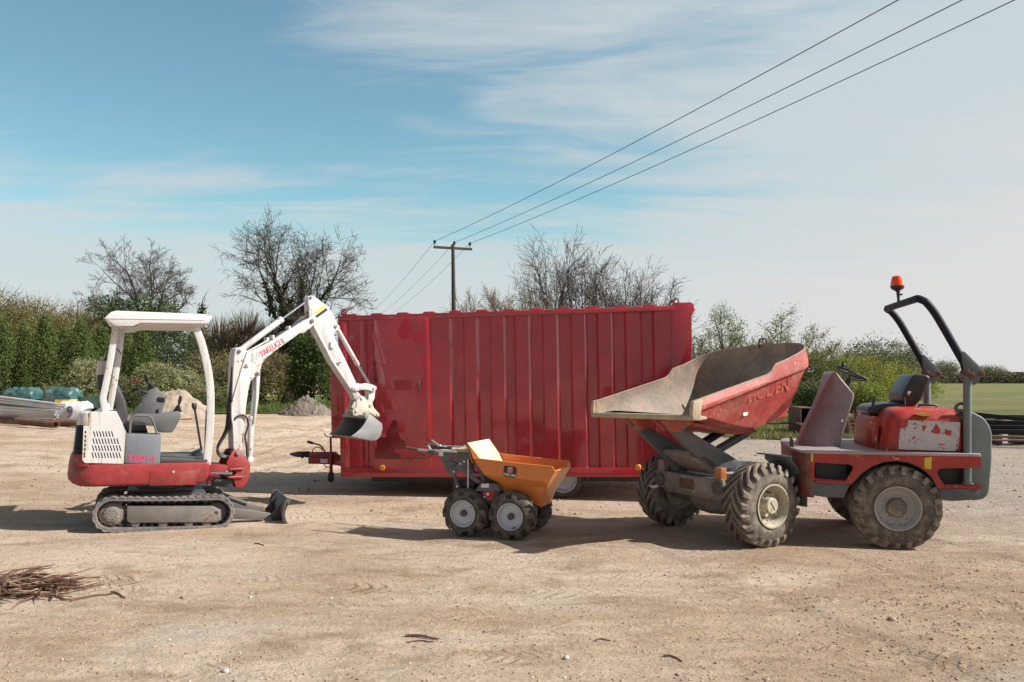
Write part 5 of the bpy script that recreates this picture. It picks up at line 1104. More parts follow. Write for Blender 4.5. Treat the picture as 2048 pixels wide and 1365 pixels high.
# rolled top edge and front lip
mb = MB(); mb.tube([(c_[0][0], c_[0][1]+(.008 if i < len(allc)/2 else -.008), c_[0][2]) for i, c_ in enumerate(allc)], .010, n=8); fbld(mb, 'rim_bar', SKIPIN, skp)
c0 = nearS[0]; mb = MB()
mb.prism([(-.985, 1.226), (-.985, 1.205), (-.965, 1.186), (-.90, 1.184), (-.80, 1.19), (-.80, 1.216), (-.90, 1.234), (-.965, 1.238)], .0, WS); mb.v = [rl(p) for p in mb.v]; lp = fbld(mb, 'skip_lip', LIP, skp, bevel=.012, seg=3)
for l0, l1 in ((-.012, .034), (WS-.034, WS+.012)):
    mb = MB(); mb.prism([(-.972, 1.352), (-.985, 1.25), (-.975, 1.19), (-.90, 1.19), (-.88, 1.262), (-.86, 1.372)], l0, l1); mb.v = [rl(p) for p in mb.v]; fbld(mb, 'lip_corner', LIP, skp, bevel=.008)
# pivot brackets under the lip, cross members under the floor
for l in (.40, .86):
    mb = MB(); mb.prism([(-.95, 1.17), (-.90, 1.13), (-.82, 1.06), (-.76, 1.06), (-.66, 1.10), (-.58, 1.14), (-.58, 1.19)], l, l+.06); mb.prism([(-.95, 1.17), (-.90, 1.13), (-.82, 1.06), (-.76, 1.06), (-.66, 1.10), (-.58, 1.14), (-.58, 1.19)], l+.145, l+.165); mb.build_each('pivot_bracket', SKIPR, skp, xf=MFD, bevel=.008)
mb = MB(); mb.prism([(-.62, 1.15), (-.05, 1.06), (.20, 1.075), (.26, 1.02), (-.02, 1.005), (-.55, 1.10)], .42, 1.04); fbld(mb, 'skip_keel', SKIPR, skp, bevel=.01)
e0 = nearS[-1][0]; x_e, z_e = e0[0]-.10, e0[2]
b_i = min(range(len(allc)), key=lambda i: abs(FD.O.x+0)*0+abs(((FD.m @ Vector(allc[i][0])).x/(FD.m @ Vector(allc[i][0])).y)*FPX+CX-1537)+(0 if i > N else 999)); pe = Vector(allc[b_i][0])
mb = MB(); mb.tube(spline([pe+Vector((-.030, .026, -.03)), pe+Vector((-.030, .026, .04)), pe+Vector((-.010, .01, .066)), pe+Vector((.012, -.010, .066)), pe+Vector((.030, -.026, .04)), pe+Vector((.030, -.026, -.03))], 5), .0085, n=8); fbld(mb, 'lifting_ring', RUST, skp)
# faded lettering and sticker on the near side
def side_l(x, z):
    best = None
    for c_ in nearS[:int(N*.62)+1]:
        p_, q_ = Vector(c_[3]), Vector(c_[5]); k = min(1, max(0, (p_.z-z)/(p_.z-q_.z))); m_ = p_.lerp(q_, k)
        if best is None or abs(m_.x-x) < best[0]: best = (abs(m_.x-x), m_.y)
    return best[1]
def side_p(px, py):
    l = .06
    for _ in range(6): x, z = FD.px(*Zs(px, py), l); l = side_l(x, z)
    return Vector((x, l, z))
p0, p1, p2 = side_p(800, 930), side_p(1455, 740), side_p(1150, 960)
ex_ = (p1-p0).normalized(); ez_ = (p2-(p0+p1)/2); ey_ = (-(ez_-ex_*ez_.dot(ex_))).normalized(); en_ = ex_.cross(ey_)
c_ = (p0+p1)/2+ey_*.05+en_*.008
mt_ = Matrix(((ex_.x, ey_.x, en_.x, c_.x), (ex_.y, ey_.y, en_.y, c_.y), (ex_.z, ey_.z, en_.z, c_.z), (0, 0, 0, 1)))
text('faded_lettering', 'HOL EN', .165, FADED, skp, MFD @ mt_, sx=.94, ext=.0008, bold=.004)
q = PP(FD, Zs, [(805, 1075), (830, 1040), (880, 1035), (876, 1060), (860, 1068), (866, 1098), (812, 1112)], .09); sl_ = side_l(q[0][0], q[0][1]); mb = MB(); mb.prism(q, sl_-.004, sl_+.02); fbld(mb, 'sticker', LABELW, skp)
# ------------------------------------------------------------------ plants
def leaf_mat(name, a, b_, dark, trans=.35, scale=1.2):
    m, nt, b = new_mat(name); geo = nt.nodes.new('ShaderNodeNewGeometry'); tc = nt.nodes.new('ShaderNodeTexCoord').outputs['Object']
    c = mix_(nt, geo.outputs['Random Per Island'], a, b_); k = noise_(nt, tc, scale, 3, .6)
    c = mix_(nt, math_(nt, 'MULTIPLY', ramp_(nt, k, .45, .68), .7), c, dark)
    b.inputs['Roughness'].default_value = .6; b.inputs['Specular IOR Level'].default_value = .25; nt.links.new(c, b.inputs['Base Color'])
    t = nt.nodes.new('ShaderNodeBsdfTranslucent'); nt.links.new(c, t.inputs[0]); ms = nt.nodes.new('ShaderNodeMixShader'); ms.inputs[0].default_value = trans
    nt.links.new(b.outputs[0], ms.inputs[1]); nt.links.new(t.outputs[0], ms.inputs[2]); nt.links.new(ms.outputs[0], nt.nodes['Material Output'].inputs[0]); return m
LEYL = leaf_mat('conifer_leaf', (0.066, 0.101, 0.025), (0.124, 0.162, 0.042), (0.054, 0.077, 0.021), .2)
YEW = leaf_mat('yew_leaf', (0.035, 0.056, 0.019), (0.078, 0.102, 0.035), (0.025, 0.041, 0.016), .15)
IVY = leaf_mat('ivy_leaf', (0.041, 0.069, 0.020), (0.103, 0.138, 0.036), (0.028, 0.047, 0.014), .25)
OLIVE = leaf_mat('budding_leaf', (0.187, 0.179, 0.060), (0.277, 0.255, 0.092), (0.142, 0.134, 0.051), .4)
FRESH = leaf_mat('fresh_leaf', (0.145, 0.197, 0.034), (0.251, 0.288, 0.061), (0.107, 0.145, 0.030), .45)
YELG = leaf_mat('spring_leaf', (0.203, 0.236, 0.030), (0.297, 0.311, 0.054), (0.142, 0.176, 0.027), .45)
BRAM = leaf_mat('bramble_leaf', (0.072, 0.102, 0.029), (0.168, 0.180, 0.066), (0.060, 0.072, 0.026), .35)
BLOS = leaf_mat('blossom', (.42, .42, .26), (.30, .32, .14), (.12, .15, .05), .35, 3)
BROWNL = leaf_mat('brown_hedge_leaf', (0.102, 0.074, 0.041), (0.084, 0.090, 0.036), (0.060, 0.050, 0.029), .2)
FARL = leaf_mat('far_leaf', (0.100, 0.125, 0.050), (0.150, 0.163, 0.069), (0.075, 0.094, 0.043), .3)
BARK = surf('bark', (.060, .046, .036), .9, var=.3, bump=.5, bscale=14, dust=.2, dustc=(.14,.13,.10))
TWIG = surf('twig_bark', (.060, .046, .036), .9, var=.3, bump=0)
TWIGB = surf('brown_twig', (.19, .145, .085), .9, var=.3, bump=0)

def leaves(name, C, size, mat, parent, up=.0, asp=.5, rng=RNG):
    """one small kite-shaped leaf at every point"""
    n = len(C); a = rng.normal(size=(n, 3)); a[:, 2] += up; a /= np.linalg.norm(a, axis=1, keepdims=True)
    b = rng.normal(size=(n, 3)); b -= a*(a*b).sum(1, keepdims=True); b /= np.linalg.norm(b, axis=1, keepdims=True)
    s = (size*rng.uniform(.6, 1.4, n))[:, None]
    V = np.stack([C-a*s*.5, C+b*s*asp*.5, C+a*s*.5, C-b*s*asp*.5], 1).reshape(-1, 3)
    return np_mesh(name, V, np.arange(4*n).reshape(n, 4), mat, parent)
def sticks(name, S, mat, parent, n=4):
    """many tapered sticks: rows of (p0, p1, r0, r1)"""
    S = np.asarray(S, float); P0, P1, r0, r1 = S[:, :3], S[:, 3:6], S[:, 6], S[:, 7]; d = P1-P0
    d /= np.linalg.norm(d, axis=1, keepdims=True)+1e-9
    e = np.cross(d, np.where(np.abs(d[:, 2:3]) < .9, [[0, 0, 1.]], [[1., 0, 0]])); e /= np.linalg.norm(e, axis=1, keepdims=True)+1e-9; g = np.cross(d, e)
    ring0, ring1 = [], []
    for k in range(n):
        c_, s_ = math.cos(2*math.pi*k/n), math.sin(2*math.pi*k/n)
        ring0.append(P0+(e*c_+g*s_)*r0[:, None]); ring1.append(P1+(e*c_+g*s_)*r1[:, None])
    V = np.stack(ring0+ring1, 1).reshape(-1, 3); m = len(S); F = []
    base = np.arange(m)[:, None]*2*n
    for k in range(n): F.append(np.concatenate([base+k, base+(k+1) % n, base+n+(k+1) % n, base+n+k], 1))
    return np_mesh(name, V, np.stack(F, 1).reshape(-1, 4), mat, parent, smooth=True)
class Grow:
    def __init__(s, seed): s.r = random.Random(seed); s.seg = []; s.tips = []
    def branch(s, p, d, L, r, lev, spec):
        """spec per level: (children, spread deg, length ratio, upward pull, wobble, first child at)"""
        ch, spr, lr, up, wob, first = spec[min(lev, len(spec)-1)]; k = 6 if lev < 2 else (4 if lev < 4 else 2)
        pts = [p]; q = p; dd = d.normalized()
        for i in range(k):
            dd = (dd+Vector((s.r.gauss(0, wob), s.r.gauss(0, wob), s.r.gauss(0, wob)+up))).normalized(); q2 = q+dd*(L/k)
            ra, rb = r*(1-.62*i/k), r*(1-.62*(i+1)/k); s.seg.append((*q, *q2, ra, rb)); pts.append(q2); q = q2
        if lev >= len(spec): s.tips.append(q); return
        n = ch if isinstance(ch, int) else s.r.randint(*ch)
        for j in range(n):
            t = first+(1-first)*(j+s.r.random()*.8)/n if j < n-1 else 1.0
            i = min(k-1, int(t*k)); f = t*k-i; b = pts[i].lerp(pts[i+1], min(1, f)); bd = (pts[i+1]-pts[i]).normalized()
            side = bd.orthogonal().normalized(); side.rotate(Matrix.Rotation(s.r.uniform(0, 6.283), 3, bd)); a = R(spr*s.r.uniform(.55, 1.25))*(1 if j < n-1 else .5)
            nd = bd*math.cos(a)+side*math.sin(a); s.branch(b, nd, L*lr*s.r.uniform(.75, 1.2)*(1.15-.45*t), max(.011, r*(1-.62*t)*(.62 if j < n-1 else .85)), lev+1, spec)
def bare_tree(label, base, starts, spec, seed, group=None, mat=TWIG, name='bare_tree', leaf=None, lsize=.12, ivy=None, cat='tree'):
    o = thing(name, label, cat, Vector(base), group); g = Grow(seed)
    for d, L, r, off in starts: g.branch(Vector(off), Vector(d), L, r, 0, spec)
    S = np.array(g.seg); big = S[:, 6] > .05
    if big.any(): sticks('trunk', S[big], BARK, o, 7)
    sticks('crown', S[~big], mat, o, 4)
    if leaf:
        T = np.array([tuple(t) for t in g.tips]); k = leaf[1]
        C = np.repeat(T, k, 0)+RNG.normal(size=(len(T)*k, 3))*leaf[2]; leaves('foliage', C, lsize, leaf[0], o)
    if ivy:
        mt, n, sp_, zmax, sz = ivy; B = S[big]; w = np.linalg.norm(B[:, 3:6]-B[:, :3], axis=1); w = w*(B[:, 5] < zmax); idx = RNG.choice(len(B), n, p=w/w.sum())
        t = RNG.random((n, 1)); C = B[idx, :3]*(1-t)+B[idx, 3:6]*t+RNG.normal(size=(n, 3))*sp_*np.clip(1.3-B[idx, 5:6]/zmax, .25, 1); leaves('ivy', C, sz, mt, o)
    return o
def blob_points(blobs, n, clump=.22, per=26, shell=.55, rng=RNG, zmin=.03):
    """leaf positions gathered in clumps over a set of ellipsoids (x, y, z, rx, ry, rz)"""
    B = np.array(blobs, float); wt = (B[:, 3]*B[:, 5])**1.0; m = max(1, n//per); i = rng.choice(len(B), m, p=wt/wt.sum())
    u = rng.normal(size=(m, 3)); u /= np.linalg.norm(u, axis=1, keepdims=True); r = (shell+(1.03-shell)*rng.random((m, 1))**.6)
    c = B[i, :3]+u*r*B[i, 3:6]; cs = clump*rng.uniform(.5, 1.4, (m, 1))
    P = np.repeat(c, per, 0)+rng.normal(size=(m*per, 3))*np.repeat(cs, per, 0)*np.array([1, 1, .75]); return P[P[:, 2] > zmin]
def bush(name, label, cat, base, blobs, n, size, mat, group=None, clump=.22, stems=5, stem_h=None, per=26, extra=None, twigs=0, twmat=TWIGB, shell=.55):
    o = thing(name, label, cat, Vector(base), group); leaves('foliage', blob_points(blobs, n, clump, per, shell), size, mat, o)
    B = np.array(blobs); h = stem_h or float((B[:, 2]).max()); S = []
    for k in range(stems):
        b = B[RNG.integers(len(B))]; p = np.array([b[0]*.5+RNG.normal()*.1, b[1]*.5, 0]); q = np.array([b[0]+RNG.normal()*b[3]*.3, b[1]+RNG.normal()*b[4]*.3, min(h, b[2])]); m_ = (p+q)/2+RNG.normal(size=3)*.1
        S += [(*p, *m_, .05, .04), (*m_, *q, .04, .02)]
    sticks('stem', S, BARK, o, 6)
    if twigs:
        i = RNG.integers(len(B), size=twigs); u = RNG.normal(size=(twigs, 3)); u[:, 2] = np.abs(u[:, 2])+.3; u /= np.linalg.norm(u, axis=1, keepdims=True)
        p = B[i, :3]+u*B[i, 3:6]*.55; q = B[i, :3]+u*B[i, 3:6]*RNG.uniform(.95, 1.32, (twigs, 1))+RNG.normal(size=(twigs, 3))*.08; k = p[:, 2] > 0
        sticks('twigs', np.concatenate([p, q, np.full((twigs, 1), .016), np.full((twigs, 1), .007)], 1)[k], twmat, o, 3)
    if extra: leaves('blossom', blob_points(blobs, extra[1], extra[3], 14, .85), extra[2], extra[0], o)
    return o
def conifer(label, base, h, r, n, mat, seed, name='conifer_tree', lean=0, group='conifers along the yard edge', size=.095, lump=.38, pw=.85):
    rng = np.random.default_rng(seed); o = thing(name, label, 'tree', Vector(base), group)
    m = n//22; t = rng.random(m)**1.25; a = rng.uniform(0, 2*math.pi, m); prof = (1-t)**pw*(.75+.25*np.minimum(1, t*6))+.03
    bulge = 1+lump*np.sin(a*3+seed)*np.sin(t*9+seed*2)+lump*.6*np.sin(a*5+t*14); rr = r*prof*bulge*(.76+.28*rng.random(m)**.5)
    c = np.stack([rr*np.cos(a)+lean*t*h, rr*np.sin(a), t*h], 1)
    P = np.repeat(c, 22, 0)+rng.normal(size=(m*22, 3))*np.array([.085, .085, .30])*(.5+.5*r); P = P[P[:, 2] > .05]
    leaves('crown', P, size, mat, o, up=1.3, asp=.42, rng=rng); sticks('trunk', [(0, 0, 0, lean*h*.7, 0, h*.7, .12, .05)], BARK, o, 8); return o
def gp(px, d, z=0): v = at(px, CY, d); v.z = z; return v
def hgt(py, d): return EYE-(py-CY)/FPX*d

# the conifer hedge behind the stored poles
con = [(-46, 655, 41, 1.6), (6, 642, 40, 1.35), (48, 652, 42, 1.3), (90, 630, 40.5, 1.25), (128, 660, 42, 1.2), (162, 642, 41, 1.2), (204, 655, 42.5, 1.2), (246, 648, 43, 1.25), (284, 664, 41, 1.3)]
lab = ['conifer at the left edge of the picture', 'broad conifer left above the stack of steel poles', 'conifer second from the left behind the steel poles', 'tallest pointed conifer above the left teal bag', 'narrow conifer between the two teal bags',
       'pointed conifer above the right teal bag', 'conifer just left of the excavator canopy', 'conifer behind the rear canopy post of the excavator', 'light green conifer seen through the excavator canopy']
for i, (px, py, d, r) in enumerate(con): conifer(lab[i], gp(px, d), hgt(py, d)*.92, r, 20000, LEYL, i+3)
conifer('dark spreading yew behind the excavator canopy', gp(346, 44), hgt(652, 44), 1.75, 11000, YEW, 31, 'yew_tree', pw=.45, group=None, lump=.35)
conifer('dark yew beside the front canopy post of the excavator', gp(384, 45.5), hgt(690, 45.5), 1.2, 6000, YEW, 37, 'yew_tree', pw=.5, group=None)
# olive scrub above the hedge, dark ivied mass under the left bare tree
for i, (px, py, d, w, lb) in enumerate(((-30, 562, 52, 3.2, 'olive brown scrub tree at the left edge above the conifers'), (70, 592, 54, 2.6, 'olive scrub tree with bare twigs above the tall pointed conifer'), (150, 606, 56, 2.4, 'olive scrub tree left of the dark ivied trees'))):
    h = hgt(py, d); bush('scrub_tree', lb, 'tree', gp(px, d), [(0, 0, h*.62, w, 1.6, h*.34), (-w*.5, .3, h*.5, w*.7, 1.4, h*.3), (w*.55, .2, h*.45, w*.7, 1.4, h*.33)], 13000, .15, OLIVE, 'scrub trees above the hedge', .32, 6, twigs=700, twmat=TWIGB)
for i, (px, py, d, w, lb) in enumerate(((205, 596, 58, 1.7, 'dark ivied tree low beside the scrub at the left'), (262, 586, 57, 2.0, 'dark ivied tree mass under the left bare tree'), (325, 600, 58, 1.6, 'dark ivied tree right under the left bare tree'))):
    h = hgt(py, d); bush('ivied_tree', lb, 'tree', gp(px, d), [(0, 0, h*.78, w, 1.4, h*.22), (-.5, 0, h*.5, w, 1.4, h*.4), (.6, 0, h*.6, w*.8, 1.3, h*.32)], 5200, .2, IVY, 'ivied trees', .3, 3)
# bare trees
spec_ash = [((5, 6), 44, .62, .03, .07, .28), ((5, 6), 44, .60, .03, .10, .22), ((4, 5), 46, .62, .02, .13, .2), ((3, 4), 46, .62, .0, .16, .2), ((2, 3), 45, .6, .0, .2, .2)]
d = 60; h = hgt(492, d)*1.12; bare_tree('wide bare tree above the dark ivied trees at the left', gp(292, d), [((.05, 0, 1), h*.44, .24, (0, 0, 0)), ((-.62, 0, 1.0), h*.32, .12, (0, 0, h*.28)), ((.40, .1, 1.0), h*.34, .13, (0, 0, h*.30)), ((-.25, -.2, 1), h*.40, .13, (0, 0, h*.34)), ((.75, .1, .8), h*.30, .12, (.1, 0, h*.32)), ((-.95, .1, .6), h*.26, .10, (-.1, 0, h*.36)), ((.1, .3, 1), h*.38, .13, (0, 0, h*.38))], spec_ash, 5)
d = 57; h = hgt(560, d); bare_tree('slim ivy covered trunk right of the excavator canopy', gp(376, d), [((.03, 0, 1), h*.72, .20, (0, 0, 0))], [((5, 6), 38, .32, .05, .06, .45), (3, 40, .6, .03, .12, .2), (3, 40, .6, 0, .15, .2)], 8, ivy=(IVY, 2600, .30, h*.95, .20))
d = 48; h = hgt(446, d)*1.06
spec_main = [((5, 6), 38, .66, .035, .07, .28), ((4, 5), 42, .62, .03, .10, .22), ((4, 5), 44, .62, .02, .13, .2), ((3, 4), 46, .62, .0, .16, .2), ((2, 3), 46, .6, -.01, .2, .2)]
bare_tree('tall bare ivy clad tree behind the raised excavator arm', gp(584, d), [((-.10, 0, 1), h*.56, .20, (-.3, 0, 0)), ((.10, .05, 1), h*.58, .18, (.15, 0, 0)), ((.32, -.05, 1), h*.50, .16, (.5, .1, 0)), ((-.8, .0, .75), h*.34, .11, (-.45, 0, h*.38)), ((.75, .1, .75), h*.30, .10, (.6, 0, h*.42)), ((-.35, .1, 1), h*.36, .11, (-.4, 0, h*.44))], spec_main, 21, ivy=(IVY, 9000, .26, h*.66, .19))
# thicket between the two machines
for px, py, d, w, m, nm, lb, n, tw in ((440, 640, 50, 1.5, OLIVE, 'thicket_bush', 'twiggy thicket bush right beside the canopy post', 3000, 1300), (492, 628, 51, 1.6, OLIVE, 'thicket_bush', 'twiggy thicket bush behind the upright boom', 3000, 1500), (540, 650, 49, 1.5, OLIVE, 'thicket_bush', 'brown thicket bush left of the ivy clad tree', 3200, 1500),
                                   (415, 700, 43, 1.1, BRAM, 'thicket_bush', 'low green bush right of the canopy post foot', 2600, 300), (470, 700, 45, 1.4, OLIVE, 'thicket_bush', 'soft olive bush behind the boom foot', 4200, 500), (548, 705, 44, 1.4, OLIVE, 'thicket_bush', 'soft olive bush between the boom and the ivy', 4200, 500)):
    h = hgt(py, d); bush(nm, lb, 'bush', gp(px, d), [(0, 0, h*.55, w, 1.1, h*.42), (-w*.6, .2, h*.38, w*.75, 1, h*.36), (w*.6, .1, h*.40, w*.75, 1, h*.36)], n, .13, m, 'thicket bushes behind the excavator', .26, 6, twigs=tw)
d = 41; h = hgt(665, d); bush('ivy_thicket', 'dark glossy ivy thicket over a trunk left of the container', 'bush', gp(622, d), [(0, 0, h*.62, .85, .8, h*.36), (-.5, .2, h*.42, .6, .7, h*.3), (.6, 0, h*.5, .6, .7, h*.34), (.2, -.2, h*.8, .6, .6, h*.2)], 9000, .14, IVY, None, .2, 4, shell=.7)
d = 43; h = hgt(690, d); bush('ivy_thicket', 'dark ivy clump just at the container corner', 'bush', gp(664, d), [(0, 0, h*.5, .5, .6, h*.48), (.3, 0, h*.35, .5, .6, h*.3)], 3000, .14, IVY, None, .2, 2, shell=.7)
# blossoming bushes behind the cab
for px, py, d, w, lb in ((172, 722, 34, .75, 'white flowering bush left of the excavator seat'), (318, 728, 35, 1.0, 'pale flowering bush behind the excavator controls'), (368, 742, 36, .9, 'pale bramble bush right of the excavator controls')):
    h = hgt(py, d); bush('flowering_bush', lb, 'bush', gp(px, d), [(0, 0, h*.55, w, .7, h*.45), (w*.5, .2, h*.35, w*.7, .6, h*.33), (-w*.5, 0, h*.33, w*.6, .6, h*.3)], 4200, .085, BRAM, 'flowering bushes', .14, 6, extra=(BLOS, 6500, .085, .12), twigs=120)
for px, py, d, w, lb in ((232, 748, 36, .8, 'low green bush behind the excavator seat'), (418, 768, 35, .9, 'low bramble right of the front canopy post'), (120, 765, 36, .9, 'low weeds behind the teal bags')):
    h = hgt(py, d); bush('bramble', lb, 'bush', gp(px, d), [(0, 0, h*.5, w, .7, h*.5), (w*.7, .1, h*.4, w*.6, .6, h*.4)], 2600, .09, BRAM, 'brambles along the verge', .15, 5, twigs=80)
# bare scrub behind the container
spec_sc = [((5, 6), 24, .64, .06, .06, .2), ((5, 6), 28, .62, .05, .09, .15), ((4, 5), 32, .62, .03, .12, .15), (3, 34, .6, .02, .16, .15)]
for i, (px, py, d, lb, ns) in enumerate(((948, 596, 47, 'low bare scrub tree right beside the power pole', 6), (1000, 574, 48, 'low bare scrub tree second right of the power pole', 6), (1052, 572, 47, 'brownish bare scrub tree left of the tall bare trees', 6), (1128, 484, 49, 'tall bare tree left over the container roof', 6), (1222, 490, 50, 'tall dense bare tree in the middle over the container roof', 8), (1280, 540, 48, 'spreading bare tree at the right over the container roof', 6))):
    h = hgt(py, d); st_ = []
    for k in range(ns): a = (k+.5)/ns*2-1; st_.append(((a*.48+.04, random.uniform(-.25, .25), 1), h*random.uniform(.56, .66), .085, (a*.5, random.uniform(-.4, .4), 0)))
    sp_ = spec_sc
    if i > 2:
        sp_ = [((6, 7), 32, .62, .06, .06, .30), ((5, 6), 34, .60, .045, .09, .2), ((4, 5), 38, .60, .02, .12, .15), (3, 40, .6, .01, .16, .15)]
        st_ = [((a*.30, random.uniform(-.3, .3), 1), h*random.uniform(.58, .66), .11, (a*.35, random.uniform(-.3, .3), 0)) for a in (-.8, -.3, .25, .8)]
    bare_tree(lb, gp(px, d), st_, sp_, 40+i, 'bare trees behind the container', TWIGB if i < 3 else TWIG)
# half-leafed trees and hedge right of the container
spec_lf = [((5, 6), 38, .60, .04, .08, .25), ((4, 5), 42, .62, .03, .11, .2), ((4, 5), 44, .6, .02, .14, .2), (3, 44, .6, 0, .18, .2)]
for i, (px, py, d, lb) in enumerate(((1476, 622, 40, 'sparse budding tree right of the container above the skip'), (1556, 632, 41, 'darker budding tree above the skip lifting ring'), (1618, 668, 39, 'small budding tree above the rear end of the skip'), (1408, 660, 44, 'thin bare tree right at the container corner'))):
    h = hgt(py, d); bare_tree(lb, gp(px, d), [((-.30, 0, 1), h*.62, .09, (-.2, 0, 0)), ((.03, .1, 1), h*.68, .10, (0, 0, 0)), ((.36, -.1, 1), h*.60, .09, (.2, 0, 0))], spec_lf, 70+i, 'budding trees right of the container', leaf=(FRESH if i != 1 else OLIVE, 5 if i < 3 else 2, .16), lsize=.085, name='budding_tree')
for px, py, d, w, m, lb, n in ((1440, 700, 41, 1.3, OLIVE, 'olive bush behind the rim of the skip', 3600), (1640, 700, 40, 1.3, OLIVE, 'olive bush right of the rear end of the skip', 4200), (1640, 760, 33, .9, IVY, 'dark bush low between the skip and the steering cowl', 4200), (1690, 712, 38, 1.2, FRESH, 'green bush behind the steering wheel', 5200), (1735, 716, 39, 1.2, YELG, 'yellow green hedge bush right of the steering wheel', 6000), (1782, 726, 43, 1.35, YELG, 'bright yellow green hedge bush left of the seat', 6000), (1832, 748, 50, 1.2, YELG, 'last low hedge bush behind the far hoop post', 3600), (1722, 768, 33, .8, FRESH, 'leafy green bush between the steering wheel and the seat', 4800), (1560, 730, 42, 1.4, OLIVE, 'bush behind the back of the skip', 3000)):
    h = hgt(py, d); bush('hedge_bush', lb, 'bush', gp(px, d), [(0, 0, h*.56, w, 1.0, h*.44), (-w*.55, .2, h*.40, w*.75, .9, h*.38), (w*.55, .1, h*.38, w*.75, .9, h*.36)], int(n*1.6), .10, m, 'hedge bushes behind the dumper', .2, 6, twigs=160)
for px, py, d, r_, lb in ((1762, 676, 95, 4.2, 'round far tree above the yellow green hedge'), (1805, 704, 110, 3.0, 'small far tree right of the round far tree'), (1887, 722, 172, 2.6, 'far tree left of the near hoop post'), (1978, 733, 175, 3.2, 'low far tree right of the near hoop post'), (1722, 700, 120, 3.5, 'far tree half hidden behind the hedge')):
    h = hgt(py, d); o = bush('far_tree', lb, 'tree', gp(px, d), [(0, 0, h*.66, r_, r_, h*.30), (-r_*.45, 0, h*.55, r_*.6, r_, h*.25), (r_*.5, 0, h*.52, r_*.6, r_, h*.27)], 8000, .22, FARL, 'far trees over the field', .55, 2, per=16)
# the far hedge across the field
P = []
for i in range(20000):
    x = RNG.uniform(44, 125); y = 158+(x-60)*.02+RNG.normal()*1.0; z = max(.1, RNG.random()**.8*(2.3+.35*noise.noise(Vector((x*.12, 0, 5)))+.2*noise.noise(Vector((x*.5, 0, 5))))); P.append((x, y, z))
hd_ = thing('field_hedge', 'long brown hedge along the far side of the green field', 'hedge', Vector((90, 158, 0))); leaves('foliage', np.array(P)-np.array([[90, 158, 0]]), .34, BROWNL, hd_)
mb = MB(); rows = []
for x in np.arange(44, 125, .8):
    h = 1.75+.3*noise.noise(Vector((x*.12, 0, 5)))+.25*noise.noise(Vector((x*.7, 1, 5))); y = 158+(x-60)*.02; rows.append([(x-90, y-158-.7, 0), (x-90, y-158-.6, h*.7), (x-90, y-158-.2, h), (x-90, y-158+.3, h), (x-90, y-158+.7, 0)])
mb.grid(rows); mb.build('inner_growth', BROWNL, hd_, sharp=180)
S = [(x, 158, 0, x+random.uniform(-.3, .3), 158, 2.0, .06, .03) for x in np.arange(45, 125, 1.6)]; sticks('stem', np.array(S)-np.array([[90, 158, 0, 90, 158, 0, 0, 0]]), BARK, hd_, 4)
P = []
for i in range(5000):
    x = RNG.uniform(-75, 2); y = 66+RNG.normal()*1.5; P.append((x, y, max(.1, RNG.random()**.8*(3.6+1.0*noise.noise(Vector((x*.11, 2, 5)))))))
hd_ = thing('boundary_hedge', 'overgrown olive hedge closing the yard behind the trees', 'hedge', Vector((0, 66, 0))); leaves('foliage', np.array(P)-np.array([[0, 66, 0]]), .55, OLIVE, hd_)
# grass tufts
def tufts(name, pts, h, mat, n=14):
    P = np.repeat(np.array(pts), n, 0); m = len(P); P = P+np.concatenate([RNG.normal(size=(m, 2))*.09, np.zeros((m, 1))], 1); a = RNG.normal(size=(m, 3))*.35; a[:, 2] = 1; hh = (h*RNG.uniform(.4, 1.2, m))[:, None]
    sd_ = RNG.normal(size=(m, 3)); sd_[:, 2] = 0; sd_ /= np.linalg.norm(sd_, axis=1, keepdims=True)+1e-6; w = .010*sd_*(1+P[:, 1:2]*.03); T = P+a*hh
    V = np.stack([P-w, P+w, T+w*.2, T-w*.2], 1).reshape(-1, 3); o = np_mesh(name, V, np.arange(4*m).reshape(m, 4), mat); tag(o, 'short rough grass', 'grass', kind='stuff'); return o
TUFT = leaf_mat('grass_blade', (.17, .19, .06), (.26, .24, .10), (.10, .13, .03), .3, .6)
pts = []
while len(pts) < 1500:
    x, y = RNG.uniform(5.4, 13), RNG.uniform(18.6, 29)
    if y > 19.2+abs(x-7.6)*.25 and (x < 10.5 or y > 20+.6*(x-10)): pts.append((x, y, .02))
tufts('rough_grass_tufts', pts, .16, TUFT)
pts = [(RNG.uniform(-26, 0), RNG.uniform(33.2, 42), .04) for _ in range(1500)]; tufts('verge_grass_tufts', pts, .22, leaf_mat('verge_blade', (.085, .13, .025), (.15, .18, .05), (.06, .09, .02), .3, .6))
# ------------------------------------------------------------------ power line
d = 45; WOOD = surf('pole_wood', (.045, .040, .034), .85, var=.2, bump=.4, bscale=20)
pb = gp(908, d); ptop = hgt(489, d)
pole = thing('power_pole', 'wooden power pole with a single crossarm and three insulators behind the container', 'power pole', pb)
mb = MB(); mb.tube([(0, 0, -.2), (.0, 0, 4), (-.06, 0, ptop)], [.15, .13, .095], n=14); mb.build('post', WOOD, pole)
ca = Vector((30.3, 11.5, 0)).normalized(); az = ptop-.22
mb = MB(); c = Vector((-.06, 0, az)); hw = 1.12
e = Vector((-ca.y, ca.x, 0)); vs = []
for s in (-1, 1):
    for a, b_ in ((-1, -1), (1, -1), (1, 1), (-1, 1)): vs.append(c+ca*hw*s+e*.06*a+Vector((0, 0, .065*b_)))
mb.add(vs, [(0, 1, 2, 3), (7, 6, 5, 4), (0, 4, 5, 1), (1, 5, 6, 2), (2, 6, 7, 3), (3, 7, 4, 0)]); mb.build('crossarm', WOOD, pole)
ins = []
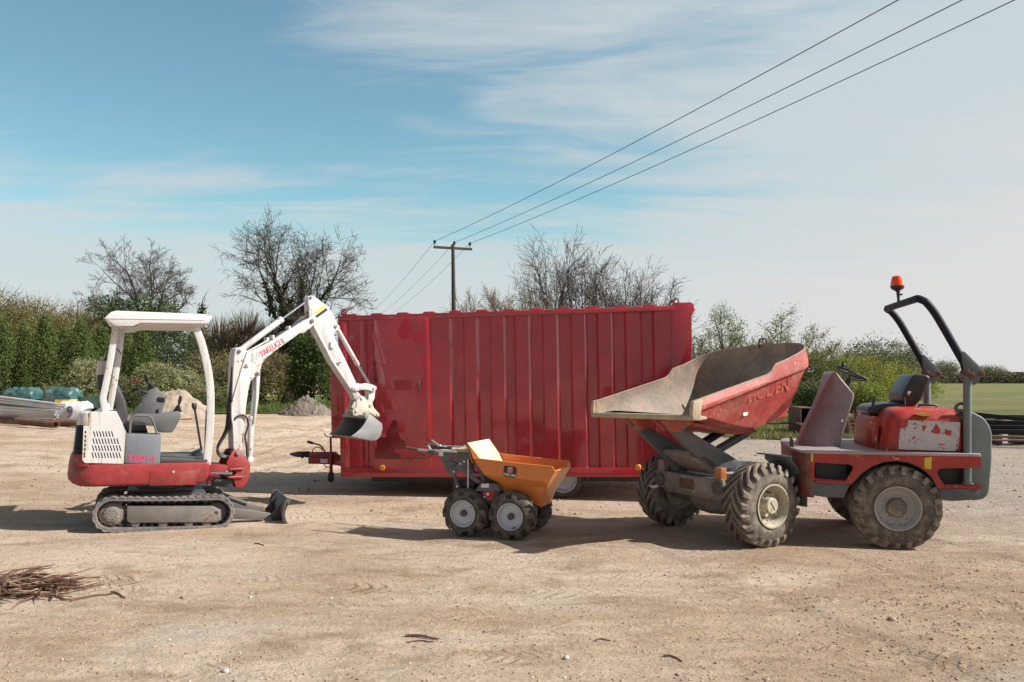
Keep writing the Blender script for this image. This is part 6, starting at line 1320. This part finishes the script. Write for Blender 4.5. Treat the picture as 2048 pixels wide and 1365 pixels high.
for k in (-1.06, .08, 1.0):
    p = c+ca*k+Vector((0, 0, .065)); mb = MB(); mb.cyl(p, p+Vector((0, 0, .16)), .02, n=8); mb.lathe([(.03, .14), (.085, .15), (.085, .20), (.05, .22), (.085, .24), (.08, .29), (.03, .33), (0, .33)], (p.x, p.y, p.z), ax='z', n=14); mb.build('insulator', BLACK, pole); ins.append(pb+p+Vector((0, 0, .26)))
near_end = [Vector((31.0, -43, 10.2)), Vector((32.3, -42.3, 10.2)), Vector((33.3, -41.7, 10.2))]; far_end = [Vector((-23.2, 112, 8.6)), Vector((-22.1, 112.4, 8.6)), Vector((-21, 112.9, 8.6))]
CABLE = surf('cable_blue_black', (.020, .035, .060), .5, bump=0)
wl = ['leftmost of the three overhead wires crossing the sky', 'middle of the three overhead wires crossing the sky', 'rightmost of the three overhead wires crossing the sky']
tgt = [(1797, 0), (1925, 0), (2030, 0)]
for k in range(3):
    a = ins[k]; dd = 15.5+k*.45; m_ = at(tgt[k][0], tgt[k][1], dd); dirn = (m_-a); L_ = dirn.length; u = Vector((dirn.x, dirn.y, 0)).normalized(); hl_ = math.hypot(dirn.x, dirn.y); total = 85.0; sag = 1.35
    # parabola through the insulator and the measured point, on to the next pole behind the road
    def zc_(s): return a.z+(m_.z-a.z+4*sag*(hl_/total)*(1-hl_/total))*(s/hl_)-4*sag*(s/total)*(1-s/total)
    pts = [a+u*s+Vector((0, 0, zc_(s)-a.z)) for s in np.linspace(0, total, 60)]
    b_ = far_end[k]; far_pts = [a.lerp(b_, t)-Vector((0, 0, 4*1.0*t*(1-t))) for t in np.linspace(1, 0, 24)][:-1]
    rad = [.011]*len(far_pts)+[.011]*len(pts)
    mb = MB(); mb.tube(far_pts+pts, rad, n=6); o = mb.build('overhead_wire', CABLE); tag(o, wl[k], 'wire', 'overhead wires')
# ------------------------------------------------------------------ heaps
def heap(name, label, c, rx, ry, h, mat, seed, n=70, peak=(0, 0), rough=.10):
    rows = []
    for j in range(n+1):
        row = []
        for i in range(n+1):
            u, v = i/n*2-1, j/n*2-1; q = math.hypot(u-peak[0]*(1-abs(u)), v-peak[1]*(1-abs(v))); f = smooth(max(0, 1-q)*1.25)**.8 if name == 'sand_heap' else max(0, 1-q)**.85
            z = h*f*(1+.16*noise.fractal(Vector((u*2, v*2, seed)), .9, 2, 3))+(rough*.7*h*noise.fractal(Vector((u*9, v*9, seed+3)), .8, 2, 4) if f > 0 else 0)-.03; row.append((u*rx, v*ry, z))
        rows.append(row)
    mb = MB(); mb.grid(rows); o = mb.build(name, mat, loc=c, sharp=180); tag(o, label, 'heap'); return o
SANDM = surf('heap_sand', (.285, .235, .18), .95, var=.25, dust=.3, dustc=(.38,.33,.27), bump=.9, bscale=9)
SOIL = surf('heap_soil', (.155, .125, .105), .95, var=.25, dust=.2, dustc=(.25,.21,.17), bump=.9, bscale=9)
d = 29; heap('sand_heap', 'pale sand heap behind the excavator controls', gp(345, d), 1.75, 1.4, hgt(783, d)*1.0, SANDM, 3, peak=(-.05, 0))
d = 32; heap('soil_heap', 'small dark grey soil heap left of the container', gp(614, d), 1.15, .9, hgt(795, d)*1.15, SOIL, 8, rough=.16)
# ------------------------------------------------------------------ stored materials at the left
GALV = surf('galvanised_tube', (.56, .57, .58), .38, metal=.45, var=.1, dust=.2, bump=.05)
rng = random.Random(4)
pl_lab = ['top', 'second', 'third', 'fourth', 'fifth', 'sixth', 'seventh', 'eighth', 'ninth', 'tenth', 'eleventh', 'twelfth']
rows_ = [(794, 810, 132), (799, 815, 130), (804, 819, 124), (815, 822, 112), (819, 826, 114), (823, 829, 110), (827, 831.5, 118), (830, 834, 114), (833, 836.5, 119), (836, 839, 106), (839, 841, 112), (842, 843.5, 104)]
for i, (y0, y1, x1) in enumerate(rows_):
    dz = 24.3+.05*i; p0, p1 = at(-30-rng.random()*8, y0-4, dz-.15), at(x1, y1, dz+.1); mb = MB(); mb.cyl((0, 0, 0), p1-p0, .030, n=12); ax_ = (p1-p0).normalized(); mb.cyl(ax_*.0, ax_*.02, .034, n=12)
    o = mb.build('scaffold_pole', GALV, loc=p0); tag(o, 'galvanised steel pole, %s from the top of the stack at the left' % pl_lab[i], 'pole', 'scaffold poles stacked at the left')
mb = MB(); mb.box(-2.1, .95, -.05, .05, -.05, .05); o = mb.build('bearer_beam', DGREY, loc=at(52, 813, 24.9), bevel=.01); o.rotation_euler = (0, R(2.6), 0); tag(o, 'dark square beam lying between the two layers of steel poles', 'beam')
def pipe(label, p0, p1, r):
    p0, p1 = Vector(p0), Vector(p1); d_ = p1-p0; mb = MB(); u = d_.normalized(); e = u.orthogonal().normalized(); g = u.cross(e); n = 24; vs = []
    for q, rr in ((p0-p0, r), (d_, r), (d_, r*.86), (p0-p0, r*.86)): vs += [q+(e*math.cos(2*math.pi*k/n)+g*math.sin(2*math.pi*k/n))*rr for k in range(n)]
    mb.add(vs, [(a*n+k, a*n+(k+1) % n, ((a+1) % 4)*n+(k+1) % n, ((a+1) % 4)*n+k) for a in range(4) for k in range(n)]); o = mb.build('rusty_pipe', RUST, loc=p0); tag(o, label, 'pipe', 'rusty pipes under the stored poles')
pipe('rusty steel pipe with its open end right in front of the pole stack', at(34, 842, 24), at(112, 850, 23.4), .108)
pipe('rusty steel pipe half hidden behind the excavator hood', at(100, 846, 24.6), at(185, 846, 24.4), .105)
pipe('rusty steel pipe along the left edge under the poles', at(-60, 838, 24.6), at(34, 843, 24.5), .10)
def bag(name, label, c, sx, sy, sz, mats, seed, cat='bag', group=None, patches=()):
    """a sagging woven bag: bulged box with a crumpled skirt top"""
    o = thing(name, label, cat, c, group); n = 14
    def pt(a, t, g=0):
        ca_, sa_ = math.cos(a), math.sin(a); k = 1/max(abs(ca_), abs(sa_))**.75; b_ = 1+.10*math.sin(math.pi*t)-.22*smooth((t-.82)/.18)
        w = .05*noise.noise(Vector((ca_*3, sa_*3, t*4+seed)))+.02*noise.noise(Vector((ca_*9, sa_*9, t*7+seed)))+(.11*noise.noise(Vector((ca_*6, sa_*6, seed+t*3))) if t > .7 else 0)
        return (ca_*k*(sx/2*(b_+w)+g), sa_*k*(sy/2*(b_+w)+g), sz*t+(.09*noise.noise(Vector((ca_*4, sa_*4, seed+9))) if t > .7 else 0))
    rows = [[pt(2*math.pi*(i % 40)/40, j/n) for i in range(41)] for j in range(n+1)]; mb = MB()
    mb.grid(rows); mb.add([rows[-1][i] for i in range(40)]+[(0, 0, sz*.93)], [(i, (i+1) % 40, 40) for i in range(40)]); mb.build('bag_body', mats, o, weld=True, sharp=60)
    for nm, t0, t1, a0, a1, mt in patches:
        mb = MB(); mb.grid([[pt(R(a0+(a1-a0)*i/24), t0+(t1-t0)*j/8, .008) for i in range(25)] for j in range(9)]); mb.build(nm, mt, o, solid=.004, sharp=60)
    return o
WOVEN = surf('woven_white', (.62, .59, .60), .8, var=.08, dust=.25, bump=.4, bscale=14); TEALB = surf('teal_sheet', (.030, .085, .085), .4, var=.35, dust=.5, dustc=(.22,.33,.33), bump=1.0, bscale=9); GRB = surf('grey_teal_side', (.085, .115, .120), .5, var=.2, bump=.3, bscale=6)
c = at(150, 846, 25.2); b0_ = bag('bulk_bag', 'white bulk bag marked with a figure 9 at the ends of the poles', c, .80, .7, .66, WOVEN, 2)
text('bag_lettering', '9', .50, surf('bag_ink', (.10, .10, .13), .7, bump=0), b0_, Matrix.Translation((.075, -.43, .34)) @ Matrix.Rotation(R(90), 4, 'X'), sx=.85, ext=.03)
for px, lb, sd_, yb in ((48, 'teal wrapped crate with a crumpled top, left one behind the poles', 3, False), (126, 'teal wrapped crate with a yellow band, right one behind the poles', 6, True)):
    c = at(px, 828, 30); o = bag('wrapped_crate', lb, c, 1.05, .9, hgt(776, 30)-c.z, TEALB, sd_, 'crate', 'teal wrapped crates', [('grey_side', .05, .72, 185, 262, GRB)]+([('yellow_band', .34, .56, 268, 352, YELLOW)] if yb else []))
mb = MB(); rows = [[(x_, .05*math.sin(x_*5), z_+.04*math.sin(x_*7)) for x_ in np.linspace(-.75, .75, 14)] for z_ in (0, .3, .62)]; mb.grid(rows); o = mb.build('debris_netting', surf('green_netting', (.045, .095, .075), .7, bump=.3), loc=at(182, 826, 30), solid=.01); tag(o, 'sagging dark green netting behind the excavator exhaust', 'netting')
# ------------------------------------------------------------------ scrap steel at the right
DARKST = surf('dark_scrap_steel', (.030, .028, .028), .55, metal=.2, var=.3, dust=.16, dustc=(.2,.17,.15), bump=.2); PALE = surf('rusty_pale_steel', (.22, .13, .09), .8, var=.3, dust=.3, bump=.3)
bl = ['top', 'second', 'third', 'fourth', 'fifth', 'sixth', 'lowest']
for i, (y0, y1, dz, hh, mt) in enumerate(((829, 846, 19.0, .10, DARKST), (833, 835, 19.6, .09, DARKST), (845, 850, 18.7, .12, DARKST), (855, 857, 18.5, .11, DARKST), (864, 865, 18.3, .10, DARKST), (873, 876, 18.0, .05, PALE), (880, 882, 17.8, .035, PALE))):
    p0, p1 = at(1948 if i != 2 else 1962, y0, dz), at(2110, y1, dz-.5); d_ = p1-p0; mb = MB(); L_ = d_.length; w = .11
    if i < 5: mb.box(0, L_, -w/2, w/2, hh/2-.012, hh/2); mb.box(0, L_, -w/2, w/2, -hh/2, -hh/2+.012); mb.box(0, L_, -.006, .006, -hh/2+.0125, hh/2-.0125)
    else: mb.box(0, L_, -w/2, w/2, -hh/2, hh/2)
    o = mb.build('steel_beam', mt, loc=p0, bevel=.003); o.rotation_euler = d_.to_track_quat('X', 'Z').to_euler(); tag(o, '%s steel %s, %s in the scrap stack at the right edge' % (('dark', 'girder', bl[i]) if i < 5 else ('rusty', 'bar', bl[i])), 'beam', 'scrap steel stacked at the right')
for i, (px, y) in enumerate(((1985, 868), (2036, 868))):
    p = at(px, y, 18.4); mb = MB(); mb.box(-.05, .05, -.3, .3, -p.z, .0); o = mb.build('timber_bearer', DGREY, loc=p, bevel=.006); tag(o, 'dark timber bearer under the scrap steel, %s one' % ('left', 'right')[i], 'timber', 'bearers under the scrap steel')
# rusty machine parts behind the big dumper
Zx = lambda X, Y: (1580+X/8.533, 740+Y/8.533)
def scrap(name, label, d_, fn, mat=RUST, cat='scrap metal'):
    mb = MB(); fn(mb, lambda X, Y: (at(*Zx(X, Y), d_).x, at(*Zx(X, Y), d_).z), d_); c_ = Vector((sum(v[0] for v in mb.v)/len(mb.v), d_, 0)); mb.v = [(v[0]-c_.x, v[1]-c_.y, v[2]) for v in mb.v]; o = mb.build(name, mat, loc=c_, bevel=.006); tag(o, label, cat); return o
def f1(mb, P, d_):
    x0, z0 = P(178, 1100); x1, z1 = P(430, 665); t = .025
    mb.box(x0, x0+t, d_, d_+.9, max(.02, z0), z1); mb.box(x1-t, x1, d_, d_+.9, .02, z1); mb.box(x0, x1, d_+.88, d_+.9, .25, z1); mb.box(x0, x1, d_, d_+.9, z1, z1+.03); mb.box(x0, x1, d_, d_+.9, P(0, 965)[1], P(0, 940)[1])
scrap('rusty_tank', 'open rusty steel tank left of the steering cowl', 20.5, f1)
def f2(mb, P, d_): mb.prism([P(40, 885), P(180, 905), P(180, 960), P(60, 930)], d_-.2, d_-.05); mb.prism([P(-420, 905), P(40, 905), P(40, 935), P(-420, 935)], d_+.1, d_+.25)
scrap('rusty_bracket', 'rusty steel bar with an upturned end behind the skip', 20.6, f2)
def f3(mb, P, d_): mb.prism([P(1010, 770), P(1030, 900), P(1055, 1000), P(1040, 1095), P(960, 1095), P(940, 1000), P(960, 850)], d_, d_+.12); mb.prism([P(900, 1110), P(1060, 1120), P(1050, 1195), P(880, 1200)], d_-.1, d_+.3)
scrap('rusty_bracket', 'dark rusty machine bracket on a foot plate right of the steering cowl', 19.8, f3)
def f4(mb, P, d_): mb.box(P(1040, 0)[0], P(1420, 0)[0], d_, d_+.25, P(0, 970)[1], P(0, 915)[1]); mb.box(P(1060, 0)[0], P(1420, 0)[0], d_+.1, d_+.4, P(0, 905)[1], P(0, 850)[1]); mb.box(P(1100, 0)[0], P(1420, 0)[0], d_, d_+.2, P(0, 1030)[1], P(0, 1000)[1])
scrap('rusty_beam', 'rusty steel beams stacked behind the dumper hood', 21, f4)
def f5(mb, P, d_): mb.prism([P(1060, 690), P(1080, 690), P(1140, 830), P(1120, 835)], d_, d_+.05); mb.box(P(1130, 0)[0], P(1160, 0)[0], d_, d_+.08, P(0, 840)[1], P(0, 640)[1]); mb.box(P(1180, 0)[0], P(1240, 0)[0], d_+.1, d_+.2, P(0, 840)[1], P(0, 640)[1]); mb.box(P(1090, 0)[0], P(1230, 0)[0], d_+.1, d_+.3, P(0, 850)[1], P(0, 830)[1])
scrap('rusty_rack', 'small rusty upright rack on the beams between cowl and seat', 21.2, f5)
# ------------------------------------------------------------------ litter on the yard
def gpt(px, py):
    d_ = FPX*EYE/(py-CY); v = at(px, py, d_); return Vector((v.x, v.y, gz(v.x, v.y)))
STICKB = surf('dead_stick', (.150, .082, .055), .9, var=.35, bump=.4, dust=.2); STICKP = surf('pale_stick', (.30, .215, .145), .9, var=.3, bump=.3)
o = thing('twig_pile', 'heap of dry brown twigs on the dirt at the left edge', 'twig pile', gpt(48, 1186)); S, S2 = [], []; r_ = random.Random(3)
for k in range(330):
    u, v = r_.gauss(-.08, .20), r_.gauss(0, .13)
    if u > .38: continue
    h = max(.0, .10*(1-(u+.1)**2/.3-v*v/.10))*r_.random(); a = r_.gauss(.15, .75); L = r_.uniform(.08, .36); ds = Vector((math.cos(a), math.sin(a)*.8, r_.gauss(0, .12)))*L; p = Vector((u-.05, v, h+.006)); w = r_.uniform(.003, .011); m_ = p+ds*.5+Vector((r_.gauss(0, .022), r_.gauss(0, .022), abs(r_.gauss(0, .014)))); q_ = p+ds
    for t in (m_, q_): t.z = max(.004, t.z)
    (S if r_.random() < .68 else S2).extend([(*p, *m_, w, w*.85), (*m_, *q_, w*.85, w*.4)])
sticks('dark_twigs', S, STICKB, o, 5)['kind'] = 'stuff'; sticks('pale_twigs', S2, STICKP, o, 5)['kind'] = 'stuff'
def stick(label, a, b_, r, mt=STICKB, bend=.02):
    p0, p1 = gpt(*a), gpt(*b_); d_ = p1-p0; n = 5; pts = []
    for i in range(n+1): t = i/n; pts.append(d_*t+Vector((r_.gauss(0, bend*.4), bend*math.sin(math.pi*t*1.5), r*.9)))
    mb = MB(); mb.tube(pts, [r*(1-.5*i/n) for i in range(n+1)], n=6); o = mb.build('stick', mt, loc=p0); tag(o, label, 'stick', 'sticks lying on the dirt')
stick('dark bent stick trailing right from the twig heap', (140, 1203), (228, 1187), .010, bend=.03); stick('short forked stick end at the tip of the trailing stick', (226, 1186), (250, 1197), .009); stick('thin pale stick pointing right above the twig heap', (120, 1164), (212, 1152), .005, STICKP)
stick('short reddish stick in the lower middle of the dirt', (815, 1273), (874, 1279), .010); stick('thin dark stick just below the reddish stick', (818, 1284), (868, 1283), .006)
stick('thin stick in the lower right of the middle ground', (1330, 1314), (1362, 1323), .007); stick('thin brown stick right of the white stone', (1190, 1282), (1220, 1280), .006); stick('small stick in front of the excavator blade', (508, 1086), (530, 1089), .007)
STONE = surf('stone', (.33, .245, .165), .9, var=.4, bump=.4, dust=.3); STW = surf('pale_stone', (.46, .43, .39), .85, var=.2, bump=.4)
def stone_mesh(c, r, rg):
    t = (1+5**.5)/2; V = [(-1,t,0),(1,t,0),(-1,-t,0),(1,-t,0),(0,-1,t),(0,1,t),(0,-1,-t),(0,1,-t),(t,0,-1),(t,0,1),(-t,0,-1),(-t,0,1)]
    F = [(0,11,5),(0,5,1),(0,1,7),(0,7,10),(0,10,11),(1,5,9),(5,11,4),(11,10,2),(10,7,6),(7,1,8),(3,9,4),(3,4,2),(3,2,6),(3,6,8),(3,8,9),(4,9,5),(2,4,11),(6,2,10),(8,6,7),(9,8,1)]
    s = [rg.uniform(.7, 1.35) for _ in range(3)]; s[2] *= .65; a = rg.uniform(0, 6.28); ca_, sa_ = math.cos(a), math.sin(a); out_ = []
    for x, y, z in V:
        k = r/1.9*rg.uniform(.8, 1.2); x, y, z = x*k*s[0], y*k*s[1], z*k*s[2]; out_.append((c[0]+x*ca_-y*sa_, c[1]+x*sa_+y*ca_, c[2]+z))
    return out_, F
def gravel(name, label, n, fn, mat):
    V, F = [], []; rg = random.Random(name)
    for i in range(n):
        x, y, r = fn(rg); v, f = stone_mesh((x, y, gz(x, y)+r*.25), r, rg); o_ = len(V); V += v; F += [tuple(a+o_ for a in q) for q in f]
    o = np_mesh(name, np.array(V), np.array(F), mat); tag(o, label, 'gravel', kind='stuff')
def near_(rg):
    y = 4.0+7.5*rg.random()**1.6; x = rg.uniform(-.72, .72)*y; return x, y, .0022+.0070*rg.random()**3
def mid_(rg):
    y = rg.uniform(9, 26); x = rg.uniform(-.68, .68)*y; return x, y, .007+.017*rg.random()**3
def rightb(rg):
    y = 4.3+rg.random()*2.6; x = rg.gauss(3.1, .9)*y/5.6; return x, y, .003+.009*rg.random()**3
gravel('gravel', 'small brown stones scattered over the dirt', 9500, near_, STONE); gravel('clods', 'loose clods and stones over the yard further back', 5200, mid_, STONE)
gravel('rubble', 'crumbly clods along the tyre tracks at the lower right', 1100, rightb, STONE); gravel('pale_grit', 'pale flint grit over the dirt', 500, near_, STW)
for px, py, r, lb, mt in ((366, 1196, .020, 'reddish pebble on the dirt right of the twig heap', surf('red_pebble', (.30, .16, .115), .85, bump=.3)), (1133, 1317, .015, 'white flint stone in the lower middle', STW), (452, 1344, .014, 'pale flint near the bottom left', STW), (501, 1196, .012, 'small pale stone right of the reddish pebble', STW), (1783, 1243, .018, 'dark stone in the tyre tracks at the lower right', STONE), (188, 1334, .012, 'brown pebble near the bottom left corner', STONE)):
    p = gpt(px, py); v, f = stone_mesh((0, 0, r*.35), r*1.35, random.Random(px)); mb = MB(); mb.add(v, f); o = mb.build('stone', mt, loc=p, bevel=.003); tag(o, lb, 'stone', 'loose stones')
